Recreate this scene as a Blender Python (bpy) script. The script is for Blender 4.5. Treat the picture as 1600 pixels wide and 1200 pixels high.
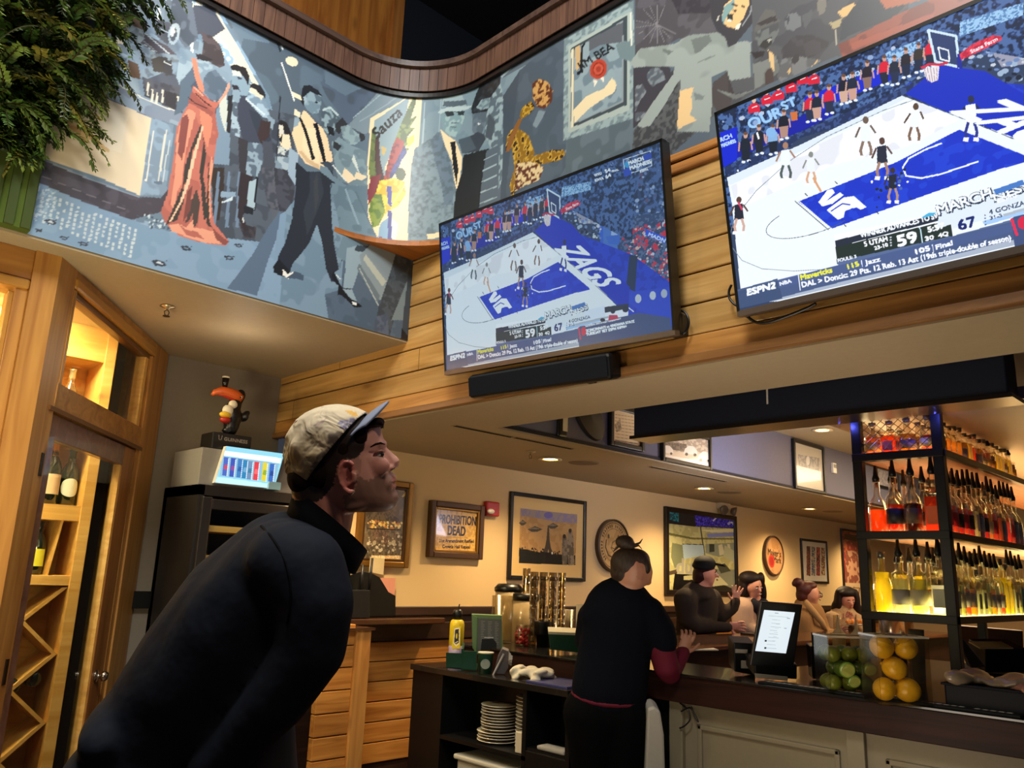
import bpy, bmesh, math, random
import numpy as np
from mathutils import Vector, Matrix
random.seed(7); rng = np.random.RandomState(7)
for o in list(bpy.data.objects): bpy.data.objects.remove(o)
sc = bpy.context.scene
COL = sc.collection
# ---------------------------------------------------------------- camera
FPX = 1250.0; CAMH = 1.55
_R = ((0.70893379, -0.18712883, -0.67999682), (-0.70431934, -0.13766866, -0.6964062), (0.03670343, 0.97264081, -0.22939642))
RM = Matrix(_R); CAM = Vector((0, 0, CAMH))
cd = bpy.data.cameras.new('camera'); cam = bpy.data.objects.new('camera', cd); COL.objects.link(cam)
cd.sensor_fit = 'HORIZONTAL'; cd.sensor_width = 36.0; cd.lens = 36.0 * FPX / 1600.0
cd.clip_start = 0.05; cd.clip_end = 100
cam.matrix_world = Matrix.Translation(CAM) @ RM.to_4x4()
sc.camera = cam
sc.view_settings.view_transform = 'Standard'; sc.view_settings.look = 'None'
sc.view_settings.gamma = 1; sc.view_settings.use_curve_mapping = False
sc.view_settings.exposure = 0.0
# ---------------------------------------------------------------- world, the lights of the place and a few added fills
w = bpy.data.worlds.new('world'); sc.world = w; w.use_nodes = True
w.node_tree.nodes['Background'].inputs[0].default_value = (0.75, 0.8, 1.0, 1)
w.node_tree.nodes['Background'].inputs[1].default_value = 0.045
def lamp(name, kind, loc, power, color, size=0.2, target=None, spot=90, blend=0.5, sy=None):
    d = bpy.data.lights.new(name, kind); d.energy = power; d.color = color
    if kind == 'AREA':
        d.size = size
        if sy: d.shape = 'RECTANGLE'; d.size_y = sy
    elif kind == 'SPOT':
        d.shadow_soft_size = size; d.spot_size = math.radians(spot); d.spot_blend = blend
    else: d.shadow_soft_size = size
    o = bpy.data.objects.new(name, d); COL.objects.link(o); o.location = loc
    if target is not None:
        o.rotation_euler = (Vector(target) - Vector(loc)).to_track_quat('-Z', 'Y').to_euler()
    return o
COOL = (0.88, 0.95, 1.0); WARM = (1.0, 0.72, 0.38); NEUT = (1.0, 0.88, 0.72)
# ceiling lights of the tall dining room that wash the mural
lamp('mural_wash_light', 'AREA', (0.2, 0.9, 5.6), 135, COOL, 1.2, (1.6, 3.65, 3.7), sy=1.2)
lamp('mural_wash_light_right', 'AREA', (-0.4, 1.0, 5.6), 75, NEUT, 1.2, (2.7, 1.2, 3.7), sy=1.2)
# warm downlights of the dining room ceiling, then an added head fill
lamp('dining_downlight', 'SPOT', (0.5, 2.6, 5.8), 190, (1.0, 0.80, 0.52), 0.12, (1.6, 3.3, 2.0), 70, 0.6)
lamp('dining_downlight_near', 'SPOT', (0.9, -0.2, 5.8), 80, (1.0, 0.82, 0.6), 0.15, (2.6, 2.2, 2.4), 80, 0.6)
lamp('head_fill_light', 'SPOT', (0.1, -1.0, 4.2), 120, (1.0, 0.82, 0.66), 0.25, (0.85, 1.35, 1.75), 16, 0.9)  # added narrow spot that brightens the man's face and neck
lamp('upper_level_light', 'POINT', (1.6, 4.9, 5.2), 22, (1.0, 0.62, 0.3), 0.2)
lamp('passage_light', 'POINT', (1.95, 4.2, 2.6), 3.0, (1.0, 0.85, 0.68), 0.15)
# added upward fill, imitates spill from the wine room windows on the soffit
lamp('soffit_spill_light', 'AREA', (0.1, 2.7, 1.5), 27, (1.0, 0.84, 0.52), 0.5, (0.9, 3.9, 2.85), sy=0.5)
# wine room
lamp('wine_room_light', 'AREA', (0.95, 4.40, 2.77), 48, (1.0, 0.86, 0.52), 0.25, (0.95, 4.9, 0.0), sy=0.25)
lamp('wine_cabinet_light', 'POINT', (1.16, 4.50, 1.60), 2.5, (1.0, 0.8, 0.4), 0.03)
lamp('wine_room_light_front', 'POINT', (0.1, 4.3, 2.5), 34, (1.0, 0.74, 0.34), 0.12)
# recessed downlights of the bar
for (x, y) in ((3.0, 4.2), (4.47, 4.13), (6.72, 4.19), (9.1, 4.26), (11.3, 4.26)):
    lamp('bar_downlight', 'SPOT', (x, y, 2.38), 140, WARM, 0.05, (x, y + 0.12, 0), 130, 0.9)
lamp('bar_downlight_inner', 'SPOT', (4.3, 2.05, 2.84), 22, WARM, 0.05, (4.3, 2.05, 0), 120, 0.8)
lamp('bar_room_light', 'AREA', (8.6, 2.0, 2.8), 120, (1.0, 0.72, 0.42), 2.5, (8.6, 2.2, 0.0), sy=1.4)
lamp('under_beam_fill', 'AREA', (2.3, 1.5, 0.9), 17, (1.0, 0.84, 0.66), 0.6, (2.95, 1.5, 2.4), sy=1.6)  # added unseen fill from below, lifts the underside of the beam
lamp('recess_up_light', 'AREA', (5.6, 2.6, 2.1), 18, (0.75, 0.78, 1.0), 0.8, (6.2, 3.45, 2.65), sy=0.4)
# ---------------------------------------------------------------- pixel -> place helpers
def ray(px, py):
    return (RM @ Vector((px - 800.0, -(py - 600.0), -FPX))).normalized()
def onp(px, py, P0, n):
    d = ray(px, py); t = (Vector(P0) - CAM).dot(Vector(n)) / d.dot(Vector(n)); return CAM + d * t
def onx(px, py, X): return onp(px, py, (X, 0, 0), (1, 0, 0))
def ony(px, py, Y): return onp(px, py, (0, Y, 0), (0, 1, 0))
def onz(px, py, Z): return onp(px, py, (0, 0, Z), (0, 0, 1))
FW = RM @ Vector((0, 0, -1)); RT = RM @ Vector((1, 0, 0)); UP = RM @ Vector((0, 1, 0))
def atd(px, py, d):
    r = ray(px, py); return CAM + r * (d / r.dot(FW))
def proj(P):
    v = RM.transposed() @ (Vector(P) - CAM); return (800 + FPX * v.x / -v.z, 600 - FPX * v.y / -v.z)
# ---------------------------------------------------------------- colours and materials
def s2l(c):
    return c / 12.92 if c <= 0.04045 else ((c + 0.055) / 1.055) ** 2.4
def hexc(h):
    h = h.lstrip('#')
    if len(h) == 3: h = ''.join(ch * 2 for ch in h)
    return tuple(s2l(int(h[i:i + 2], 16) / 255.0) for i in (0, 2, 4))
MATS = {}
def mat(name, col, rough=0.6, metal=0.0, emit=0.0, trans=0.0, alpha=1.0, coat=0.0, spec=None, bump=0.0, bscale=40.0, sheen=0.0):
    if name in MATS: return MATS[name]
    m = bpy.data.materials.new(name); m.use_nodes = True; nt = m.node_tree; b = nt.nodes['Principled BSDF']
    c = hexc(col) if isinstance(col, str) else col
    b.inputs['Base Color'].default_value = (*c, 1); b.inputs['Roughness'].default_value = rough
    b.inputs['Metallic'].default_value = metal
    if trans: b.inputs['Transmission Weight'].default_value = trans
    if coat: b.inputs['Coat Weight'].default_value = coat
    if sheen: b.inputs['Sheen Weight'].default_value = sheen
    if spec is None and rough >= .6 and not metal: spec = .2
    if spec is not None: b.inputs['Specular IOR Level'].default_value = spec
    if alpha < 1: b.inputs['Alpha'].default_value = alpha
    if emit: b.inputs['Emission Color'].default_value = (*c, 1); b.inputs['Emission Strength'].default_value = emit
    # a faint procedural variation so that no surface is a flat colour
    tc = nt.nodes.new('ShaderNodeTexCoord'); n = nt.nodes.new('ShaderNodeTexNoise'); n.inputs['Scale'].default_value = bscale
    n.inputs['Detail'].default_value = 3
    nt.links.new(tc.outputs['Object'], n.inputs['Vector'])
    if bump:
        bp = nt.nodes.new('ShaderNodeBump'); bp.inputs['Strength'].default_value = bump; bp.inputs['Distance'].default_value = 0.01
        nt.links.new(n.outputs['Fac'], bp.inputs['Height']); nt.links.new(bp.outputs['Normal'], b.inputs['Normal'])
    elif not emit:
        mx = nt.nodes.new('ShaderNodeMixRGB'); mx.blend_type = 'MULTIPLY'; mx.inputs['Fac'].default_value = 0.12
        mx.inputs['Color1'].default_value = (*c, 1); nt.links.new(n.outputs['Fac'], mx.inputs['Color2'])
        nt.links.new(mx.outputs['Color'], b.inputs['Base Color'])
    MATS[name] = m; return m
def wood(name, c1, c2, axis='X', scale=1.0, rough=0.5, knots='#5a3212', kn=0.5, plank=None, paxis='Z', coat=0.0):
    """wood with grain along an axis, sparse knots and optional plank-to-plank tone"""
    if name in MATS: return MATS[name]
    m = bpy.data.materials.new(name); m.use_nodes = True; nt = m.node_tree; N = nt.nodes; L = nt.links; b = N['Principled BSDF']
    tc = N.new('ShaderNodeTexCoord'); mp = N.new('ShaderNodeMapping'); L.new(tc.outputs['Object'], mp.inputs['Vector'])
    s = {'X': (0.6, 9, 9), 'Y': (9, 0.6, 9), 'Z': (9, 9, 0.6)}[axis]; mp.inputs['Scale'].default_value = [v * scale for v in s]
    n = N.new('ShaderNodeTexNoise'); n.inputs['Scale'].default_value = 2.2; n.inputs['Detail'].default_value = 6; n.inputs['Distortion'].default_value = 1.2
    L.new(mp.outputs['Vector'], n.inputs['Vector'])
    cr = N.new('ShaderNodeValToRGB'); cr.color_ramp.elements[0].position = 0.32; cr.color_ramp.elements[1].position = 0.68
    cr.color_ramp.elements[0].color = (*hexc(c2), 1); cr.color_ramp.elements[1].color = (*hexc(c1), 1); L.new(n.outputs['Fac'], cr.inputs['Fac'])
    # knots
    mk = N.new('ShaderNodeMapping'); L.new(tc.outputs['Object'], mk.inputs['Vector'])
    ks = {'X': (1.6, 4.2, 4.2), 'Y': (4.2, 1.6, 4.2), 'Z': (4.2, 4.2, 1.6)}[axis]; mk.inputs['Scale'].default_value = [v * scale for v in ks]
    vo = N.new('ShaderNodeTexVoronoi'); vo.inputs['Scale'].default_value = 1.25; L.new(mk.outputs['Vector'], vo.inputs['Vector'])
    kr = N.new('ShaderNodeValToRGB'); kr.color_ramp.elements[0].position = 0.045; kr.color_ramp.elements[1].position = 0.13
    kr.color_ramp.elements[0].color = (kn, kn, kn, 1); kr.color_ramp.elements[1].color = (0, 0, 0, 1); L.new(vo.outputs['Distance'], kr.inputs['Fac'])
    mx = N.new('ShaderNodeMixRGB'); L.new(kr.outputs['Color'], mx.inputs['Fac']); L.new(cr.outputs['Color'], mx.inputs['Color1']); mx.inputs['Color2'].default_value = (*hexc(knots), 1)
    out = mx.outputs['Color']
    if plank:
        sp = N.new('ShaderNodeSeparateXYZ'); L.new(tc.outputs['Object'], sp.inputs[0])
        dv = N.new('ShaderNodeMath'); dv.operation = 'DIVIDE'; dv.inputs[1].default_value = plank; L.new(sp.outputs[paxis], dv.inputs[0])
        fl = N.new('ShaderNodeMath'); fl.operation = 'FLOOR'; L.new(dv.outputs[0], fl.inputs[0])
        wn = N.new('ShaderNodeTexWhiteNoise'); wn.noise_dimensions = '1D'; L.new(fl.outputs[0], wn.inputs['W'])
        mr = N.new('ShaderNodeMapRange'); mr.inputs['To Min'].default_value = 0.84; mr.inputs['To Max'].default_value = 1.08; L.new(wn.outputs['Value'], mr.inputs['Value'])
        hs = N.new('ShaderNodeHueSaturation'); L.new(mr.outputs[0], hs.inputs['Value']); L.new(out, hs.inputs['Color']); out = hs.outputs['Color']
    L.new(out, b.inputs['Base Color']); b.inputs['Roughness'].default_value = rough; b.inputs['Coat Weight'].default_value = coat
    bp = N.new('ShaderNodeBump'); bp.inputs['Strength'].default_value = 0.12; bp.inputs['Distance'].default_value = 0.004
    L.new(n.outputs['Fac'], bp.inputs['Height']); L.new(bp.outputs['Normal'], b.inputs['Normal'])
    MATS[name] = m; return m
def glass(name, col='#ffffff', rough=0.02, ior=1.45, mixf=0.75):
    """clear pane or tumbler: part transparent, part glossy, so that the light passes"""
    if name in MATS: return MATS[name]
    m = bpy.data.materials.new(name); m.use_nodes = True; nt = m.node_tree; N = nt.nodes; L = nt.links
    N.remove(N['Principled BSDF']); out = N['Material Output']
    t = N.new('ShaderNodeBsdfTransparent'); t.inputs['Color'].default_value = (*hexc(col), 1)
    g = N.new('ShaderNodeBsdfGlossy'); g.inputs['Roughness'].default_value = rough
    fr = N.new('ShaderNodeLayerWeight'); fr.inputs['Blend'].default_value = 1 - mixf
    mx = N.new('ShaderNodeMixShader'); L.new(fr.outputs['Facing'], mx.inputs['Fac']); L.new(t.outputs[0], mx.inputs[1]); L.new(g.outputs[0], mx.inputs[2])
    L.new(mx.outputs[0], out.inputs['Surface']); MATS[name] = m; return m
def liquid(name, col, glow=0.55):
    """coloured spirit in a bottle: lets light from the lit shelf through"""
    if name in MATS: return MATS[name]
    m = bpy.data.materials.new(name); m.use_nodes = True; nt = m.node_tree; N = nt.nodes; L = nt.links
    N.remove(N['Principled BSDF']); out = N['Material Output']
    t = N.new('ShaderNodeBsdfTranslucent'); t.inputs['Color'].default_value = (*hexc(col), 1)
    tp = N.new('ShaderNodeBsdfTransparent'); c = hexc(col); tp.inputs['Color'].default_value = (*[min(1, v * 1.1 + 0.03) for v in c], 1)
    g = N.new('ShaderNodeBsdfGlossy'); g.inputs['Roughness'].default_value = 0.12
    m1 = N.new('ShaderNodeMixShader'); m1.inputs['Fac'].default_value = 1 - glow; L.new(t.outputs[0], m1.inputs[1]); L.new(tp.outputs[0], m1.inputs[2])
    m2 = N.new('ShaderNodeMixShader'); m2.inputs['Fac'].default_value = 0.12; L.new(m1.outputs[0], m2.inputs[1]); L.new(g.outputs[0], m2.inputs[2])
    L.new(m2.outputs[0], out.inputs['Surface']); MATS[name] = m; return m
def vcol_mat(name, rough=0.6, emit=0.0, gain=1.0, coat=0.0, tint=(1, 1, 1), lift=None, bump=0):
    if name in MATS: return MATS[name]
    m = bpy.data.materials.new(name); m.use_nodes = True; nt = m.node_tree; b = nt.nodes['Principled BSDF']
    a = nt.nodes.new('ShaderNodeAttribute'); a.attribute_name = 'paint'
    mx = nt.nodes.new('ShaderNodeMixRGB'); mx.blend_type = 'MULTIPLY'; mx.inputs['Fac'].default_value = 1
    mx.inputs['Color2'].default_value = (gain * tint[0], gain * tint[1], gain * tint[2], 1); nt.links.new(a.outputs['Color'], mx.inputs['Color1'])
    if lift:
        ad = nt.nodes.new('ShaderNodeMixRGB'); ad.blend_type = 'ADD'; ad.inputs['Fac'].default_value = 1; ad.inputs['Color2'].default_value = (*lift, 1); nt.links.new(mx.outputs['Color'], ad.inputs['Color1']); mx = ad
    if bump:
        tc = nt.nodes.new('ShaderNodeTexCoord'); n = nt.nodes.new('ShaderNodeTexNoise'); n.inputs['Scale'].default_value = bump; n.inputs['Distortion'].default_value = 1.5; nt.links.new(tc.outputs['Object'], n.inputs['Vector']); bp = nt.nodes.new('ShaderNodeBump'); bp.inputs['Strength'].default_value = 1.0; bp.inputs['Distance'].default_value = 0.012; nt.links.new(n.outputs['Fac'], bp.inputs['Height']); nt.links.new(bp.outputs['Normal'], b.inputs['Normal'])
    if emit:
        b.inputs['Base Color'].default_value = (0.01, 0.01, 0.01, 1)
        nt.links.new(mx.outputs['Color'], b.inputs['Emission Color']); b.inputs['Emission Strength'].default_value = emit
    else: nt.links.new(mx.outputs['Color'], b.inputs['Base Color'])
    b.inputs['Roughness'].default_value = rough; b.inputs['Coat Weight'].default_value = coat
    MATS[name] = m; return m
# ---------------------------------------------------------------- objects
def tag(o, label=None, cat=None, group=None, kind=None):
    if label: o['label'] = label
    if cat: o['category'] = cat
    if group: o['group'] = group
    if kind: o['kind'] = kind
    return o
def thing(name, label, cat, loc=(0, 0, 0), rz=0.0, group=None):
    o = bpy.data.objects.new(name, None); COL.objects.link(o); o.location = loc; o.rotation_euler = (0, 0, rz)
    o.empty_display_size = 0.05
    return tag(o, label, cat, group)
def off(p):
    """world offset of a parent built without rotation"""
    v = Vector((0, 0, 0))
    while p is not None: v += p.location; p = p.parent
    return v
class MB:
    def __init__(s): s.v = []; s.f = []
    def add(s, vs, fs):
        n = len(s.v); s.v += [tuple(v) for v in vs]; s.f += [tuple(i + n for i in f) for f in fs]; return s
    def box(s, x0, y0, z0, x1, y1, z1):
        x0, x1 = sorted((x0, x1)); y0, y1 = sorted((y0, y1)); z0, z1 = sorted((z0, z1))
        v = [(x0, y0, z0), (x1, y0, z0), (x1, y1, z0), (x0, y1, z0), (x0, y0, z1), (x1, y0, z1), (x1, y1, z1), (x0, y1, z1)]
        return s.add(v, [(0, 3, 2, 1), (4, 5, 6, 7), (0, 1, 5, 4), (1, 2, 6, 5), (2, 3, 7, 6), (3, 0, 4, 7)])
    def obox(s, c, ux, uy, uz):
        """box from centre and three half-extent vectors"""
        c = Vector(c); ux = Vector(ux); uy = Vector(uy); uz = Vector(uz); v = []
        for k in (-1, 1):
            for (i, j) in ((-1, -1), (1, -1), (1, 1), (-1, 1)): v.append(c + ux * i + uy * j + uz * k)
        return s.add(v, [(0, 3, 2, 1), (4, 5, 6, 7), (0, 1, 5, 4), (1, 2, 6, 5), (2, 3, 7, 6), (3, 0, 4, 7)])
    def prism(s, pts, d):
        pts = [Vector(p) for p in pts]; d = Vector(d); n = len(pts)
        fs = [tuple(range(n))[::-1], tuple(range(n, 2 * n))] + [(i, (i + 1) % n, n + (i + 1) % n, n + i) for i in range(n)]
        return s.add(pts + [p + d for p in pts], fs)
    def lathe(s, prof, c=(0, 0, 0), n=20, ax=None, sx=1.0, sy=1.0):
        """profile [(radius, height)] about the vertical through c (or about a given axis frame)"""
        c = Vector(c)
        if ax is None: X, Y, Z = Vector((1, 0, 0)), Vector((0, 1, 0)), Vector((0, 0, 1))
        else:
            Z = Vector(ax).normalized(); X = Z.orthogonal().normalized(); Y = Z.cross(X)
        vs = []
        for (r, h) in prof:
            for i in range(n):
                a = 2 * math.pi * i / n; vs.append(c + X * (r * sx * math.cos(a)) + Y * (r * sy * math.sin(a)) + Z * h)
        fs = []
        for k in range(len(prof) - 1):
            for i in range(n):
                j = (i + 1) % n; fs.append((k * n + i, k * n + j, (k + 1) * n + j, (k + 1) * n + i))
        if prof[0][0] > 1e-5: fs.append(tuple(range(n))[::-1])
        if prof[-1][0] > 1e-5: fs.append(tuple(range((len(prof) - 1) * n, len(prof) * n)))
        return s.add(vs, fs)
    def tube(s, pts, r, n=8):
        pts = [Vector(p) for p in pts]; rs = r if isinstance(r, (list, tuple)) else [r] * len(pts)
        prev = None; vs = []
        for i, p in enumerate(pts):
            t = (pts[min(i + 1, len(pts) - 1)] - pts[max(i - 1, 0)]).normalized()
            u = t.orthogonal().normalized() if prev is None else (prev - t * prev.dot(t)).normalized()
            prev = u; v = t.cross(u)
            for k in range(n):
                a = 2 * math.pi * k / n; vs.append(p + (u * math.cos(a) + v * math.sin(a)) * rs[i])
        fs = []
        for i in range(len(pts) - 1):
            for k in range(n):
                j = (k + 1) % n; fs.append((i * n + k, i * n + j, (i + 1) * n + j, (i + 1) * n + k))
        fs.append(tuple(range(n))[::-1]); fs.append(tuple(range((len(pts) - 1) * n, len(pts) * n)))
        return s.add(vs, fs)
    def ball(s, c, r, nu=14, nv=10, rot=None):
        """ellipsoid, r = radius or (rx, ry, rz), rot = 3x3"""
        if not isinstance(r, (tuple, list, Vector)): r = (r, r, r)
        c = Vector(c); vs = []; fs = []
        for j in range(1, nv):
            ph = math.pi * j / nv
            for i in range(nu):
                th = 2 * math.pi * i / nu; q = Vector((r[0] * math.sin(ph) * math.cos(th), r[1] * math.sin(ph) * math.sin(th), r[2] * math.cos(ph)))
                vs.append(c + (rot @ q if rot else q))
        top = Vector((0, 0, r[2])); bot = Vector((0, 0, -r[2]))
        vs.append(c + (rot @ top if rot else top)); vs.append(c + (rot @ bot if rot else bot)); T = len(vs) - 2; B = T + 1
        for i in range(nu):
            k = (i + 1) % nu; fs.append((T, i, k)); fs.append((B, (nv - 2) * nu + k, (nv - 2) * nu + i))
            for j in range(nv - 2): fs.append((j * nu + i, (j + 1) * nu + i, (j + 1) * nu + k, j * nu + k))
        return s.add(vs, fs)
    def build(s, name, m=None, parent=None, smooth=False, bevel=0.0, label=None, local=False, fix=True):
        me = bpy.data.meshes.new(name); o = bpy.data.objects.new(name, me)
        d = Vector((0, 0, 0)) if (parent is None or local) else off(parent)
        me.from_pydata([(v[0] - d.x, v[1] - d.y, v[2] - d.z) for v in s.v], [], s.f); me.update()
        if fix:
            bm = bmesh.new(); bm.from_mesh(me); bmesh.ops.recalc_face_normals(bm, faces=bm.faces); bm.to_mesh(me); bm.free()
        if smooth:
            me.polygons.foreach_set('use_smooth', [True] * len(me.polygons))
        if m: me.materials.append(m)
        COL.objects.link(o)
        if parent is not None: o.parent = parent
        if bevel:
            b = o.modifiers.new('bevel', 'BEVEL'); b.width = bevel; b.segments = 2; b.limit_method = 'ANGLE'
        if label: o['label'] = label
        return o
def struct(name, mb, m, parent=None, **k):
    o = mb.build(name, m, parent, **k)
    if parent is None: o['kind'] = 'structure'
    return o
def single(name, mb, m, label, cat, group=None, **k):
    """a thing that is one mesh, its origin at the base"""
    xs = [v[0] for v in mb.v]; ys = [v[1] for v in mb.v]; zs = [v[2] for v in mb.v]
    c = Vector(((min(xs) + max(xs)) / 2, (min(ys) + max(ys)) / 2, min(zs)))
    mb.v = [(v[0] - c.x, v[1] - c.y, v[2] - c.z) for v in mb.v]
    o = mb.build(name, m, None, **k); o.location = c
    return tag(o, label, cat, group)
def bake(o, keep_mat=True):
    """apply the modifiers of an object into its mesh"""
    dg = bpy.context.evaluated_depsgraph_get(); dg.update(); e = o.evaluated_get(dg)
    me = bpy.data.meshes.new_from_object(e); o.modifiers.clear(); o.data = me; return o
def fuse(mb, name, m, parent=None, voxel=0.01, smooth=6, fac=0.6, label=None):
    """fuse overlapping masses into one continuous surface"""
    o = mb.build(name, m, parent)
    r = o.modifiers.new('r', 'REMESH'); r.mode = 'VOXEL'; r.voxel_size = voxel
    s = o.modifiers.new('s', 'SMOOTH'); s.iterations = smooth; s.factor = fac
    bake(o)
    o.data.polygons.foreach_set('use_smooth', [True] * len(o.data.polygons))
    if m and not o.data.materials: o.data.materials.append(m)
    if label: o['label'] = label
    return o
def dup(root, loc=None, rz=None, label=None, group=None):
    r = root.copy(); COL.objects.link(r)
    if loc is not None: r.location = loc
    if rz is not None: r.rotation_euler = (0, 0, rz)
    if label: r['label'] = label
    if group: r['group'] = group
    for ch in list(root.children):
        c = ch.copy(); COL.objects.link(c); c.parent = r
        for g in ch.children:
            d = g.copy(); COL.objects.link(d); d.parent = c
    return r
def lerp(a, b, t): return Vector(a) * (1 - t) + Vector(b) * t
# ---------------------------------------------------------------- painted surfaces: pictures, murals and screens kept as fine coloured meshes
_ncache = {}
def vnoise(W, H, cell, seed=0, octs=2):
    key = (W, H, cell, seed, octs)
    if key in _ncache: return _ncache[key]
    out = np.zeros((H, W)); amp = 1.0; tot = 0
    for o in range(octs):
        c = max(1.5, cell / (2 ** o)); gw = int(W / c) + 3; gh = int(H / c) + 3
        g = np.random.RandomState(seed * 17 + o).rand(gh, gw)
        y = np.arange(H) / c; x = np.arange(W) / c
        yi = y.astype(int); xi = x.astype(int); fy = (y - yi)[:, None]; fx = (x - xi)[None, :]
        fy = fy * fy * (3 - 2 * fy); fx = fx * fx * (3 - 2 * fx)
        a = g[yi][:, xi]; b = g[yi][:, xi + 1]; c2 = g[yi + 1][:, xi]; d = g[yi + 1][:, xi + 1]
        out += amp * ((a * (1 - fx) + b * fx) * (1 - fy) + (c2 * (1 - fx) + d * fx) * fy); tot += amp; amp *= 0.55
    out /= tot; _ncache[key] = out; return out
_tc = {}
def text_tris(s):
    if s in _tc: return _tc[s]
    cu = bpy.data.curves.new('t', 'FONT'); cu.body = s; cu.size = 1.0; cu.resolution_u = 3; cu.offset = 0.0
    o = bpy.data.objects.new('t', cu); COL.objects.link(o)
    dg = bpy.context.evaluated_depsgraph_get(); dg.update(); me = bpy.data.meshes.new_from_object(o.evaluated_get(dg)); me.calc_loop_triangles()
    V = [(v.co.x, v.co.y) for v in me.vertices]; T = [tuple(t.vertices) for t in me.loop_triangles]
    bpy.data.objects.remove(o); bpy.data.curves.remove(cu)
    xs = [v[0] for v in V] or [0, 1]; r = (V, T, min(xs), max(xs)); _tc[s] = r; return r
class Canvas:
    def __init__(s, W, H, to=None, base='#808080'):
        s.W, s.H = W, H; s.to = to or (lambda x, y: (x, y)); s.c = np.zeros((H, W, 3)); s.c[:] = s.col(base); s.sd = 1; s.clip = None
    @staticmethod
    def col(h):
        h = h.lstrip('#')
        if len(h) == 3: h = ''.join(c * 2 for c in h)
        return np.array([int(h[i:i + 2], 16) / 255.0 for i in (0, 2, 4)])
    def mask(s, pts):
        """inside test in canvas coordinates; returns slices and mask"""
        X = np.array([p[0] for p in pts]); Y = np.array([p[1] for p in pts])
        x0 = max(0, int(math.floor(X.min()))); x1 = min(s.W, int(math.ceil(X.max())) + 1)
        y0 = max(0, int(math.floor(Y.min()))); y1 = min(s.H, int(math.ceil(Y.max())) + 1)
        if x0 >= x1 or y0 >= y1: return None
        gx = np.arange(x0, x1)[None, :].astype(float); gy = np.arange(y0, y1)[:, None].astype(float); m = np.zeros((y1 - y0, x1 - x0), bool)
        n = len(pts)
        for i in range(n):
            xa, ya = X[i], Y[i]; xb, yb = X[(i + 1) % n], Y[(i + 1) % n]
            if ya == yb: continue
            cond = ((ya > gy) != (yb > gy)); m ^= cond & (gx < (xb - xa) * (gy - ya) / (yb - ya) + xa)
        return (slice(y0, y1), slice(x0, x1), m)
    def put(s, r, color):
        if r is None: return
        ys, xs, m = r
        if isinstance(color, (tuple, list)) and isinstance(color[0], str):
            # posterised mix: (hexA, hexB, cell, amount of B[, hexC, amount])
            s.sd += 1; n = vnoise(s.W, s.H, color[2], (s.sd * 7) % 23)[ys, xs]
            q = np.sort(n.ravel())
            th = q[int((1 - color[3]) * (len(q) - 1))]
            k = np.clip((n - th) * (9 if color[2] <= 5 else 26) + .5, 0, 1)[..., None]; base = s.col(color[1]) * k + s.col(color[0]) * (1 - k)
            if len(color) > 4:
                th2 = q[int(color[5] * (len(q) - 1))]; base = np.where((n < th2)[..., None], s.col(color[4]), base)
            s.c[ys, xs][m] = base[m]
        else: s.c[ys, xs][m] = s.col(color)
    def pts(s, f):
        if isinstance(f, str): f = [float(a) for a in f.replace(',', ' ').split()]
        return [s.to(f[i], f[i + 1]) for i in range(0, len(f) - 1, 2)]
    def P(s, color, f): s.put(s.mask(s.pts(f)), color)
    def E(s, color, cx, cy, rx, ry, rot=0, n=28):
        a = math.radians(rot); f = []
        for i in range(n):
            t = 2 * math.pi * i / n; u = rx * math.cos(t); v = ry * math.sin(t)
            f += [cx + u * math.cos(a) - v * math.sin(a), cy + u * math.sin(a) + v * math.cos(a)]
        s.P(color, f)
    def L(s, color, f, wd):
        if isinstance(f, str): f = [float(a) for a in f.replace(',', ' ').split()]
        for i in range(0, len(f) - 3, 2):
            ax, ay, bx, by = f[i:i + 4]; d = math.hypot(bx - ax, by - ay) or 1; nx, ny = -(by - ay) / d * wd / 2, (bx - ax) / d * wd / 2
            ex, ey = (bx - ax) / d * wd * 0.2, (by - ay) / d * wd * 0.2
            s.P(color, [ax + nx - ex, ay + ny - ey, bx + nx + ex, by + ny + ey, bx - nx + ex, by - ny + ey, ax - nx - ex, ay - ny - ey])
    def T(s, color, text, x0, y0, x1, y1, h, shear=0.0, bold=0.0, up=None):
        """text along the baseline (x0,y0)-(x1,y1), capital height h"""
        V, T, a, b = text_tris(text); L = b - a or 1; dx, dy = (x1 - x0) / L, (y1 - y0) / L
        ln = math.hypot(x1 - x0, y1 - y0) or 1
        ux, uy = ((y1 - y0) / ln, -(x1 - x0) / ln) if up is None else up
        k = h / 0.73; q = []
        for (x, y) in V:
            t = x - a; q.append((x0 + dx * t + ux * y * k + (x1 - x0) / ln * shear * y * k, y0 + dy * t + uy * y * k + (y1 - y0) / ln * shear * y * k))
        offs = [(0, 0)] if not bold else [(0, 0), (bold, 0), (0, bold), (bold, bold)]
        for (ox, oy) in offs:
            for t in T:
                s.P(color, [c for i in t for c in (q[i][0] + ox, q[i][1] + oy)])
    def shade(s, f, color, amt):
        """blend a colour over an area"""
        r = s.mask(s.pts(f))
        if r is None: return
        ys, xs, m = r; v = s.c[ys, xs]; v[m] = v[m] * (1 - amt) + s.col(color) * amt
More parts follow.
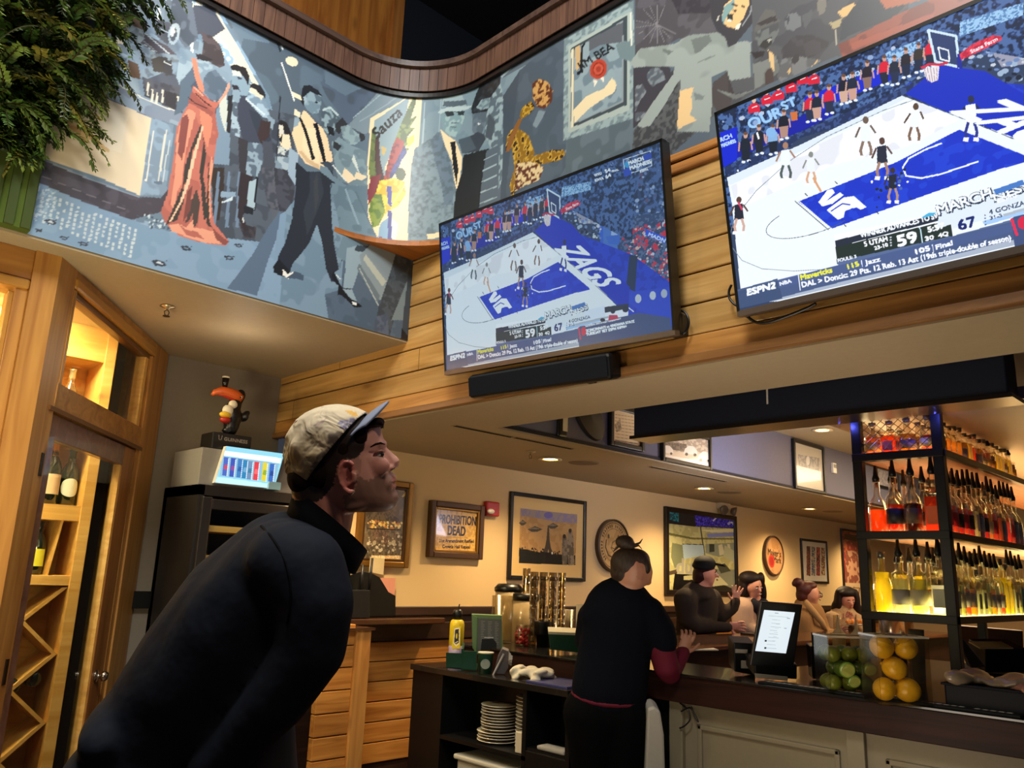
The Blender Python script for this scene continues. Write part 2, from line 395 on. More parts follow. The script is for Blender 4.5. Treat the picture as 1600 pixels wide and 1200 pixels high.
    def speck(s, f, colors, n, smin, smax, seed=1, asp=1.0):
        """crowd or texture: n small ellipses inside a polygon given in author coordinates"""
        r = random.Random(seed); g = [float(a) for a in f.replace(',', ' ').split()] if isinstance(f, str) else f
        X = g[0::2]; Y = g[1::2]
        def ins(x, y):
            c = False; k = len(X)
            for i in range(k):
                j = (i + 1) % k
                if ((Y[i] > y) != (Y[j] > y)) and x < (X[j] - X[i]) * (y - Y[i]) / (Y[j] - Y[i]) + X[i]: c = not c
            return c
        t = 0
        while t < n:
            x = r.uniform(min(X), max(X)); y = r.uniform(min(Y), max(Y)); t += 1
            if ins(x, y): z = r.uniform(smin, smax); s.E(r.choice(colors), x, y, z, z * asp * r.uniform(.7, 1.5), r.uniform(-30, 60), 7)
    def linear(s, gain=1.0):
        c = np.clip(s.c * 1.0, 0, 1); lin = np.where(c <= 0.04045, c / 12.92, ((c + 0.055) / 1.055) ** 2.4); return lin * gain
    def grid(s, name, pos, m, parent=None, keep=None, gain=1.0, smooth=False, label=None):
        """mesh over the canvas: pos(X, Y) -> arrays x, y, z in world metres"""
        W, H = s.W, s.H; gx, gy = np.meshgrid(np.arange(W, dtype=float), np.arange(H, dtype=float)); x, y, z = pos(gx, gy)
        d = off(parent) if parent is not None else Vector((0, 0, 0))
        co = np.stack([x - d.x, y - d.y, z - d.z], -1).reshape(-1, 3)
        idx = np.arange(W * H).reshape(H, W); q = np.stack([idx[:-1, :-1], idx[:-1, 1:], idx[1:, 1:], idx[1:, :-1]], -1).reshape(-1, 4)
        if keep is not None:
            k = keep(gx, gy); kk = (k[:-1, :-1] & k[:-1, 1:] & k[1:, 1:] & k[1:, :-1]).ravel(); q = q[kk]
        me = bpy.data.meshes.new(name); me.vertices.add(W * H); me.vertices.foreach_set('co', co.ravel().astype(np.float32))
        nf = len(q); me.loops.add(nf * 4); me.loops.foreach_set('vertex_index', q.ravel().astype(np.int32)); me.polygons.add(nf)
        me.polygons.foreach_set('loop_start', (np.arange(nf) * 4).astype(np.int32)); me.polygons.foreach_set('loop_total', np.full(nf, 4, np.int32)); me.update(calc_edges=True)
        at = me.color_attributes.new('paint', 'FLOAT_COLOR', 'POINT'); c = s.linear(gain).reshape(-1, 3)
        at.data.foreach_set('color', np.concatenate([c, np.ones((W * H, 1))], 1).ravel().astype(np.float32))
        if smooth: me.polygons.foreach_set('use_smooth', [True] * nf)
        me.materials.append(m); o = bpy.data.objects.new(name, me); COL.objects.link(o)
        if parent is not None: o.parent = parent
        if label: o['label'] = label
        return o
def flat_pos(P0, U, V, W, H):
    """canvas (0,0) = P0, U along x, V along y (canvas y grows with V)"""
    P0 = Vector(P0); U = Vector(U); V = Vector(V)
    def f(gx, gy):
        a = gx / (W - 1); b = gy / (H - 1)
        return P0.x + U.x * a + V.x * b, P0.y + U.y * a + V.y * b, P0.z + U.z * a + V.z * b
    return f
# ================================================================ the mural over the facade, the curved corner and the screen wall
FY = 3.65; WX = 2.70; ZS = 2.846; ZB = 3.345; ZT = 4.315; RF = 0.55; XT = WX - RF; YT = FY - RF; ARC = RF * math.pi / 2
def mural_s(px, py):
    p = ony(px, py, FY)
    if 0 < p.x <= XT: return p.x, p.z
    q = onx(px, py, WX)
    if q.y <= YT and q.y > -5: return XT + ARC + (YT - q.y), q.z
    d = ray(px, py); cx, cy = XT, YT; a = d.x ** 2 + d.y ** 2; b = -2 * (d.x * cx + d.y * cy); c = cx * cx + cy * cy - RF * RF
    D = b * b - 4 * a * c
    if D < 0: return (p.x, p.z)
    t = (-b + math.sqrt(D)) / (2 * a); h = CAM + d * t; th = math.atan2(h.x - cx, h.y - cy)
    return XT + RF * th, h.z
def mural_pos(s, z):
    x = np.where(s <= XT, s, np.where(s <= XT + ARC, XT + RF * np.sin((s - XT) / RF), WX))
    y = np.where(s <= XT, FY, np.where(s <= XT + ARC, YT + RF * np.cos((s - XT) / RF), YT - (s - XT - ARC)))
    return x, y, z
def paint_mural(c):
    P, E, L, T, K = c.P, c.E, c.L, c.T, c.speck
    # ---- left scene: backdrop
    P('#6f8497', '40 -60 420 -60 420 560 40 560')
    P(('#78899b', '#8fa5ba', 22, .4, '#66727f', .25), '100 -40 330 -20 390 90 300 200 120 130')
    P(('#5f7283', '#566575', 30, .4), '380 60 540 90 700 130 650 560 350 560 350 200')
    P(('#6c6b5e', '#757466', 20, .4), '310 -40 420 -20 560 105 530 108 470 85 400 40 340 12')
    P(('#7690a8', '#93b4d2', 14, .5), '262 -10 330 -10 420 150 440 230 405 170 350 90 300 60')
    P(('#e9ecd9', '#9fc3de', 9, .45), '283 -8 306 -6 326 32 352 62 372 100 400 140 411 160 398 158 372 118 352 92 330 70 312 40 298 22')
    P('#f0e9d2', '338 15 352 40 376 80 398 122 404 132 396 132 372 100 352 72 336 40')
    for (x, y, r) in ((311, 6, 6), (336, 43, 5), (352, 72, 4), (357, 92, 3)): E('#f7f6ea', x, y, r, r)
    P(('#8396aa', '#9db4c8', 8, .5), '236 -10 262 -10 250 60 236 80 225 40')
    for (a, b) in ((248, 15), (268, 28), (300, 62)): P('#e6eef0', [a, b - 6, a + 3, b + 2, a + 1, b + 30, a - 4, b + 30, a - 2, b + 4])
    P('#525868', '302 8 330 10 352 45 330 60 302 50'); P(('#525c6c', '#6a7688', 10, .4), '270 -10 298 -10 310 60 290 75 262 40')
    # register / drum and tools on the back bar
    P('#565a66', '246 30 275 38 262 70 243 55'); L('#c8d6de', '248 44 264 52', 1.2)
    E('#b8cad6', 272, 53, 9, 17, 10); E('#59606c', 271, 54, 5, 11, 10); E('#e2e8e6', 270, 50, 3, 8, 10)
    P('#5a5560', '225 52 262 72 275 85 245 84 220 68'); L('#cfdbe0', '227 52 264 84', 1.6); L('#9aa9b6', '222 62 246 82', 1.4); L('#c9d3da', '225 69 244 83', 1)
    # bartender behind the counter
    P('#8c98a6', '165 20 178 10 200 30 215 50 196 60 180 90 160 70'); P('#e8dcc0', '180 38 187 40 192 60 196 80 188 78 176 72 182 58')
    P('#6e5a50', '192 27 205 23 222 30 232 44 222 46 205 40 192 42'); P(('#a7b6c0', '#7c8894', 7, .45), '192 42 206 39 222 46 226 60 218 68 204 66 194 58')
    P(('#8fa1b0', '#76828e', 6, .4), '176 66 195 70 206 70 220 78 232 86 240 84 262 83 276 88 284 96 268 98 250 100 232 104 216 100 206 92 196 84')
    P('#5b5a62', '150 70 176 84 180 112 174 116 145 102'); P('#6a4c34', '199 92 216 100 220 124 203 120'); P('#e6d7bb', '145 90 155 99 148 104 142 100')
    P('#dadfda', '168 99 173 101 172 105 166 102'); P(('#a8bccb', '#6f8294', 4, .5), '186 78 198 80 202 112 200 120 188 118 184 100')
    P(('#98abb9', '#76828e', 5, .4), '218 110 238 104 255 106 262 116 252 118 236 118 228 126 220 120'); P('#9db1c1', '190 118 215 124 219 146 188 134')
    L('#dfe5e0', '192 97 185 120', 1.8); P('#4d4846', '236 92 250 88 262 90 262 114 240 112'); P('#5b6170', '226 124 262 112 285 122 275 160 232 138')
    P('#4c4a4e', '256 96 268 94 270 118 258 118'); L('#e8ebe6', '256 96 268 102', 1.6)
    P(('#5d5e68', '#4a4b54', 5, .5), '222 120 290 140 285 178 226 150'); P('#3c3a40', '258 142 276 146 275 172 258 164')
    for (a, b) in ((230, 128), (237, 139), (244, 143), (253, 140), (277, 150)): P('#e9e4d2', [a, b, a + 3, b + 1, a + 2, b + 22, a - 1, b + 20])
    # counter top, cream front, hand, kick strip
    P(('#8794a8', '#9aabbd', 12, .35), '118 110 150 118 186 134 232 156 286 178 278 196 236 184 180 158 128 138 112 126')
    L('#eceade', '186 133 230 157 280 176', 1.6); P('#6a7386', '128 138 180 158 236 184 268 196 266 200 236 188 178 162 126 142')
    P('#ecd9ba', '60 160 100 138 128 136 180 160 236 184 226 250 217 306 150 276 66 247 40 250'); P('#f0e0c4', '120 150 200 182 190 240 120 220')
    P('#dcb980', '93 163 99 186 104 199 118 208 128 220 135 225 141 225 138 217 146 222 160 236 168 239 172 237 158 222 142 204 128 190 114 172 104 160')
    P('#c49a66', '104 198 119 208 128 220 134 223 124 212 128 204 150 224 162 235 150 216 128 196 124 200 112 196')
    P(('#8296ab', '#90a8bf', 10, .4), '236 184 272 196 258 306 218 306 226 250'); L('#edeadf', '240 204 227 284', 2.4); L('#dcdcd2', '260 203 246 288', 2.6); L('#cdd6d8', '265 220 253 284', 1.8)
    P('#68788c', '240 284 252 284 252 290 240 288')
    P(('#4b4650', '#57525e', 9, .3), '30 240 64 248 140 280 215 308 250 310 262 296 258 330 205 344 130 316 60 286 30 274')
    L('#8e9bab', '66 250 140 281 216 309', 2.2); L('#7c7680', '66 276 130 302 200 330', 1)
    # floor of the left scene
    P(('#86a2be', '#7f9cb8', 16, .5), '20 284 60 286 130 316 205 344 262 352 350 300 520 330 520 560 20 560')
    for i in range(17):
        for j in range(7):
            x = 66 + i * 9 - j * 1.5; y = 300 + i * 3.6 + j * 6.5
            if rng.rand() > .12: P('#c8d3d8', [x, y, x + 4.2, y + 1.6, x + 2.6, y + 6, x - 1.2, y + 4.4])
    K('52 292 90 300 80 345 50 345', ['#c4d4dc', '#9fb8cc'], 110, .8, 2.6, 3)
    for (x, y, r) in ((79, 347, 9), (248, 411, 11), (290, 388, 8), (357, 403, 7), (372, 384, 6), (385, 370, 5), (100, 372, 6), (130, 381, 7), (60, 360, 5)):
        E('#3c4250', x, y, r, r * .42, 16); E('#c9d4dc' if r > 8 else '#7d94ac', x, y, r * .5, r * .16, 16)
        for k in range(5): E('#2f3542', x - r + k * r / 2, y - r * .3 + (k % 2) * r * .6, 1.3, 1)
    P(('#93abc2', '#6d8298', 6, .5), '205 342 262 352 300 372 262 362 225 352'); K('206 330 262 345 268 362 230 355', ['#c6d6e0', '#4a5a6c'], 60, .8, 2.4, 6)
    # ---- background figures between the dress and the dancer
    P(('#56606e', '#48505d', 12, .5), '330 150 460 180 460 330 420 380 330 370'); P('#7f97ae', '338 170 362 150 360 200 358 258 334 256')
    P('#cfd6cf', '340 130 352 128 358 200 352 206 344 180'); P('#3a3230', '330 262 350 262 350 290 342 345 332 345')
    for (x0, x1) in ((340, 332), (356, 352), (372, 368)): P('#7186a0', [x0, 268, x0 + 4, 268, x1 + 4, 356, x1 - 2, 356])
    P('#8ea6be', '344 300 368 300 368 308 344 310')
    P('#cfe0ea', '346 316 362 308 362 314 346 318'); P(('#36343c', '#48424a', 5, .4), '372 350 400 356 398 372 380 372')
    P(('#a9c0d0', '#5a6878', 6, .45), '362 150 372 160 378 196 374 214 362 210 352 196'); P('#2e2e34', '356 150 364 148 360 210 354 205')
    P('#42485a', '371 150 392 150 402 190 408 214 404 226 380 222 372 190'); P('#38404e', '388 170 402 176 420 200 424 220 408 226 400 206')
    P('#8ea8bc', '362 106 392 124 388 150 372 148 362 130'); P('#d8dfda', '362 108 378 112 378 120 364 118'); E('#3e4658', 374, 122, 4, 2, 20)
    P('#2c2a2e', '360 104 366 100 384 106 390 120 388 134 382 122 374 112 362 109'); P('#8fa6b8', '362 132 370 138 376 152 372 162 364 156')
    P('#33313a', '362 132 372 134 376 144 372 140 364 140')
    P('#2a2a30', '390 132 396 130 408 134 414 144 415 154 408 150 398 142 392 140'); P('#ded9c6', '392 137 400 140 406 148 412 150 409 156 400 150 392 144')
    P(('#a8c2d6', '#7d96ac', 6, .4), '386 148 394 146 416 160 424 186 412 184 400 172 386 158'); P('#cfe0e8', '384 152 414 178 413 181 384 156')
    P('#8aa0b2', '418 180 434 190 430 206 420 198'); P('#3f3336', '408 188 424 190 420 214 408 226 402 210')
    P(('#93a9bb', '#5b6c7e', 6, .45), '386 222 408 224 412 236 408 262 402 276 386 274 380 250'); P('#3b3b42', '372 214 388 220 384 274 374 268')
    P('#352e33', '376 268 396 276 390 300 378 340 388 360 381 362 370 340 372 300'); P('#20242c', '400 276 404 278 398 330 392 330'); P('#a7bfcc', '390 284 400 280 396 328 384 322')
    P('#22262e', '380 322 396 326 394 336 380 334'); P('#e8ecec', '378 340 380 346 378 352')
    P('#4a4f5c', '410 220 432 224 432 262 412 262'); P(('#5c5f6c', '#454a56', 5, .5), '408 262 440 262 438 330 420 330 412 290')
    # man with the pole and the striped shirt
    P(('#3d4452', '#525d6c', 8, .4), '430 186 446 184 444 200 436 240 440 262 428 250 424 210'); P('#27252a', '433 193 438 187 447 190 452 200 456 214 448 212 440 200'); P('#d9d6ca', '436 195 442 196 444 208 438 214 436 206')
    P('#eadabd', '436 210 452 210 456 240 446 236 438 226'); P('#1f2025', '436 218 442 208 440 224'); P(('#c9d2d0', '#4b5563', 3, .4), '432 226 456 236 452 244 432 240')
    P(('#7f93a4', '#a8bac6', 7, .4), '430 244 456 246 452 270 440 272 430 262'); L('#2e333d', '438 150 432 250', 2)
    P(('#484c59', '#3a3d48', 6, .5), '428 262 462 268 460 300 454 330 436 330 430 290'); P('#9ab0c4', '452 230 466 240 462 290 450 272'); P('#5b626e', '424 330 440 330 436 352 424 350')
    P('#5b6f88', '420 352 436 330 444 340 420 400 400 462 354 450 392 400')   # grey floor shadow painted in the picture
    P('#7f9bb6', '436 336 462 320 470 362 450 400 426 408')
    # ---- woman in the salmon dress
    P(('#8ba2b6', '#a6bccc', 8, .4), '281 74 300 80 306 92 312 95 330 94 345 108 356 114 360 130 352 148 340 158 330 160 316 150 306 124 302 100 290 130 282 136 276 122 280 96')
    P(('#5d6d80', '#6b7d92', 9, .4), '318 122 326 112 336 108 350 124 356 130 350 146 340 158 328 156 316 140')
    P('#5f7083', '282 128 302 104 306 130 298 160 282 176 272 180 280 150'); P('#525c6e', '298 134 306 126 318 150 334 158 322 162 306 150')
    P(('#4b4449', '#5f555a', 7, .35), '314 50 330 56 344 70 350 90 351 102 344 106 332 100 320 92 312 84 318 70'); P('#8fa6b8', '312 62 318 70 316 84 308 84'); P('#39343a', '306 84 318 86 334 94 322 96 308 92')
    P('#e08f76', '299 90 307 92 312 118 318 134 320 144 312 142 304 118'); P('#e6a38c', '357 128 360 134 354 148 344 160 338 162 346 152 354 138')
    P(('#c67667', '#b4685d', 12, .35), '302 134 314 142 330 158 344 160 336 172 338 190 341 208 336 240 330 270 328 300 330 330 334 350 357 378 352 384 330 382 300 376 278 368 258 350 250 332 262 300 272 236 276 200 286 178 296 160')
    P('#e89a80', '294 170 306 176 300 200 292 230 286 260 282 290 276 300 272 330 266 320 274 262 276 214 284 186')
    P('#dd8c72', '312 172 330 172 332 200 324 232 318 214 314 196'); P('#8a4e49', '284 184 292 178 296 190 290 230 284 250 278 240 280 206')
    P('#a05c54', '300 142 322 166 334 176 330 182 306 166 294 160'); L('#45302e', '306 146 318 158 330 166', 2); L('#f0b79e', '304 137 318 150', 2); L('#3e2a2a', '294 152 306 162 324 170', 1.4)
    P('#423c39', '313 196 316 192 314 214 300 236 294 280 286 290 286 316 276 344 258 352 272 320 284 292 288 262 300 226'); P('#f2c8a8', '316 196 318 198 306 244 296 284 284 316 268 344 262 350 280 316 292 280 302 240')
    P('#423c39', '318 214 322 240 318 276 322 330 318 350 314 310 312 270 316 240'); P('#504440', '306 296 312 320 306 352 300 356 300 330 296 344 288 350 300 310')
    P('#423c39', '326 250 328 280 326 346 330 356 322 352 320 330 324 290'); P('#e8a084', '330 240 333 256 327 300 329 340 326 342 325 296'); P('#7a4843', '292 300 300 290 296 330 286 346')
    P('#e7a186', '262 352 278 350 290 356 300 344 302 356 318 358 332 362 350 374 352 382 322 380 290 370 268 362'); P('#b4685d', '278 350 290 360 306 362 318 374 290 368'); P('#8c504a', '330 356 348 372 357 378 350 384 336 374')
    # ---- dancer in the pale shirt
    P(('#7d97ad', '#6f899f', 14, .5), '446 330 470 300 540 330 560 560 430 560')
    P('#242a36', '462 252 480 268 500 268 516 250 524 290 528 330 526 360 534 404 530 420 520 426 526 442 516 440 508 420 502 380 494 350 482 380 470 396 456 412 450 430 430 420 434 400 444 380 456 340 462 300')
    P('#303744', '484 268 500 268 506 300 496 330 488 348 478 370 474 330 484 300'); P('#3a3f46', '490 284 496 270 498 310 492 336')
    P('#121720', '426 416 434 404 450 422 452 432 440 432 426 426'); P('#f1f0ea', '440 420 448 428 460 424 462 430 450 436 441 430'); P('#46566b', '446 434 460 424 474 430 472 438 462 436')
    P('#11161f', '520 424 528 440 530 446 524 444 516 432'); L('#e8eef0', '524 430 530 436', 1.4)
    P('#ead2ac', '470 182 474 172 480 176 492 190 504 200 512 216 516 240 510 262 506 268 492 262 478 256 466 240 456 210 460 194')
    P('#f3dcb6', '476 200 492 200 500 230 498 256 484 248 472 230'); P('#cfb28c', '466 236 478 252 492 262 500 264 498 258 482 248 472 236')
    P('#ead2ac', '504 240 518 236 520 252 510 256'); P('#8fa4b4', '460 184 470 180 466 196 458 200')
    P('#11151e', '467 184 470 183 478 200 484 218 490 242 492 246 487 248 482 230 476 208'); P('#11151e', '492 192 496 192 500 208 506 232 510 254 506 256 500 236 494 212'); E('#11151e', 489, 246, 3, 4); P('#11151e', '490 192 497 196 496 202 490 200')
    P(('#8ba3b2', '#728a9a', 7, .4), '474 150 490 140 502 150 502 162 498 176 490 180 480 172 474 162'); P('#5b6f7e', '490 144 502 152 500 160 494 158'); P('#5d7080', '492 176 498 182 498 190 486 180'); E('#20262e', 494, 160, 3, 1.3, 15)
    P('#22262e', '471 144 474 134 484 133 498 142 503 150 496 148 484 143 476 150 474 166 470 158'); P('#9cb2c0', '474 152 478 150 480 160 476 162')
    P('#3a4654', '500 254 512 252 524 260 520 268 510 262'); P('#6d8494', '500 258 512 262 520 274 534 284 544 292 540 296 524 286 508 274 500 268')
    # blonde and dark-haired dance partners
    P(('#8ea6b0', '#4d5c68', 5, .5), '502 170 514 166 528 176 532 190 524 210 512 212 502 196'); P('#20242a', '510 196 522 200 522 212 514 210'); L('#b7cbd0', '504 172 516 168 528 180', 3)
    P('#31343a', '524 194 534 184 548 184 562 190 570 206 570 218 564 222 560 206 548 196 538 200 530 210 524 204'); P(('#90a7ae', '#788e98', 6, .4), '532 198 548 194 560 204 562 220 556 226 546 226 536 216')
    P(('#7d949f', '#6b818d', 9, .45), '518 222 530 214 550 228 572 236 578 260 590 272 600 284 592 290 560 296 544 288 528 280 522 250'); P('#2c3238', '522 220 534 228 528 236 520 230'); P('#c9d3cf', '552 240 558 256 562 272 556 262 550 250')
    P('#e8d5b4', '538 262 548 270 556 280 544 286 534 276'); P('#dfd0b2', '556 268 574 276 566 282 554 278'); L('#dbe3e2', '520 258 540 282', 2)
    P(('#6c8494', '#5f7686', 12, .5), '518 286 596 290 600 330 606 372 560 376 536 366 522 352 518 320'); L('#869eae', '540 296 560 350', 3); L('#566b7a', '556 300 588 366', 2.4)
    P(('#7c95a9', '#687f92', 6, .4), '516 286 526 330 534 380 530 430 520 380')
    P(('#4d5f72', '#56687c', 14, .5), '536 384 600 372 660 400 660 560 500 560 512 500 506 460 532 452')
    P('#6f8797', '534 370 560 376 574 382 570 400 556 410 540 410 524 400'); P('#93a9b6', '540 388 560 384 572 398 560 420 550 450 534 452 538 424'); P('#3a4650', '556 384 580 386 570 396 552 392'); P('#93a9b6', '534 450 548 452 556 470 542 466')
    P('#12171d', '528 440 534 452 546 466 562 476 564 480 552 480 540 468 530 460 526 462'); P('#eef1f0', '548 470 556 474 556 478 550 476'); L('#12171d', '532 450 546 452', 1.6)
    P('#8a99a0', '560 400 580 380 596 386 616 398 612 430 600 460 592 470 578 450 566 430'); P('#b9beb2', '570 398 602 440 596 448 566 406'); P('#6b7a82', '560 412 592 462 588 476 556 420'); L('#b7c1be', '560 420 590 478', 1.4)
    # dark trouser leg at the corner of the facade
    P(('#3b444c', '#4a555e', 4, .4), '617 396 628 398 640 408 646 420 636 440 628 466 614 500 606 530 582 520 590 480 602 444 610 420'); P(('#4a5568', '#5a6579', 4, .45), '586 494 604 490 606 526 582 518')
    P('#77868c', '634 440 636 450 628 500 610 500'); P('#39434e', '636 430 646 420 644 540 626 530 630 480'); P('#10151c', '626 512 640 530 636 540 624 532')
    # ---- curved corner: lights, wall, poster of the bird
    E('#eadfc4', 456, 96, 10, 7, 25); P('#eadfc4', '456 142 470 150 472 158 458 150'); P('#eadfc4', '460 170 470 176 468 184 460 180'); L('#eef2f0', '440 98 460 158', 2); L('#1d2430', '421 30 438 80', 2.6); L('#e8ede8', '427 30 442 78', 2)
    P(('#4e5a68', '#57667a', 24, .5), '500 128 560 110 600 128 640 160 560 210 540 190 510 150'); P('#7b8d98', '544 196 610 122 650 140 600 190 570 210'); L('#9db0b8', '552 184 612 132', 1.6); L('#8fa2ab', '562 190 636 140', 2)
    P('#66798a', '508 80 560 100 600 118 590 130 560 140 540 150 508 130')
    P(('#7c929c', '#738a96', 14, .4), '600 170 664 130 700 140 790 120 840 90 830 200 760 330 700 380 640 390 600 384')
    P('#f1dcb4', '579 184 661 134 652 250 640 300 636 386 616 382 592 376 575 340 574 250'); P('#8fa4ad', '585 188 640 150 632 190 620 220 602 260 600 300 578 290 578 240')
    P(('#5c6b44', '#6f7f4c', 5, .5), '580 208 586 196 588 214 586 232 592 250 596 286 600 300 580 300 576 262'); P('#4d3434', '586 218 592 206 594 250 602 284 606 310 594 312 586 260')
    P(('#5d6a40', '#87954f', 5, .4), '650 142 650 160 646 172 642 186 652 180 640 200 648 200 636 214 644 218 630 232 640 232 622 250 604 270 612 232 628 190')
    P(('#a8433a', '#7c3138', 5, .35), '620 214 632 222 628 240 618 262 606 284 600 300 598 288 604 262 612 232'); P(('#4b5190', '#3e4470', 4, .4), '632 226 636 238 628 250 622 264 614 276 606 288 610 270 622 246')
    P('#d9cf5c', '636 216 648 210 646 222 636 232'); P('#c9b070', '596 228 604 232 600 244 596 240')
    P(('#ead04a', '#cfb02e', 6, .4), '594 282 616 278 632 284 634 304 622 322 606 330 592 348 580 338 576 310 584 292'); P(('#5f7b34', '#86993f', 5, .5), '582 302 596 304 602 330 592 352 582 356 576 330'); E('#4f5a3c', 626, 272, 8, 10)
    P('#7c2f38', '580 276 596 272 588 300 576 320 574 300'); P('#4c4da0', '604 290 612 292 612 324 606 318'); P('#4a4a90', '606 328 612 330 616 382 606 378'); L('#d9cf8c', '612 320 632 290', 2); P('#86a8c4', '594 350 606 340 606 376 590 372'); P('#d9e0d6', '612 340 622 350 618 380 612 380')
    T('#20201e', 'Sauza', 588, 218, 629, 178, 17, .25, 1.0); T('#8c3030', 'Rr', 592, 374, 601, 376, 5)
    # man in the hat and the grey suit
    L('#a9bcc2', '664 160 656 290', 2); L('#9fb4bb', '690 140 682 260', 1.6)
    P(('#6f828e', '#7f939e', 4, .45, '#64767f', .2), '684 206 664 222 648 232 642 262 638 330 640 388 700 392 710 330 722 300 724 250 712 216')
    P(('#586a76', '#66798a', 5, .5), '684 206 672 220 690 290 694 320 708 320 708 280 698 230'); P('#f0d9b0', '688 202 700 212 712 220 722 246 720 270 714 300 710 282 706 252 696 230')
    P('#14181e', '703 222 712 220 712 236 716 262 714 292 708 262 706 236'); P('#f0d8b0', '667 366 692 362 690 370 668 374')
    P(('#9db6b6', '#7f9aa0', 7, .45), '689 180 696 172 718 170 726 182 720 200 712 214 702 212 692 202'); P('#2e373c', '694 174 708 174 710 180 698 182'); P('#2e373c', '714 174 726 174 724 180 716 180'); L('#2e373c', '690 174 726 174', 1.2)
    P('#b3c4c4', '684 176 690 170 708 166 738 165 732 170 716 174 700 173 688 178'); P('#9aaeb2', '690 168 692 154 698 146 710 146 722 148 726 160 728 166 706 166'); P('#53626b', '692 166 694 158 728 156 730 163 706 167')
    L('#62757e', '706 192 716 192', 2); L('#4b5b62', '704 198 714 199', 1.2)
    # woman behind him, ladder, hanging coats
    P(('#262b30', '#343c42', 5, .3), '736 170 744 146 756 120 766 110 782 108 782 130 770 160 762 176 750 180 746 196 740 192'); P(('#93a8ae', '#6d828b', 4, .4), '744 168 752 156 766 152 766 168 752 172')
    P(('#596873', '#677682', 8, .4), '738 178 748 176 762 174 758 192 754 206 748 214 738 206'); P('#dfe6e6', '746 192 751 193 748 196'); P('#39424c', '736 212 746 206 762 212 748 236 726 240 716 222')
    P('#191d21', '724 242 748 236 764 232 762 260 752 300 750 330 706 360 712 300 722 270'); P('#4a5863', '716 218 734 212 744 232 722 240')
    P(('#98acb2', '#5b6c76', 5, .5), '768 150 782 130 788 160 784 200 788 240 782 290 770 290 766 230 756 210 760 180'); P('#4b5660', '764 176 774 190 768 220 758 214')
    P('#566470', '760 236 780 226 778 330 748 330 752 290'); 
    for k in range(6): L('#9db0b8', [756 - k * 1.6, 250 + k * 17, 776, 240 + k * 17], 2)
    L('#98acb2', '784 120 814 90 830 60', 3); P('#44505c', '786 150 812 110 834 100 830 300 780 340 786 240')
    P(('#4b5864', '#525f6c', 18, .4), '812 110 870 60 884 50 884 260 860 300 800 330 790 300')
    # brass dancer ornament
    g = ('#c8a038', '#8a6418', 4, .45, '#3a2214', .22)
    P(g, '798 204 806 200 816 204 826 212 836 240 832 244 846 240 862 234 880 234 884 240 876 250 850 256 830 262 820 280 806 300 800 310 796 290 804 262 800 232 790 236 792 214'); P(('#5a2f20', '#c99a58', 3, .5), '832 130 842 123 856 128 864 142 862 160 850 170 840 168 832 152')
    P(g, '812 180 816 168 830 158 836 166 828 178 814 186'); P('#8a5a28', '810 186 816 186 806 210 796 236 790 238 796 214'); P(('#d9c190', '#5a2a1c', 3, .4), '806 256 830 252 850 262 842 282 820 290 804 300')
    P('#7d8d96', '842 172 852 174 848 184 838 200 832 196'); P('#8596a0', '882 236 896 222 902 210 910 212 902 226 888 244')
    # ---- framed bourbon mirror
    P(('#56646c', '#63717a', 18, .4), '884 40 990 -20 996 260 884 270'); P(('#97a9aa', '#74868a', 4, .45), '881 62 990 0 992 184 880 220'); P('#a9b5ae', '888 72 984 18 984 172 888 208'); P('#404a50', '892 76 980 24 979 164 892 200')
    P('#ded3b2', '893 78 896 76 896 198 893 200'); P('#8b969a', '896 78 974 32 974 160 896 194'); P(('#8fa1a8', '#6f828c', 12, .4), '897 78 972 36 972 158 897 192'); P('#5b5f66', '920 62 974 34 972 66 940 70 920 80')
    P('#e9d5ac', '896 172 916 150 930 144 944 138 956 122 964 130 960 144 940 156 920 170 898 192'); P('#c7a97c', '898 74 906 70 910 100 900 112'); P('#8d9ea6', '958 100 972 112 972 140 962 160 950 160 964 140')
    T('#1c2024', 'JIM BEA', 906, 110, 960, 76, 13, 0, .8); P('#1c2024', '902 112 906 110 908 72 914 66 914 70 911 74 910 108 906 116 902 118')
    E('#b4432f', 935, 108, 13, 16, 20); E('#8d2f22', 935, 108, 9, 11, 20); E('#c4553f', 935, 108, 7, 9, 20); E('#a03a2c', 935, 108, 4, 5, 20); P('#e8e0cc', '927 124 934 126 929 136'); P('#e8e0cc', '938 122 944 120 944 130')
    P('#6f8286', '962 70 976 64 990 66 996 84 984 96 968 90'); P('#d6d8cc', '984 20 987 18 988 70 985 72')
    # ---- reveller with the outstretched arms
    P(('#4e4b50', '#5a585e', 12, .5), '992 -20 1130 -30 1140 40 1120 60 1060 60 1010 90 992 130'); 
    for k in range(14): a = math.radians(30 + k * 20); L('#807d80', [1027, 38, 1027 + 34 * math.cos(a), 38 + 34 * math.sin(a) * .9], .9)
    P(('#434046', '#38353c', 7, .5), '1040 -20 1130 -30 1124 20 1060 22'); P(('#5a5c5e', '#3f4144', 3, .5), '990 205 1050 110 1080 110 1116 160 1116 180 1040 250 985 270')
    P('#3f3d45', '990 106 1046 100 1050 130 1020 180 990 200'); P(('#7e878c', '#565e66', 5, .5), '1010 116 1018 106 1028 106 1036 112 1040 124 1028 130 1020 136 1012 126'); P(('#82898e', '#555a62', 4, .5), '993 134 1004 132 1010 144 1000 158 992 176 1010 174 1010 186 992 190')
    P(('#9aa39e', '#8b948f', 26, .35), '985 98 1000 76 1030 72 1056 68 1070 58 1082 54 1112 52 1120 50 1134 54 1136 74 1150 66 1166 64 1174 66 1172 96 1174 122 1186 134 1168 142 1152 148 1144 142 1136 110 1112 120 1113 140 1112 170 1108 206 1058 206 1060 170 1064 124 1058 130 1036 168 1016 196 1004 200 996 196 1020 160 1052 116 1054 104 1010 104 990 106')
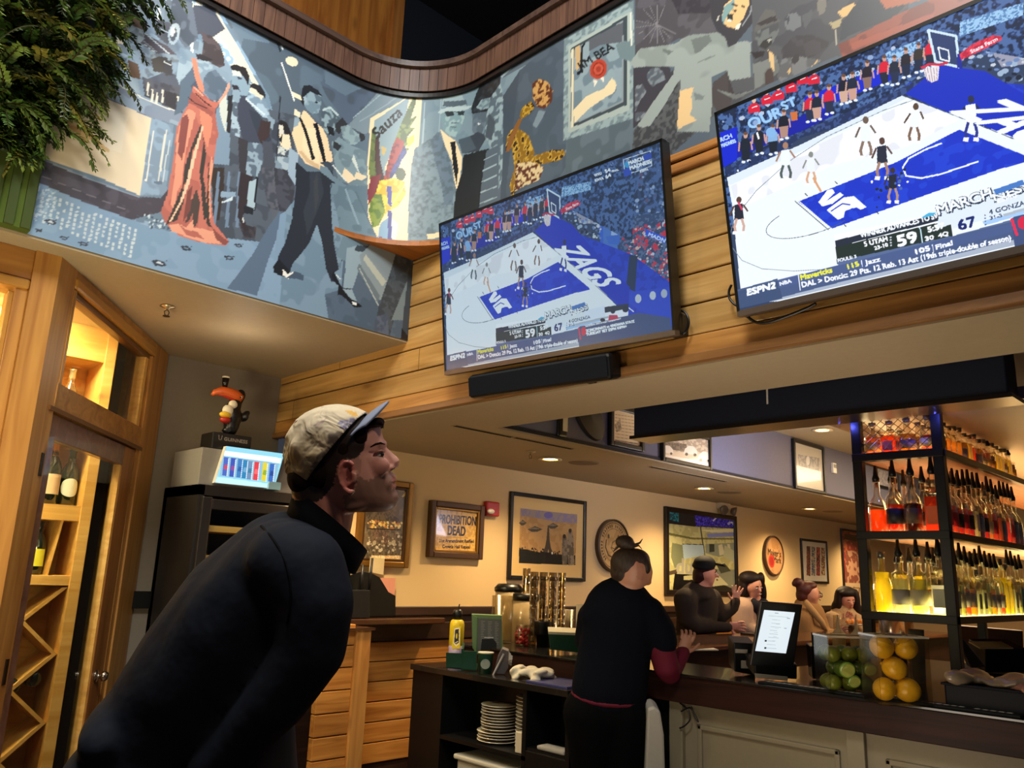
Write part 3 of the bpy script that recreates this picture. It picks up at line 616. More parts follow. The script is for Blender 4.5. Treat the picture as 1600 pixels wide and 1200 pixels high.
    P('#6e7672', '1080 62 1108 54 1112 64 1092 82 1086 84'); P('#6e7672', '1036 76 1052 80 1044 86 1036 80'); L('#79827d', '1090 98 1118 86', 2); P('#e8c48e', '1062 142 1084 136 1080 150 1082 166 1078 180 1090 188 1074 194 1060 202 1058 196'); P('#798280', '1084 144 1100 150 1098 156 1086 156')
    P('#3c3a40', '1108 -10 1182 -20 1190 10 1176 36 1150 68 1138 74 1134 60 1120 48 1112 30 1110 12'); P('#ecbf84', '1132 8 1148 -6 1170 -6 1170 8 1162 28 1148 44 1136 42 1130 34 1128 24'); P('#7fa0a0', '1132 10 1148 -2 1146 12 1134 28 1130 40 1128 26')
    P('#30302e', '1136 22 1146 22 1144 34 1136 32'); P('#f3eee0', '1137 30 1144 31 1142 34 1137 33'); L('#2a2a28', '1144 6 1152 9', 2.4); L('#2a2a28', '1158 8 1164 12', 2.4); P('#4a3c30', '1144 14 1152 16 1148 20'); P('#f2ecd8', '1150 40 1158 36 1154 46 1149 46'); P('#c9c6ba', '1121 26 1124 24 1123 32 1120 32')
    L('#8e9296', '1176 4 1172 22 1160 40', 2.4)
    # crowd with hats on the right
    P(('#55565a', '#4a4a4f', 16, .45), '1174 -30 1420 -80 1420 60 1300 90 1200 132 1120 180 1120 130 1176 120'); P('#4a4444', '1113 130 1136 112 1146 146 1140 168 1120 176 1113 160'); P('#403a3c', '1136 112 1142 130 1148 150 1140 156')
    P('#62605e', '1178 46 1188 26 1196 14 1210 16 1214 30 1222 32 1196 42 1180 50'); P('#3b3436', '1182 38 1196 30 1212 24 1214 32 1190 40'); P(('#6c706f', '#4c4e50', 6, .45), '1182 50 1216 34 1218 48 1208 66 1196 76 1186 72 1180 60'); P('#33302f', '1192 64 1206 58 1206 68 1196 78 1186 72'); P('#b3b3aa', '1198 62 1208 60 1202 66'); P('#2c2628', '1172 82 1180 92 1192 88 1196 80 1190 80')
    P(('#7d817e', '#6e726f', 10, .4), '1120 140 1150 148 1180 140 1176 100 1190 96 1212 86 1220 110 1196 130 1150 156'); P('#4a3a36', '1196 112 1206 104 1210 128 1196 134'); P('#e2bf88', '1200 78 1210 86 1210 112 1204 104')
    P('#73777a', '1226 34 1232 22 1244 20 1252 28 1252 40 1240 48 1228 46'); P('#45444a', '1228 30 1234 24 1232 40'); P('#5a5c60', '1252 24 1264 18 1270 14 1268 30 1258 46'); P(('#3f3c3f', '#494548', 9, .4), '1220 78 1240 56 1270 54 1296 66 1290 78 1240 104 1226 100')
    P(('#78797a', '#5f6062', 9, .45), '1214 120 1222 92 1250 88 1284 94 1270 104 1220 128'); E('#3a3638', 1243, 92, 5, 9, 25); P('#d9b47c', '1268 104 1280 90 1276 98'); P('#d9b47c', '1230 112 1236 104 1234 118'); P('#7d7870', '1280 -8 1292 -4 1290 18 1280 24 1276 8')
    P('#e2ba7c', '1308 18 1334 4 1340 14 1348 10 1340 20 1316 28'); P('#b4a47c', '1296 36 1316 28 1312 42 1302 46'); L('#b9b4a2', '1306 46 1308 70', 2); P('#3d4148', '1316 34 1350 -10 1400 -30 1420 0 1400 26 1340 50 1312 64')
    P(('#9a4f3a', '#7c3c2e', 12, .4), '1310 70 1420 14 1600 -60 1600 0 1420 60 1316 90'); P('#b46a4c', '1370 -6 1380 -20 1420 -30 1440 0 1400 10 1384 14'); P('#a8553e', '1330 68 1460 20 1460 30 1332 78')
GAIN_M = 0.92
# upper, curved mural: one sample about every 5 mm
CELL = 0.0052; S0, S1 = 0.55, XT + ARC + 4.0
W_ = int((S1 - S0) / CELL); H_ = int((ZT + 0.04 - ZB) / CELL)
cu_ = Canvas(W_, H_, None, '#5a6672')
cu_.to = lambda px, py: ((lambda q: ((q[0] - S0) / CELL, (q[1] - ZB) / CELL))(mural_s(px, py)))
paint_mural(cu_)
M_MURAL = vcol_mat('mural_paint', rough=0.42, gain=GAIN_M)
mural = thing('mural', 'painted mural of dancers, drinkers and musicians wrapping the upper wall around a curved corner', 'mural', (1.6, FY, ZS))
cu_.grid('upper_mural', lambda gx, gy: mural_pos(S0 + gx * CELL, ZB + gy * CELL), M_MURAL, mural, smooth=True)
W2 = int((2.70 - S0) / CELL); H2 = int((ZB - ZS) / CELL) + 1
cl_ = Canvas(W2, H2, None, '#5a6672')
cl_.to = lambda px, py: ((lambda q: ((q.x - S0) / CELL, (q.z - ZS) / CELL))(ony(px, py, FY)))
paint_mural(cl_)
cl_.grid('lower_mural', flat_pos((S0, FY, ZS), (2.70 - S0, 0, 0), (0, 0, ZB - ZS), W2, H2), M_MURAL, mural)
# ================================================================ the two screens on the plank wall, showing the same game
TVW = 1.42; TVH = TVW * 0.5725
TV1 = (2.6, 3.1628, 2.5244, TVW, 0.1485, -0.032); TV2 = (2.6, 1.4595, 2.5253, 1.41, 0.1495, 0.0078)
def tvpt(p, u, v, depth=0.0):
    xb, yl, zb, wd, t, r = p; h = wd * .5725; a = (u - .5) * wd; b = v * h
    a2 = a * math.cos(r) - b * math.sin(r); b2 = a * math.sin(r) + b * math.cos(r)
    P = Vector((xb - b2 * math.sin(t), yl - wd / 2 - a2, zb + b2 * math.cos(t)))
    n = Vector((-math.cos(t), 0, -math.sin(t))); return P + n * depth
def tvuv(p, px, py):
    P0 = tvpt(p, 0, 0); U = tvpt(p, 1, 0) - P0; V = tvpt(p, 0, 1) - P0; n = U.cross(V); X = onp(px, py, P0, n) - P0
    return X.dot(U) / U.length_squared, X.dot(V) / V.length_squared
SW, SH = 820, 470
def to_tv(p): return lambda x, y: (lambda q: (q[0] * (SW - 1), q[1] * (SH - 1)))(tvuv(p, x, y))
c = Canvas(SW, SH, to_tv(TV1), '#33425e')
A = to_tv(TV1); B = to_tv(TV2)
def paint_screen(c):
    P, E, L, T, K = c.P, c.E, c.L, c.T, c.speck
    RED = '#d8203a'; SK = '#c99c8a'
    c.to = A   # right-hand stands
    P(('#31456c', '#4a6496', 9, .4, '#22304c', .25), '680 340 1040 205 1060 420 900 330 800 360 690 410')
    K('860 290 1036 220 1050 330 960 350 880 330', ['#6a80ac', '#26324c', '#4a6298', '#9aaccc', '#303e62', '#5d4f70'], 420, 1, 3.2, 11)
    P(('#5c7eae', '#8fb4d6', 4, .5), '812 304 900 272 902 300 860 312 818 324'); K('815 303 900 272 900 300 820 322', ['#d8e8f4', '#27406c'], 60, .6, 2, 5)
    P('#3560c8', '930 302 950 284 966 300 968 380 940 382 932 340'); P('#4a74c0', '943 300 968 306 966 410 944 400'); P('#2346b4', '930 300 944 296 946 330 936 336'); P('#9a9aac', '900 330 930 320 942 330 940 350 906 348')
    K('830 330 940 330 940 380 850 350', ['#1d2638', '#9fb2c8', '#4b5c7c', '#c6ccd2', '#6c86b4'], 240, 1, 3, 12)
    P('#9db4dc', '958 334 970 340 972 370 956 368'); P('#3b68c4', '948 370 974 366 968 384 952 382')
    P(('#36486e', '#5a6c90', 6, .4), '970 340 1046 330 1052 470 1000 430 970 390')
    K('975 365 1048 340 1052 455 1000 430 975 390', [RED, '#b8455a', '#c3cadc', '#d6b3a8', '#31405e', '#c03048'], 330, 1, 3.3, 13); P('#2a55d4', '1010 358 1042 372 1042 382 1010 368'); T('#cfe0ff', 'MADN', 1014, 369, 1040, 380, 6, 0, .6)
    # baseline apron of the court and the team name
    P(('#2440c4', '#1e36b0', 14, .3), '820 350 848 348 880 355 990 400 1056 450 1060 510 1020 540 960 500 870 430 830 390')
    P('#2a47c8', '965 462 1054 452 1056 512 1000 490'); 
    P('#20304c', '985 400 998 402 994 460 980 452'); E('#c5cdd6', 999, 471, 5, 7); E('#c5cdd6', 1022, 466, 5, 7); E('#aeb8c8', 1040, 463, 5, 7)
    L('#e8eef6', '832 364 992 492', 1.6)
    c.to = B   # most of the picture is traced from the nearer screen
    P(('#2a3f6c', '#4c6a9c', 7, .42, '#1b2944', .28), '1110 170 1600 -40 1760 -60 1760 120 1500 70 1390 150 1240 220 1140 370 1130 370')
    K('1118 180 1530 10 1540 40 1400 100 1240 180 1125 250', ['#8ea6cc', '#202c44', '#5876a8', '#b8c4d8', '#394a6a'], 300, 1.5, 5, 21)
    P('#16209c', '1124 232 1200 205 1270 170 1300 150 1300 180 1250 205 1200 224 1130 256'); P('#1228c8', '1255 150 1400 94 1400 120 1300 160 1262 190'); P('#1228c8', '1122 206 1150 196 1150 250 1128 262')
    T('#9cc8f0', 'OUR', 1170, 200, 1222, 178, 17, 0, 1.4); T('#9cc8f0', 'ST', 1222, 170, 1244, 160, 14, 0, 1.4); T('#b8d4f0', 'MARCH', 1322, 122, 1346, 112, 7, 0, .7); T('#b8d4f0', 'RCH', 1124, 220, 1142, 213, 7, 0, .7); T('#b8d4f0', 'MADNESS', 1126, 229, 1148, 221, 6, 0, .6)
    P(('#9fc6e6', '#4a74a8', 3, .4), '1382 80 1440 56 1440 96 1390 100'); P(('#9fc6e6', '#5580b0', 3, .4), '1500 30 1600 0 1600 20 1500 54')
    for (x, y, s) in ((1176, 163, 1), (1196, 150, 1), (1214, 143, 1), (1234, 131, 1.1), (1252, 118, 1.1), (1270, 118, 1.1)):
        P(RED, [x - 8, y + 12, x - 9, y + 2, x - 3, y - 4, x + 4, y - 5, x + 9, y - 1, x + 10, y + 9]); E('#e0b8a0', x, y - 9, 3.4, 4.2); L('#f4e4e8', [x - 3, y + 3, x + 5, y], 1.6)
    def fan(x, y, s, top, leg, face=SK):   # seated or standing figure by the court
        P(top, [x - 7 * s, y + 8 * s, x - 6 * s, y - 6 * s, x - 2 * s, y - 10 * s, x + 4 * s, y - 11 * s, x + 8 * s, y - 7 * s, x + 8 * s, y + 6 * s]); E(face, x + s, y - 15 * s, 3.2 * s, 4.6 * s); E('#6a4a38', x + s, y - 18 * s, 3.2 * s, 2.6 * s)
        P(leg, [x - 6 * s, y + 7 * s, x + 8 * s, y + 5 * s, x + 7 * s, y + 22 * s, x - 3 * s, y + 24 * s]); L(face, [x - 8 * s, y - 4 * s, x - 9 * s, y + 9 * s], 2.4 * s); L(face, [x + 9 * s, y - 5 * s, x + 11 * s, y + 7 * s], 2.4 * s)
        E('#e8eef4', x - 2 * s, y + 26 * s, 3 * s, 2 * s); E('#e8eef4', x + 6 * s, y + 24 * s, 3 * s, 2 * s)
    P(('#25345a', '#3a4f80', 6, .4), '1130 262 1230 214 1380 150 1500 90 1530 110 1520 150 1400 170 1250 215 1140 290')
    for (x, y, t, l) in ((1162, 226, '#1c2432', '#1c2432'), (1183, 214, '#20242e', '#1e2430'), (1205, 214, '#88b0d8', '#1b2330'), (1222, 190, '#1a1e2c', '#b08878'), (1263, 162, RED, '#26304a'), (1274, 160, '#1e2436', SK), (1293, 150, RED, '#26304a'), (1316, 134, '#1a1e30', '#d0a890'), (1330, 130, '#20283c', SK), (1353, 112, '#28202c', '#8a6a60'), (1380, 104, RED, '#20283c'), (1396, 104, '#252b3c', '#25304c'), (1414, 92, '#2a2830', '#222c44'), (1434, 84, '#3a3430', '#222c44'), (1452, 76, RED, '#222c44')): fan(x, y, 1.05, t, l)
    E('#88b4e0', 1203, 206, 8, 8); P('#d0703a', '1233 174 1244 172 1245 186 1236 188'); L('#f4f4f4', '1181 206 1184 216', 3)
    K('1130 270 1240 222 1380 165 1500 105 1500 125 1390 172 1245 226 1140 280', ['#e8f0f8', '#20304e', '#16204a', '#5a70a0'], 120, 1, 2.6, 22)
    # court floor
    P('#eef3f6', '1134 278 1250 226 1410 148 1500 185 1605 225 1760 300 1760 460 1180 480 1158 478 1142 320'); P('#dfe8ee', '1134 278 1250 226 1410 148 1420 151 1260 232 1140 290 1136 288')
    P(('#f6f8fa', '#e6e6ea', 40, .3), '1140 292 1260 234 1426 156 1500 188 1420 230 1300 260 1150 330')
    L('#3a4450', '1410 148 1500 184 1610 230 1760 300', 1.6); L('#7b8790', '1426 156 1380 172 1290 214 1230 254 1180 300 1146 344 1139 372 1142 390 1158 412 1190 426 1240 430 1284 428', 1)
    P(('#1c36c0', '#2242cc', 16, .35), '1246 318 1300 296 1400 256 1480 214 1500 204 1612 250 1616 254 1560 270 1460 305 1300 362'); P('#1a32b8', '1414 146 1470 100 1540 110 1640 170 1760 230 1760 292 1612 228 1500 184')
    L('#3a4450', '1241 317 1294 364', 1.4); L('#f2f6fa', '1246 316 1298 362', 1.4)
    f = []
    for i in range(29):
        a = math.radians(44 + i * 180 / 28); f += [1268 + 72 * math.cos(a) * 1.0 - 18 * math.sin(a) * .0, 341 + 26 * math.sin(a) + (-72 * math.cos(a)) * .27 + 4]
    L('#4a5660', f, 1)
    L('#f2f6fa', '1472 226 1446 236 1420 250 1411 264 1416 278 1440 282 1470 276 1530 256', 2.6)
    for (x, y) in ((1259, 307), (1306, 288), (1320, 357), (1371, 337), (1424, 315)): L('#2a3440', [x - 2, y - 2, x + 2, y + 2], 1.6)
    P('#f4f7fa', '1278 319 1292 300 1300 298 1304 304 1290 318 1312 304 1318 308 1300 322 1284 326'); P('#f4f7fa', '1291 332 1318 312 1334 310 1354 328 1345 332 1338 328 1330 330 1320 334 1318 344 1309 348'); L('#1c36c0', '1298 334 1316 322 1328 324', 2)
    # players
    def pl(x, y, s, body, leg, skin, dx=0):
        E(skin, x + dx, y - 19 * s, 3.6 * s, 4.6 * s); P(body, [x - 6 * s + dx, y - 12 * s, x + 5 * s + dx, y - 14 * s, x + 6 * s, y + 2 * s, x + 7 * s, y + 8 * s, x - 6 * s, y + 9 * s])
        L(skin, [x - 7 * s + dx, y - 10 * s, x - 12 * s, y + 2 * s], 2.4 * s); L(skin, [x + 6 * s + dx, y - 12 * s, x + 12 * s, y - 3 * s], 2.4 * s); L(leg, [x - 3 * s, y + 8 * s, x - 6 * s, y + 19 * s, x - 4 * s, y + 27 * s], 3.4 * s); L(leg, [x + 4 * s, y + 8 * s, x + 7 * s, y + 18 * s, x + 6 * s, y + 27 * s], 3.4 * s)
        P('#f4f4f4', [x - 8 * s, y + 25 * s, x - 2 * s, y + 25 * s, x - 3 * s, y + 30 * s, x - 9 * s, y + 29 * s]); P('#f4f4f4', [x + 3 * s, y + 25 * s, x + 9 * s, y + 25 * s, x + 9 * s, y + 30 * s, x + 3 * s, y + 29 * s])
    pl(1153, 336, 1.15, '#242836', '#d2a896', '#5a4038'); L('#d04060', '1152 318 1158 330', 3); pl(1226, 250, 1.2, '#eef2f4', '#505c5c', '#a87c64'); pl(1266, 262, 1.05, '#eceff0', '#dca884', '#8a8c84'); pl(1352, 212, 1.3, '#eef2f6', '#8a7060', '#6e5a4c'); pl(1378, 246, 1.3, '#2a2e3e', '#a8806c', '#5a4038'); pl(1395, 290, 1.1, '#242836', '#b08c7c', '#3c3030'); pl(1428, 190, 1.25, '#f0f4f8', '#80604c', '#5a4434', 3); pl(1518, 182, 1.4, '#f4f6fa', '#2a3488', '#2a3048')
    L('#dca070', '1270 280 1282 302', 3.6); K('1360 280 1420 262 1420 300 1370 330', ['#f4f6f8', '#20283c', '#4a68a8'], 26, 1.4, 3.6, 23)
    # hoop
    P('#30406a', '1452 44 1494 54 1498 102 1462 94'); L('#cfe4ee', '1450 43 1494 53 1499 103 1462 94 1450 43', 4); L('#eef4f4', '1466 71 1482 76 1484 94 1470 90 1466 71', 2.2); P('#1c2c90', '1496 82 1502 82 1504 106 1496 104')
    P(('#e23a50', '#b82440', 4, .4), '1500 82 1520 66 1552 52 1566 54 1566 60 1540 74 1502 92'); T('#fbe4e8', 'State Farm', 1518, 81, 1560, 60, 6, 0, .5); P('#e8e0e0', '1442 106 1468 100 1466 124 1456 128 1448 122'); L('#d03048', '1440 104 1452 98 1468 99 1480 96', 4)
    for k in range(5): L('#9c6a78', [1444 + k * 5, 103, 1450 + k * 3.6, 126], .8)
    # graphics
    P('#f8fafc', '1304 372 1510 330 1510 342 1306 404'); 
    P('#29303f', '1304 382 1600 305 1760 270 1760 285 1600 318 1306 392'); P('#26332f', '1305 392 1486 350 1490 378 1308 420'); P('#eef2f8', '1486 350 1760 282 1760 318 1490 378'); P('#a8c8f0', '1540 370 1760 310 1760 322 1542 378')
    c.to = A; P('#dfe9f6', '860 503 946 482 947 500 863 520'); P('#a6c8ee', '884 516 942 502 942 506 886 521'); c.to = B
    T('#f0f2f4', 'WINNER ADVANCES TO SWEET 16 vs 1 TEXAS', 1345, 377, 1549, 325, 8.5, 0, .9); P('#dfe8ee', '1464 364 1548 340 1600 322 1600 296 1560 300 1470 336'); 
    P('#4ab0d8', '1440 346 1452 338 1464 338 1460 342 1446 346'); T('#20304c', 'MARCH', 1467, 341, 1552, 313, 17, 0, 3.4); T('#f2f6fa', 'MARCH', 1467, 341, 1552, 313, 16, 0, 1.0); T('#20304c', 'NESS', 1556, 320, 1612, 300, 13, 0, 3); T('#f2f6fa', 'NESS', 1556, 320, 1612, 300, 12, 0, .8); P('#4a7ac0', '1554 302 1600 286 1604 294 1558 310')
    T('#f0f2f4', 'ESPN', 1560, 323, 1590, 314, 7, .2, .8)
    T('#f4f4f4', '5 UTAH', 1351, 391, 1387, 382, 8, 0, .9); T('#f4f4f4', '23-10', 1367, 397, 1388, 391, 6, 0, .8); T('#f6f6f6', '59', 1404, 391, 1434, 383, 18, 0, 2.0); T('#f4f4f4', '5:57', 1451, 369, 1477, 362, 9, 0, 1.2); T('#f4f4f4', '30', 1447, 383, 1460, 380, 7, 0, 1); T('#f4f4f4', '4Q', 1468, 378, 1483, 374, 7, 0, 1); L('#c8e4ee', '1438 361 1443 388', 1.8)
    for k in range(4): E('#c8ccd0', 1392 + k * .3, 377 + k * 4.4, 1.6, 1.3)
    T('#1c2a6c', '67', 1500, 366, 1527, 359, 17, 0, 1.6); T('#30405c', '4 GONZAGA', 1548, 342, 1622, 322, 8, 0, .5); T('#30405c', '31-3', 1549, 350, 1568, 346, 6, 0, .5)
    for k in range(4): E('#4a5468', 1541 + k * .3, 343 + k * 5, 1.2, 1.2)
    P('#5a6c92', '1149 462 1310 424 1308 415 1490 376 1600 346 1760 305 1760 352 1600 380 1300 452 1152 490'); P('#4a5c7e', '1148 460 1214 442 1222 474 1152 490'); P('#5e70a0', '1214 444 1600 352 1760 315 1760 340 1600 366 1216 458')
    c.shade('1149 462 1600 350 1760 310 1760 352 1152 492', '#2c3c62', .35); T('#f2f6fa', 'ESPN2', 1166, 468, 1210, 456, 10, .25, 1.6); T('#e6eaf2', 'NBA', 1218, 453, 1236, 448, 6, 0, .8); L('#e8ecf2', '1247 436 1250 461', 1.8)
    T('#e8e648', 'Mavericks', 1251, 444, 1300, 432, 8.5, 0, 1.1); T('#e8e648', '115', 1325, 427, 1342, 422, 8, 0, 1.2); L('#e8ecf2', '1346 414 1348 424', 1.4); T('#f4f6fa', 'Jazz', 1352, 421, 1376, 415, 8, 0, .8); T('#f4f6fa', '105', 1432, 404, 1454, 398, 8, 0, 1.2); L('#e8ecf2', '1458 390 1460 402', 1.4); T('#f4f6fa', 'Final', 1464, 397, 1490, 390, 8, 0, .9); T('#e8ecf2', 'FOULS: 3', 1309, 416, 1338, 409, 5, 0, .7)
    T('#f4f6fa', 'DAL > Doncic: 29 Pts. 12 Reb. 13 Ast (19th triple-double of season)', 1253, 456, 1582, 383, 8.8, 0, .9)
    c.to = A
    P('#43527a', '905 516 1000 494 1050 502 1052 522 906 556'); L('#e83050', '905 517 908 536', 2); E('#d82848', 913, 523, 4, 7); T('#f2f4fa', 'NATIONAL INVITATION TOURNAMENT', 916, 516, 972, 504, 2.6, 0, .3); T('#f4f6fa', '2CINCINNATI vs 4INDIANA STATE', 917, 524, 993, 509, 4.4, 0, .7); T('#f4f6fa', 'TUESDAY 9ET ESPN ESPN+', 917, 530, 981, 517, 4.4, 0, .7)
    T('#f2f6fb', 'ZAGS', 866, 388, 934, 450, 42, 0, 1.8, up=(.99, -.12)); L('#b0b8c0', '900 512 952 500', 3); E('#23283a', 959, 490, 4, 5); P('#c83a58', '953 497 966 497 968 503 952 506'); E('#23283a', 979, 488, 5, 5); E('#23283a', 943, 505, 4, 3)
    L('#e8f0f8', '975 246 1018 232 1020 256 1000 264 978 270 975 246', 1); P('#2c4ab8', '975 262 986 258 988 270 976 274'); P('#2c4ab8', '1006 240 1019 234 1020 244 1008 248'); E('#38a0d8', 981, 254, 4, 5)
    T('#f0f4fa', 'MARCH', 984, 254, 1007, 246, 6, 0, .8); T('#f0f4fa', 'MADNESS', 986, 262, 1019, 251, 6, 0, .8); T('#e8ecf4', 'ESPN', 1002, 267, 1014, 263, 3.5, 0, .5)
    T('#e8ecf4', 'WVU', 930, 273, 941, 269, 4.5, 0, .6); T('#e8ecf4', 'IOWA', 931, 281, 944, 277, 4.5, 0, .6); T('#f2f4fa', '54', 947, 267, 955, 264, 5.5, 0, .7); T('#f2f4fa', '64', 948, 276, 956, 272, 5.5, 0, .7); T('#e8ecf4', 'FINAL', 957, 266, 968, 263, 3, 0, .4)
paint_screen(c)
mB = to_tv(TV1)
SCREEN2 = vcol_mat('screen_bright', emit=1.0, gain=1.12, rough=0.25, tint=(0.97, 1.0, 1.05))
SCREEN1 = vcol_mat('screen_angled', emit=1.0, gain=0.66, rough=0.25, tint=(0.84, 0.98, 1.06), lift=(.012, .022, .04))  # lift paints a bluish viewing-angle haze into this screen's colour
BLKP = mat('black_plastic', '#08090b', rough=0.35); GREYM = mat('grey_bezel', '#6e625a', rough=0.4, metal=0.6); DKM = mat('dark_metal', '#121316', rough=0.45, metal=0.5)
def make_tv(pose, scr, label):
    b = tvpt(pose, .5, 0); t = thing('television', label, 'television', tuple(b), group='matching televisions on the plank wall')
    def q(mb, u0, v0, u1, v1, d0, d1):
        p = [tvpt(pose, u, v, d0) for (u, v) in ((u0, v0), (u1, v0), (u1, v1), (u0, v1))]; n = tvpt(pose, 0, 0, d1) - tvpt(pose, 0, 0, d0); mb.prism(p, n)
    m = MB(); q(m, 0, 0, 1, 1, -0.055, -0.004); m.build('housing', BLKP, t)
    m = MB()
    for a in ((-0.002, .02, .006, 1), (.994, .02, 1.002, 1), (-0.002, .986, 1.002, 1.003)): q(m, *a, -0.03, 0.004)
    m.build('bezel', BLKP, t)
    m = MB(); q(m, -0.002, -.004, 1.002, .024, -0.03, 0.004); m.build('bottom_bezel', GREYM, t, label='brushed metal strip')
    P0 = tvpt(pose, 0.004, .022, 0.001); U = tvpt(pose, .996, .022, 0.001) - P0; V = tvpt(pose, 0.004, .988, 0.001) - P0
    c.grid('screen', flat_pos(P0, U, V, SW, SH), scr, t)
    m = MB()
    for u in (.2, .8):
        m = MB(); a = tvpt(pose, u, .16, -0.05); m.obox(Vector((2.672, a.y, a.z + .08)), (0.022, 0, 0), (0, 0.02, 0), (0, 0, 0.16)); m.build('wall_bracket', DKM, t)
    return t
make_tv(TV1, SCREEN1, 'farther television angled down, with a soundbar mounted underneath it')
make_tv(TV2, SCREEN2, 'nearer and brighter television at the upper right with a loose cable hanging under it')
# status light of the farther screen
# soundbar under the farther screen
m = MB(); a = tvpt(TV1, .13, -.03, -.02); b = tvpt(TV1, .77, -.03, -.02); L_ = b - a; mid = (a + b) / 2 + Vector((0.02, 0, -0.055))
t = thing('soundbar', 'long black soundbar hanging under the farther television', 'soundbar', tuple(mid))
m.obox(mid, L_ / 2, (0.045, 0, 0.012), (-0.008, 0, 0.06)); m.build('housing', BLKP, t, bevel=0.02)
m = MB(); m.obox(mid + Vector((-0.048, 0, -.013)), L_ * .485, (0.002, 0, 0.0), (-0.006, 0, 0.045)); m.build('grille', mat('speaker_cloth', '#0d1018', rough=0.95), t)
for q in (.30, -.35): m = MB(); m.obox(mid + L_ * q + Vector((.045, 0, .0)), (.02, 0, 0), (0, .02, 0), (0, 0, .05)); m.build('mounting_bracket', DKM, t)
# cables
def cable(name, pts, r, label, cat='cable', m=None):
    k = MB(); P_ = [Vector(p) for p in pts]; q = []
    for i in range(len(P_) - 1):
        p0 = P_[max(i - 1, 0)]; p1 = P_[i]; p2 = P_[i + 1]; p3 = P_[min(i + 2, len(P_) - 1)]
        for j in range(8):
            t = j / 8.0; q.append(0.5 * ((2 * p1) + (-p0 + p2) * t + (2 * p0 - 5 * p1 + 4 * p2 - p3) * t * t + (-p0 + 3 * p1 - 3 * p2 + p3) * t ** 3))
    q.append(P_[-1]); k.tube(q, r, 6); return single(name, k, m or BLKP, label, cat, smooth=True)
cable('television_cable', [onx(x, y, 2.66) for (x, y) in ((1050, 498), (1058, 486), (1070, 488), (1076, 500), (1074, 514), (1066, 522), (1058, 516), (1054, 506))], 0.005, 'thin black cable looping out at the right edge of the farther television')
cable('television_cable', [onx(x, y, 2.66) for (x, y) in ((1143, 445), (1139, 455), (1140, 466), (1146, 474), (1152, 478))], 0.005, 'thin black cable beside the lower left corner of the nearer television')
cable('television_cable', [onx(x, y, 2.66) for (x, y) in ((1165, 492), (1180, 503), (1200, 504), (1230, 494), (1260, 482), (1275, 474))], 0.006, 'black cable sagging beneath the nearer television')
t = thing('network_box', 'small black box with a red light at the lower right of the farther television', 'box', tuple(onx(1062, 512, 2.68)))
m = MB(); p = onx(1062, 512, 2.68); m.box(p.x - .03, p.y - .03, p.z - .04, p.x + .02, p.y + .03, p.z + .05); m.build('case', BLKP, t, bevel=.004)
m = MB(); p = onx(1053, 520, 2.63); m.ball(p, .006, 8, 6); m.build('status_light', mat('red_light', '#ff5a48', emit=4), t)
# ================================================================ shell of the place
CREAM = mat('cream_plaster', '#d6b988', rough=0.75, bump=0.04, bscale=90); CEIL = mat('ceiling_paint', '#a8977a', rough=0.6); GREYW = mat('grey_wall_paint', '#84796a', rough=0.7)
SLATE = mat('slate_wall_paint', '#6b6b80', rough=0.6); NAVY = mat('navy_paint', '#0a1632', rough=0.5); DARKC = mat('dark_ceiling', '#12161f', rough=0.8)
PINE = wood('knotty_pine', '#c39a5c', '#a67a3c', 'Y', 1.0, 0.45, plank=0.1345, coat=0.1); PINEX = wood('knotty_pine_panel', '#c98a3e', '#9c5e20', 'X', 1.0, 0.5, plank=0.13)
FIR = wood('honey_fir', '#b98540', '#97622a', 'Z', 0.8, 0.42); FIRX = wood('honey_fir_rail', '#b07c3c', '#8e5c28', 'X', 0.8, 0.42)
DOORW = wood('walnut_door', '#86604c', '#6a4638', 'X', 0.8, 0.32, coat=0.3); WAL = wood('dark_walnut', '#3a2318', '#24140d', 'X', 1, 0.4, kn=0.1); WALY = wood('dark_walnut_bar', '#2e1812', '#1c0e0a', 'Y', 1, 0.5, kn=0.1); WALY.node_tree.nodes['Principled BSDF'].inputs['Specular IOR Level'].default_value = .12
CAPW = wood('cap_rail_wood', '#6b4c3c', '#4a3228', 'Z', 1.3, 0.5, kn=0.1); FLOORM = wood('floor_boards', '#5a3d28', '#3a2618', 'X', 0.8, 0.4, plank=0.14, paxis='Y')
BLACKW = mat('black_laminate', '#0a0a0b', rough=0.35); BLACKS = mat('black_stone', '#121213', rough=0.18, coat=0.3)
ZC = 2.411; YB = 4.79; YR = 3.45; ZU = 2.89; XB = 3.25
m = MB(); m.box(-4, -3, -0.1, 15, 7.5, 0); struct('floor', m, FLOORM)
m = MB(); m.box(WX + .03, YB, 0, 15, YB + .15, 3.0); struct('wall_back', m, CREAM)
m = MB(); m.box(1.75, 5.12, 0, WX + .03, 5.25, ZS); struct('wall_passage', m, GREYW)
m = MB(); m.box(13.5, -3, 0, 13.65, YB, 3.2); struct('wall_far', m, CREAM)
# facade carrying the mural, its soffit and the beam wall
m = MB(); m.box(-4.0, FY + .006, ZS, WX, FY + .18, 4.45); struct('wall_facade', m, GREYW)
m = MB(); m.box(-4.0, FY + .006, ZS - .012, WX, 5.25, ZS); struct('ceiling_soffit', m, CEIL)
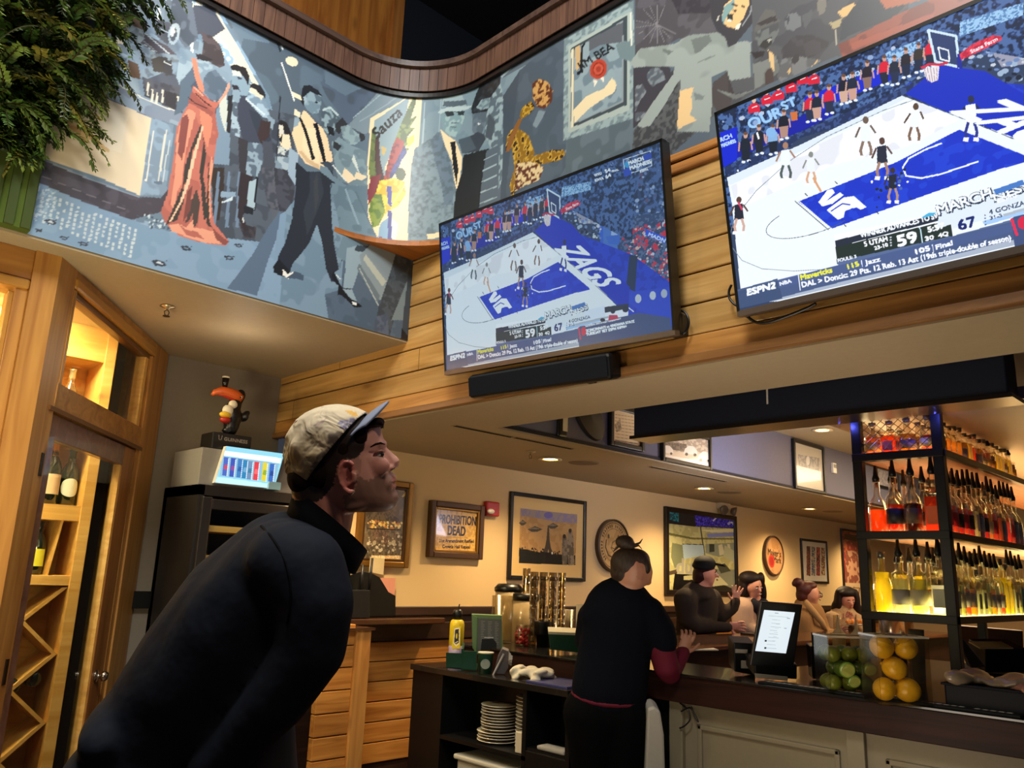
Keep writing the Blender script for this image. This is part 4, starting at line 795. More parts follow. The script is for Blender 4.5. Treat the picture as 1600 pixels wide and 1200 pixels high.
# plank wall made of boards
t = thing('wall_planks', None, None, (WX, 2, ZC)); t['kind'] = 'structure'
zz = ZC + .105; k = 0
while zz < ZB - .01:
    z1 = min(zz + .1345, ZB); m = MB(); m.box(WX, -2.2, zz + .004, WX + .03, 5.12, z1 - .004); m.build('plank', PINE, t, bevel=.004); zz = z1; k += 1
m = MB(); m.box(WX + .012, -2.2, ZC, WX + .4, 5.12, 3.2); m.build('backing', mat('plank_shadow_gap', '#4a2c12', rough=.8), t)
m = MB(); m.box(WX - .004, -2.2, ZC, WX + .03, 5.12, ZC + .104); m.build('bottom_board', wood('pine_bottom_board', '#c08a46', '#96622a', 'Y', 1, .45), t, bevel=.003)
m = MB(); m.box(WX - .022, -2.2, ZC - .012, WX + .03, 5.12, ZC + .024); m.build('bottom_trim', wood('pine_trim', '#8e6234', '#704a26', 'Y', 1, .4), t, bevel=.004)
m = MB(); m.box(WX - .03, -2.2, ZB - .035, WX + .03, YT, ZB); m.box(WX - .018, -2.2, ZB - .085, WX + .03, YT, ZB - .04); m.build('top_moulding', wood('pine_moulding', '#b87c40', '#8e5a2a', 'Y', 1, .35), t, bevel=.008)
for i, z0 in enumerate([ZC + .105 + .1345 * j for j in range(6)]):
    yy = 4.9 - (i * 1.37) % 2.2
    m = MB()
    while yy > -2: m.box(WX - .0006, yy, z0 + .006, WX + .001, yy + .003, z0 + .128); yy -= 2.44
    m.build('board_joint', mat('plank_shadow_gap', '#4a2c12'), t)
m = MB(); m.box(WX + .03, -2.2, ZB, WX + .35, YT + .6, 4.45); struct('wall_band', m, GREYW)
# wooden underside of the curved corner
pts = [(XT, FY, ZB), (WX, FY, ZB), (WX, YT, ZB)] + [(XT + RF * math.sin(a), YT + RF * math.cos(a), ZB) for a in [math.pi / 2 * (1 - i / 14) for i in range(1, 14)]]
m = MB(); m.prism(pts, (0, 0, .03)); struct('trim_1', m, wood('corner_soffit_wood', '#b06a28', '#8a4e1c', 'X', 1, .5))
# slatted cap rail over the mural
def rail(s, z0, z1, dep, mb, n=1.0):
    pass
def sweep(z0, z1, o0, o1, sa, sb, step=.03):
    """band following the mural line, standing out from o0 to o1"""
    vs = []; fs = []; ss = []; s = sa
    while s < sb: ss.append(s); s += step
    ss.append(sb); k = 0
    for s in ss:
        x, y, _ = [float(v) for v in mural_pos(np.array(s), np.array(0.0))]
        if s <= XT: n = Vector((0, -1, 0))
        elif s <= XT + ARC: th = (s - XT) / RF; n = Vector((-math.sin(th), -math.cos(th), 0))
        else: n = Vector((-1, 0, 0))
        b = Vector((x, y, 0))
        for (o_, z) in ((o0, z0), (o1, z0), (o1, z1), (o0, z1)): q = b + n * o_; vs.append((q.x, q.y, z))
    for i in range(len(ss) - 1):
        a = i * 4; b = a + 4
        for j in range(4): jj = (j + 1) % 4; fs.append((a + j, a + jj, b + jj, b + j))
    fs.append((0, 1, 2, 3)); n_ = (len(ss) - 1) * 4; fs.append((n_ + 3, n_ + 2, n_ + 1, n_)); mb = MB(); mb.add(vs, fs); return mb
SE = XT + ARC + 5.2
t = thing('cap_rail', 'dark brown slatted wooden cap rail curving along the top of the mural', 'rail', (2.4, 3.4, ZT))
sl = MB(); s = -3.0; i = 0
while s < SE:
    step = .062; q = sweep(ZT, ZT + .15, .0, .035, s + .0035, s + step, .031); sl.add(q.v, q.f); s += step
sl.build('slats', CAPW, t)
sweep(ZT, ZT + .145, -.02, .028, -3, SE).build('backing', mat('cap_backing', '#241812'), t)
sweep(ZT + .15, ZT + .185, -.06, .06, -3, SE).build('top_trim', wood('cap_top_wood', '#5c463c', '#3f2e28', 'X', 1, .4), t)
sweep(ZT - .03, ZT, .0, .02, -3, SE).build('bottom_trim', mat('cap_dark_trim', '#1c1514', rough=.4), t)
# upper room beyond the cap rail
xu = ony(612, 40, 5.2).x; xv = ony(628, 40, 5.2).x
m = MB(); m.box(.4, 5.2, 4.4, xu, 5.3, 7.2); struct('wall_upper', m, wood('upper_panel', '#b0702c', '#8a4f1c', 'Z', .7, .5))
m = MB(); m.box(xu, 5.18, 4.4, xv, 5.3, 7.2); struct('trim_2', m, wood('upper_post', '#a86c34', '#84501f', 'Z', .7, .5))
m = MB(); m.box(-4, -3, 6.6, 6, 7.5, 6.7); m.box(xv, 5.2, 4.0, 8, 5.3, 6.6); m.box(5.6, -3, 4.0, 5.7, 5.5, 6.6); m.box(2.9, -3, 4.4, 8, 5.3, 4.42); struct('ceiling_upper', m, DARKC)
# cream underside of the beam, the bar ceiling and the recess
m = MB(); m.box(WX + .012, -2.2, ZC - .02, XB, YB, ZC); struct('ceiling_beam', m, CEIL)
m = MB(); m.box(XB, YR, ZC - .02, 15, YB, ZC); struct('ceiling_bar', m, CEIL)
m = MB(); m.box(XB - .02, YR, ZC, 15, YR + .12, ZU + .05); struct('wall_recess', m, SLATE)
m = MB(); m.box(XB - .06, -2.2, ZC, XB, YR, ZU); struct('wall_beam_back', m, NAVY)
m = MB(); m.box(XB - .06, -3, ZU, 15, YR + .1, ZU + .1); struct('ceiling_recess', m, CEIL)
m = MB(); m.box(XB, YR - .014, ZC - .008, 15, YR, ZC + .01); struct('trim_3', m, mat('dark_edge', '#20202a'))
# dark hanging canopy over the back bar
t = thing('hanging_canopy', 'dark navy box canopy hanging from the ceiling above the bar', 'canopy', (4.1, 2.0, 2.42))
m = MB(); m.box(4.08, .95, 2.42, 4.26, 3.05, ZU); m.build('body', NAVY, t, bevel=.006)
m = MB(); m.box(4.06, .93, 2.405, 4.28, 3.07, 2.425); m.build('lower_lip', mat('canopy_lip', '#2a2422', rough=.3, metal=.4), t)
m = MB(); m.box(4.075, 2.12, 2.52, 4.08, 2.13, 2.62); m.build('pull_rod', mat('white_plastic', '#e6e2da', rough=.4), t)
m = MB(); m.box(4.30, -.6, 2.44, 8.5, 1.95, 2.5); struct('ceiling_back_bar', m, mat('back_bar_ceiling', '#7e7060', rough=.5))
# wainscot ledge and panelling on the back wall
m = MB(); m.box(WX + .03, YB - .06, 1.225, 13.5, YB, 1.285); struct('trim_4', m, WAL, bevel=.005)
m = MB(); m.box(WX + .03, YB - .20, 1.175, 3.9, YB - .03, 1.215); struct('trim_5', m, wood('ledge_walnut', '#54331e', '#3a2214', 'X', 1, .25, kn=.1, coat=.5), bevel=.006)
t = thing('wall_wainscot', None, None, (3.5, YB, 0)); t['kind'] = 'structure'
zz = .27
while zz < 1.05:
    m = MB(); m.box(3.17, YB - .04, zz + .003, 13.5, YB - .015, zz + .127); m.build('board', PINEX, t, bevel=.004); zz += .13
m = MB(); m.box(WX + .03, YB - .03, 0, 13.5, YB, 1.23); m.build('backing', WAL, t)
m = MB(); m.box(3.0, YB - .07, 1.06, 13.5, YB - .01, 1.175); m.build('top_rail', WAL, t, bevel=.003)  # dark walnut band paints the shadow cast under the ledge
t = thing('booth_partition', 'low pine partition of horizontal boards ending in a corner post behind the man', 'partition', (2.95, 4.45, 0))
zz = .03
while zz < 1.1:
    m = MB(); m.box(2.78, 4.42, zz + .003, 3.02, 4.47, zz + .127); m.build('board', PINEX, t, bevel=.004); zz += .13
m = MB(); m.box(3.02, 4.40, 0, 3.13, 4.56, 1.17); m.build('corner_post', wood('pine_post', '#c48a44', '#9c6428', 'Z', .9, .5), t, bevel=.004)
m = MB(); m.box(2.76, 4.39, 1.16, 3.15, 4.74, 1.175); m.build('cap', wood('ledge_walnut', '#54331e', '#3a2214'), t)
m = MB(); m.box(3.13, 4.56, .04, 3.15, YB - .05, 1.1); m.build('inner_board', PINEX, t)
# black rail on the passage wall, beside the wine room
m = MB(); m.box(1.86, 5.085, 1.26, 2.2, 5.12, 1.36); struct('trim_6', m, mat('black_trim', '#0b0a0a', rough=.4))
# ================================================================ the glazed wine room at the left
CA = Vector((.89, 3.78, 0)); CB_ = Vector((1.80, 4.98, 0)); CD = (CB_ - CA).normalized(); CN = Vector((CD.y, -CD.x, 0)); CL = (CB_ - CA).length
def cp(u, z, n=0.0):
    q = CA + CD * u + CN * n; return Vector((q.x, q.y, z))
def cbox(mb, u0, u1, z0, z1, n0, n1):
    return mb.obox(cp((u0 + u1) / 2, (z0 + z1) / 2, (n0 + n1) / 2), CD * abs(u1 - u0) / 2, CN * abs(n1 - n0) / 2, (0, 0, abs(z1 - z0) / 2))
PANE = glass('window_pane', '#f4f6f4', .02, mixf=.93)
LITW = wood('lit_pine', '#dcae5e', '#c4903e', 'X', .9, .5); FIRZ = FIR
# front window wall, facing the room
t = thing('window_1', None, None, (0, 3.8, 0)); t['kind'] = 'structure'
m = MB(); m.box(-4, 3.8, 2.70, .79, 3.94, ZS - .012); m.build('header', FIRX, t, bevel=.003)
m = MB(); m.box(-4, 3.79, 2.655, .79, 3.95, 2.70); m.build('header_moulding', mat('gold_moulding', '#b07c34', rough=.35), t, bevel=.01)
m = MB(); m.box(-4, 3.8, 0, .79, 3.94, .9); m.build('sill_wall', FIRX, t)
for x in (-1.2, .74): m = MB(); m.box(x, 3.805, .9, x + .05, 3.93, 2.66); m.build('jamb', FIRZ, t, bevel=.006)
m = MB(); m.box(.722, 3.82, .9, .742, 3.90, 2.64); m.build('glazing_bead', mat('gold_moulding', '#b07c34'), t, bevel=.004)
m = MB(); m.box(-4, 3.86, .9, .74, 3.866, 2.66); m.build('pane', PANE, t)
# corner column: front face and its chamfered face
m = MB(); m.prism([(.79, 3.785, 0), (.89, 3.785, 0), tuple(cp(.17, 0, .0)), tuple(cp(.17, 0, -.12)), (.79, 3.95, 0)], (0, 0, ZS - .012)); struct('trim_7', m, FIR)
# door facet
t = thing('wall_wine_room', None, None, tuple(CA)); t['kind'] = 'structure'
m = MB(); cbox(m, .17, CL, 2.80, ZS - .012, -.10, -.002); m.build('header', FIRX, t)
m = MB(); cbox(m, .17, 1.40, 2.745, 2.80, -.09, .012); m.build('header_moulding', mat('gold_moulding', '#b07c34'), t, bevel=.012)
m = MB(); cbox(m, .19, 1.36, 2.715, 2.745, -.07, -.01); m.build('inner_moulding', mat('brown_moulding', '#6b4420', rough=.35), t, bevel=.006)
m = MB(); cbox(m, 1.395, CL + .16, 0, ZS - .012, -.13, 0); m.build('post', FIR, t, bevel=.003)
m = MB(); cbox(m, 1.35, 1.395, 2.20, 2.74, -.08, .006); m.build('jamb', FIR, t, bevel=.006)
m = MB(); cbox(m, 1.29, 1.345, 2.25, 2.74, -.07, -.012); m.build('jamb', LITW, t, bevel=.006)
m = MB(); cbox(m, .17, .195, 2.2, 2.74, -.08, .004); m.build('jamb', FIR, t)
m = MB(); cbox(m, .16, 1.395, 2.185, 2.30, -.10, .004); m.build('transom_rail', FIRX, t, bevel=.003)
m = MB(); cbox(m, .195, 1.30, 2.30, 2.72, -.045, -.04); m.build('pane', PANE, t)
m = MB(); cbox(m, 1.345, 1.40, 0, 2.19, -.12, -.01); m.build('door_jamb', FIR, t)
m = MB(); cbox(m, .12, 1.40, 2.17, 2.19, -.05, .006); m.build('door_stop', mat('brown_moulding', '#6b4420'), t)
t = thing('door_1', None, None, tuple(cp(.75, 0))); t['kind'] = 'structure'
m = MB(); cbox(m, .145, .26, 0.01, 2.165, -.06, -.012); m.build('hinge_stile', DOORW, t, bevel=.003)
m = MB(); cbox(m, 1.165, 1.335, 0.01, 2.165, -.06, -.012); m.build('latch_stile', wood('fir_stile', '#a8713a', '#845224', 'Z', .8, .35), t, bevel=.003)
m = MB(); cbox(m, .26, 1.165, 2.055, 2.165, -.06, -.012); m.build('top_rail', DOORW, t, bevel=.003)
m = MB(); cbox(m, .26, 1.165, 0.01, .3, -.06, -.012); m.build('bottom_rail', DOORW, t, bevel=.003)
m = MB(); cbox(m, 1.145, 1.168, .3, 2.055, -.055, -.016); m.build('glazing_bead', LITW, t)
m = MB(); cbox(m, .26, 1.165, .3, 2.055, -.038, -.033); m.build('pane', PANE, t)
kn = MB(); kn.lathe([(0.0, .062), (.018, .06), (.027, .048), (.026, .034), (.012, .024), (.011, .008), (.03, .006), (.032, 0)], cp(1.235, .93, -.012), 20, ax=CN); kn.build('knob', mat('brushed_steel', '#b9b2a4', rough=.22, metal=1), t, smooth=True)
for z in (1.93, 1.08): m = MB(); cbox(m, .125, .15, z - .05, z + .05, -.02, .004); m.build('hinge', mat('bronze_hinge', '#2c1f16', rough=.4, metal=.7), t)
# inside of the room: ceiling, back and the wine cabinet
m = MB(); m.prism([(-4, 3.94, 2.79), (.88, 3.94, 2.79), tuple(cp(.2, 2.79, -.09)), tuple(cp(CL - .02, 2.79, -.09)), (1.66, 5.0, 2.79), (-4, 5.0, 2.79)], (0, 0, .03)); struct('ceiling_wine_room', m, mat('wine_room_ceiling', '#e6d6a8', rough=.7))
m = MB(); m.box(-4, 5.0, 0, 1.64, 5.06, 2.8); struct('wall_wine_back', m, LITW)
t = thing('wine_cabinet', 'tall pine wine cabinet with open niches above diagonal bottle racks behind the glass', 'cabinet', (.3, 4.8, 0))
XS = [-1.29, -.83, -.37, .09, .55, .99, 1.42]
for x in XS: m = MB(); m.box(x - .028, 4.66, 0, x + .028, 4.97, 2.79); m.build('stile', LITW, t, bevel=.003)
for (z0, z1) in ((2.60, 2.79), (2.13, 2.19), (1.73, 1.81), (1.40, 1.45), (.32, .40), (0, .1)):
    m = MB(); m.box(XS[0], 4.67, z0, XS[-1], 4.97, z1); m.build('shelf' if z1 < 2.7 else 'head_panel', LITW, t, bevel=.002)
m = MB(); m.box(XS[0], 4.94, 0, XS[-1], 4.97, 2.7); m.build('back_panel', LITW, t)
for i in range(4, 6):
    a, b = XS[i] + .028, XS[i + 1] - .028
    for k in (0.36, .7):
        x = a + (b - a) * k; m = MB(); m.prism([(x, 4.69, 1.45), (x + .012, 4.69, 1.45), (x + .045, 4.69, 1.73), (x + .033, 4.69, 1.73)], (0, .25, 0)); m.build('divider', LITW, t)
    z = .40; sgn = 1
    while z < 1.39:
        zt = min(z + .33, 1.40); h = zt - z
        for (xa, xb) in ((a, b), (b, a)):
            m = MB(); m.prism([(xa, 4.68, z), (xa + (.025 if xb > xa else -.025), 4.68, z), (xb, 4.68, zt - .0), (xb - (.025 if xb > xa else -.025), 4.68, zt)], (0, .25, 0)); m.build('rack_slat', LITW, t)
        z = zt
m = MB(); m.box(1.45, 4.76, 0, 1.53, 4.80, 2.79); struct('wine_gap_dark', m, mat('dark_gap', '#1c1410', rough=.8))  # dark sheet paints the darkness of the gap beside the cabinet
# bottles and glasses in the cabinet
GREENB = mat('green_bottle_glass', '#0f1c0c', rough=.08, coat=.6)
def wine(name, loc, label, h=.31, r=.038, foil='#c8902e', paper='#d9cfa8', glasscol=None, oval=False, group=None, axis=None, cat='bottle'):
    t = thing(name, label, cat, loc, 0, group); g = glasscol or GREENB
    m = MB(); m.lathe([(r * .85, 0), (r, .008), (r, h * .56), (r * .8, h * .68), (r * .42, h * .78), (r * .36, h * .97), (r * .42, h * .975), (r * .42, h)], loc, 18); m.build('glass_body', g, t, smooth=True)
    m = MB(); m.lathe([(r * .45, h * .76), (r * .40, h * .80), (r * .39, h * .97), (r * .46, h * .975), (r * .44, h * 1.005), (0, h * 1.006)], loc, 16); m.build('foil', mat('foil_' + foil[1:], foil, rough=.3, metal=.7), t, smooth=True)
    if paper:
        m = MB(); n = 14; vs = []; fs = []
        for i in range(n + 1):
            a = math.radians(-155 + 130 * i / n); k = 1.02 * r
            zz0, zz1 = h * .16, h * .48
            if oval: q = math.sqrt(max(0, 1 - ((i / n) * 2 - 1) ** 2)); mid = h * .32; zz0, zz1 = mid - h * .16 * q - .001, mid + h * .16 * q + .001
            for z in (zz0, zz1): vs.append((loc[0] + k * math.cos(a), loc[1] + k * math.sin(a), loc[2] + z))
        for i in range(n): fs.append((2 * i, 2 * i + 2, 2 * i + 3, 2 * i + 1))
        m.add(vs, fs); m.build('label', mat('paper_' + paper[1:], paper, rough=.6), t, smooth=True)
    return t
wine('sparkling_wine_bottle', (1.27, 4.76, 2.19), 'bronze-tinted bottle with a pale foil neck in the top niche above the door', h=.36, r=.042, foil='#cdbb8c', paper=None, glasscol=mat('bronze_bottle', '#6a4a26', rough=.15, coat=.5))
t = thing('drinking_glass', 'clear glass standing beside the bronze bottle in the top niche', 'glass', (1.35, 4.76, 2.19)); m = MB(); m.lathe([(.026, 0), (.034, .12), (.031, .12), (.024, .006), (0, .006)], (1.35, 4.76, 2.19), 18); m.build('bowl', glass('clear_glass', '#f2efe6', .03, mixf=.6), t, smooth=True)
wine('champagne_bottle', (1.245, 4.75, 1.81), 'champagne bottle with orange neck foil and a pale square label', h=.33, r=.047, foil='#d08a22', paper='#d8b890')
wine('champagne_bottle', (1.34, 4.77, 1.81), 'dark bottle with a round white label beside the orange-foil champagne', h=.30, r=.045, foil='#23301c', paper='#d8dcc8', oval=True)
wine('wine_bottle', (1.235, 4.75, 1.45), 'dark bottle with a bright yellow label on the third shelf of the wine cabinet', h=.27, r=.04, foil='#20201c', paper='#d8d43a')
wine('wine_bottle', (.80, 4.76, 2.19), 'bottle with a white label seen through the left front window', h=.32, r=.04, foil='#2a2622', paper='#e4dcc4')
for i, (x, z) in enumerate(((1.12, .86), (1.22, .91), (1.17, .80), (1.31, .94))):
    m = MB(); m.lathe([(.0, 0), (.034, .002), (.038, .01), (.038, .2), (.014, .25), (.013, .3)], (x, 4.70, z), 14, ax=(0, 1, 0))
    o = single('wine_bottle', m, GREENB, ['dark wine bottle lying in the crossed rack, leftmost of the upper group', 'dark wine bottle lying in the crossed rack, between its two neighbours', 'dark wine bottle lying lowest of the upper group in the crossed rack', 'dark wine bottle lying in the crossed rack, nearest the door latch'][i], 'bottle', 'bottles lying in the diagonal wine rack', smooth=True)
m = MB(); m.lathe([(.0, 0), (.034, .002), (.038, .01), (.038, .2), (.014, .25), (.013, .3)], (1.15, 4.70, .47), 14, ax=(0, 1, 0)); single('wine_bottle', m, mat('gold_foil_bottle', '#a8843a', rough=.25, metal=.4), 'gold-ended bottle lying lowest in the crossed wine rack', 'bottle', smooth=True)
# ---------------------------------------------------------------- beverage cooler with its lit sign, and the toucan
FYc, FZ = 4.6, 1.985
STEEL = mat('brushed_steel_dark', '#4a4440', rough=.35, metal=.8)
t = thing('beverage_cooler', 'tall dark steel beverage cooler with a glass front and pine shelves behind the man', 'cooler', (2.3, 4.85, 0))
m = MB(); m.box(1.985, FYc, .1, 2.02, 5.1, FZ); m.build('side_panel', mat('cooler_side', '#2c2622', rough=.5, metal=.3), t)
m = MB(); m.box(2.62, FYc, .1, 2.66, 5.1, FZ); m.build('side_panel', mat('cooler_side', '#2c2622'), t)
m = MB(); m.box(1.985, FYc, FZ - .06, 2.66, 5.1, FZ); m.build('top_panel', STEEL, t)
m = MB(); m.box(1.985, 5.05, .1, 2.66, 5.1, FZ); m.build('back_panel', mat('cooler_inside', '#3a2e26', rough=.6), t)
m = MB(); m.box(1.985, FYc, 0, 2.66, 5.1, .14); m.build('base', mat('cooler_side', '#2c2622'), t)
for x in (2.0, 2.585): m = MB(); m.box(x, FYc - .035, .16, x + .06, FYc - .002, FZ - .07); m.build('door_stile', STEEL, t, bevel=.006)
for z in (.16, FZ - .14): m = MB(); m.box(2.06, FYc - .035, z, 2.585, FYc - .002, z + .06); m.build('door_rail', STEEL, t, bevel=.004)
m = MB(); m.box(2.06, FYc - .022, .22, 2.585, FYc - .018, FZ - .13); m.build('pane', PANE, t)
for z in (1.72, 1.55, 1.38, 1.2, 1.0, .8): m = MB(); m.box(2.025, FYc + .02, z, 2.615, 5.0, z + .035); m.build('shelf', LITW, t)
m = MB(); m.box(2.07, 4.7, 1.585, 2.13, 4.76, 1.70); single('dark_bottle', m, GREENB, 'dark box-like bottle on the second shelf of the beverage cooler', 'bottle', bevel=.01)
# dispenser box on top with the lit display
t = thing('display_sign', 'grey box on the cooler with a glowing sign picturing energy drink cans', 'sign', (2.3, 4.8, FZ))
m = MB(); m.box(2.0, 4.66, FZ, 2.66, 5.06, FZ + .225); m.build('housing', mat('grey_box', '#8d8680', rough=.5), t, bevel=.004)
sg = Canvas(150, 90, None, '#8fd0e4')
A_ = ony(354, 697, 4.62); B_ = ony(444, 709, 4.62); C_ = ony(428, 764, 4.62); D_ = ony(336, 754, 4.62)
def tsg(x, y):   # affine map of the slanted sign
    u = Vector((B_.x - A_.x, B_.z - A_.z)); v = Vector((D_.x - A_.x, D_.z - A_.z)); p = ony(x, y, 4.62); q = Vector((p.x - A_.x, p.z - A_.z)); det = u.x * v.y - u.y * v.x
    return ((q.x * v.y - q.y * v.x) / det * 149, (u.x * q.y - u.y * q.x) / det * 89)
sg.to = tsg
sg.P('#e8fbff', '351 704 440 716 438 724 350 712'); sg.P('#bfe8f2', '340 745 430 757 428 764 336 754'); sg.P('#8cb8d0', '348 712 436 724 430 752 343 744')
for i, (x, cl, c2) in enumerate(((350, '#4a64b8', '#c04a60'), (361, '#3a54b0', '#8a4a90'), (372, '#3f7ab8', '#2a5aa0'), (380, '#2f7fb0', '#6aa0c8'), (388, '#6a8ab0', '#3a7a9a'), (398, '#d8404a', '#f06a70'), (411, '#d8c83a', '#8aa83a'), (422, '#3a68b8', '#2a4a90'))):
    y = 714 + i * 1.4; sg.P(cl, [x, y, x + 8, y + 1, x + 5, y + 30, x - 3, y + 29]); sg.P(c2, [x + 1, y + 12, x + 7, y + 13, x + 5, y + 20, x - 1, y + 19]); sg.P('#e8f4f8', [x + 7, y + 2, x + 8, y + 2, x + 5, y + 30, x + 4, y + 30])
sg.grid('screen', flat_pos((A_.x, 4.62, A_.z), (B_.x - A_.x, 0, B_.z - A_.z), (D_.x - A_.x, 0, D_.z - A_.z), 150, 90), vcol_mat('lit_sign', emit=1.25, rough=.3), t)
m = MB(); m.prism([(A_.x, 4.623, A_.z), (B_.x, 4.623, B_.z), (C_.x, 4.623, C_.z), (D_.x, 4.623, D_.z)], (0, .037, 0)); m.build('screen_back', mat('white_plastic', '#e6e2da'), t)
m = MB(); a = ony(421, 752, 4.6); b = ony(438, 766, 4.6); m.box(a.x, 4.60, b.z, b.x, 4.66, a.z); m.build('badge', mat('pale_badge', '#9ac4d4', rough=.4), t)
# toucan statue with a pint of stout on its beak
TX, TY, TZ = 2.095, 4.75, FZ + .225
k = (4.82 / 4.6); 
def tc(px, py, dy=0.0): p = ony(px, py, TY + dy); return p
t = thing('toucan_statue', 'black and red toucan figurine balancing a dark pint on its orange beak', 'statue', tuple(tc(352, 692)))
p0 = tc(352, 692); bz = p0.z
m = MB(); m.box(tc(322, 690).x, TY - .085, TZ, tc(383, 695).x, TY + .085, tc(352, 680).z); m.build('base', mat('black_base', '#141212', rough=.4), t, bevel=.008)
bm = MB(); 
for (x, y, rx, ry) in ((363, 671, .030, .04), (362, 662, .050, .05), (363, 652, .060, .055), (363, 642, .052, .045), (367, 632, .042, .04), (372, 624, .034, .03), (376, 618, .032, .03), (381, 652, .024, .05), (385, 646, .015, .045), (357, 674, .028, .02)): bm.ball(tc(x, y), (rx, ry, rx * 1.25))
bm.tube([tc(352, 668), tc(357, 676)], .03)
fuse(bm, 'body', mat('toucan_black', '#0f0e10', rough=.35), t, .007, 5)
bb = MB(); bb.ball(tc(356, 641, -.045), (.036, .022, .034)); bb.ball(tc(354, 648, -.05), (.036, .022, .024)); bb.ball(tc(364, 632, -.035), (.030, .02, .028)); fuse(bb, 'chest', mat('toucan_white', '#e8dcc0', rough=.4), t, .005, 3)
bb = MB(); bb.ball(tc(352, 648, -.056), (.038, .022, .020)); bb.build('yellow_band', mat('toucan_yellow', '#e0b428', rough=.4), t, smooth=True)
bb = MB(); bb.ball(tc(352, 656, -.052), (.036, .024, .022)); bb.build('red_band', mat('toucan_red', '#a82418', rough=.4), t, smooth=True)
bk = MB(); bk.tube([tc(376, 624, -.01), tc(368, 618, -.012), tc(358, 614, -.012), tc(346, 611, -.012), tc(336, 613, -.012), tc(331, 617, -.012)], [.032, .036, .034, .029, .019, .008], 12); bk.build('beak', mat('toucan_orange', '#cf5a1e', rough=.35), t, smooth=True)
bk = MB(); bk.tube([tc(374, 628, -.014), tc(362, 622, -.016), tc(350, 617, -.016), tc(340, 616, -.016)], [.014, .016, .013, .006], 10); bk.build('lower_beak', mat('toucan_crimson', '#b02a1c', rough=.35), t, smooth=True)
e = MB(); e.ball(tc(376, 621, -.034), .012, 10, 8); ey = e.build('eye', mat('toucan_white', '#e8dcc0'), t, smooth=True); e = MB(); e.ball(tc(376, 621, -.045), .005, 8, 6); e.build('pupil', mat('toucan_black', '#0f0e10'), ey, smooth=True)
g = MB(); a = tc(351, 607); g.lathe([(.014, 0), (.018, .03), (.022, .066), (.0, .066)], a, 16); gl = g.build('pint', mat('stout', '#120a08', rough=.15), t, smooth=True); g = MB(); g.lathe([(.022, .066), (.023, .076), (0, .078)], a, 16); g.build('foam', mat('toucan_white', '#e8dcc0'), gl, smooth=True)
cu = Canvas(110, 26, None, '#161414'); cu.T('#8a8078', 'GUINNESS', 30, 18, 98, 18, 9, 0, .6); cu.L('#8a8078', '14 6 16 18 22 18 24 6', 1.6)
xa, xb = tc(322, 690).x, tc(383, 695).x; cu.grid('lettering', flat_pos((xa + .005, TY - .0865, tc(352, 681).z), (xb - xa - .01, 0, 0), (0, 0, -.058), 110, 26), vcol_mat('printed', rough=.5), t)
# ================================================================ pictures and fittings on the walls
PRINT = vcol_mat('printed', rough=.5); GLOSSP = vcol_mat('glazed_print', rough=.22, coat=.6)
BLKF = mat('black_frame', '#0e0b0a', rough=.35); GOLD = mat('gilt_frame', '#8a6226', rough=.35, metal=.7); GOLD2 = mat('gilt_dark', '#4a2f14', rough=.45, metal=.4)
def wallrect(p, Y):
    """corners (left, right, bottom, top) on the plane y = Y from photo points top-left, bottom-right, averaging"""
    tl, tr, br, bl = [ony(px, py, Y) for (px, py) in p]
    return (tl.x + bl.x) / 2, (tr.x + br.x) / 2, (bl.z + br.z) / 2, (tl.z + tr.z) / 2
def framed(name, label, cat, corners, Y, fw, fmat, paint, W, H, dep=.03, matw=0.0, group=None, pm=None, base='#cccccc', inner=None):
    x0, x1, z0, z1 = wallrect(corners, Y); t = thing(name, label, cat, ((x0 + x1) / 2, Y, z0), 0, group)
    m = MB(); m.box(x0, Y - dep, z0, x0 + fw, Y - .001, z1); m.box(x1 - fw, Y - dep, z0, x1, Y - .001, z1); m.box(x0 + fw, Y - dep, z0, x1 - fw, Y - .001, z0 + fw); m.box(x0 + fw, Y - dep, z1 - fw, x1 - fw, Y - .001, z1)
    m.build('frame', fmat, t, bevel=min(.006, fw * .3))
    if inner:
        m = MB(); a = fw; b = fw + .018
        for q in ((x0 + a, z0 + a, x0 + b, z1 - a), (x1 - b, z0 + a, x1 - a, z1 - a), (x0 + b, z0 + a, x1 - b, z0 + b), (x0 + b, z1 - b, x1 - b, z1 - a)): m.box(q[0], Y - dep * .8, q[1], q[2], Y - .002, q[3])
        m.build('inner_moulding', inner, t, bevel=.004)
    c = Canvas(W, H, None, base); f = fw * .6
    X0, X1, Z0, Z1 = x0 + f, x1 - f, z0 + f, z1 - f; c.to = lambda px, py: ((lambda q: ((q.x - X0) / (X1 - X0) * (W - 1), (Z1 - q.z) / (Z1 - Z0) * (H - 1)))(ony(px, py, Y)))
    paint(c); c.grid('picture', flat_pos((X0, Y - dep * .45, Z1), (X1 - X0, 0, 0), (0, 0, Z0 - Z1), W, H), pm or GLOSSP, t)
    return t
def pt_prohib(c):
    c.P(('#d6ac54', '#c09440', 10, .4), '660 775 760 780 755 880 655 880'); c.T('#1a1410', 'PROHIBITION', 683, 817, 740, 821, 14.5, 0, .7); c.T('#1a1410', 'DEAD', 696, 835, 723, 837, 15, 0, .9)
    c.T('#3a2812', '21st Ammendment Ratified', 683, 847, 737, 848, 5.5, 0, .5); c.T('#3a2812', 'Crowds Hail Repeal', 688, 856, 731, 857, 5.5, 0, .5); c.L('#8a6a34', '692 793 722 796', 1); L = c.L; L('#8a6a30', '694 839 728 841', .7)
framed('framed_headline', 'gilt framed newspaper headline with bold black words on yellow paper', 'picture', ((670, 781), (752, 791), (748, 875), (663, 870)), YB, .045, GOLD2, pt_prohib, 300, 270, .05, inner=GOLD)
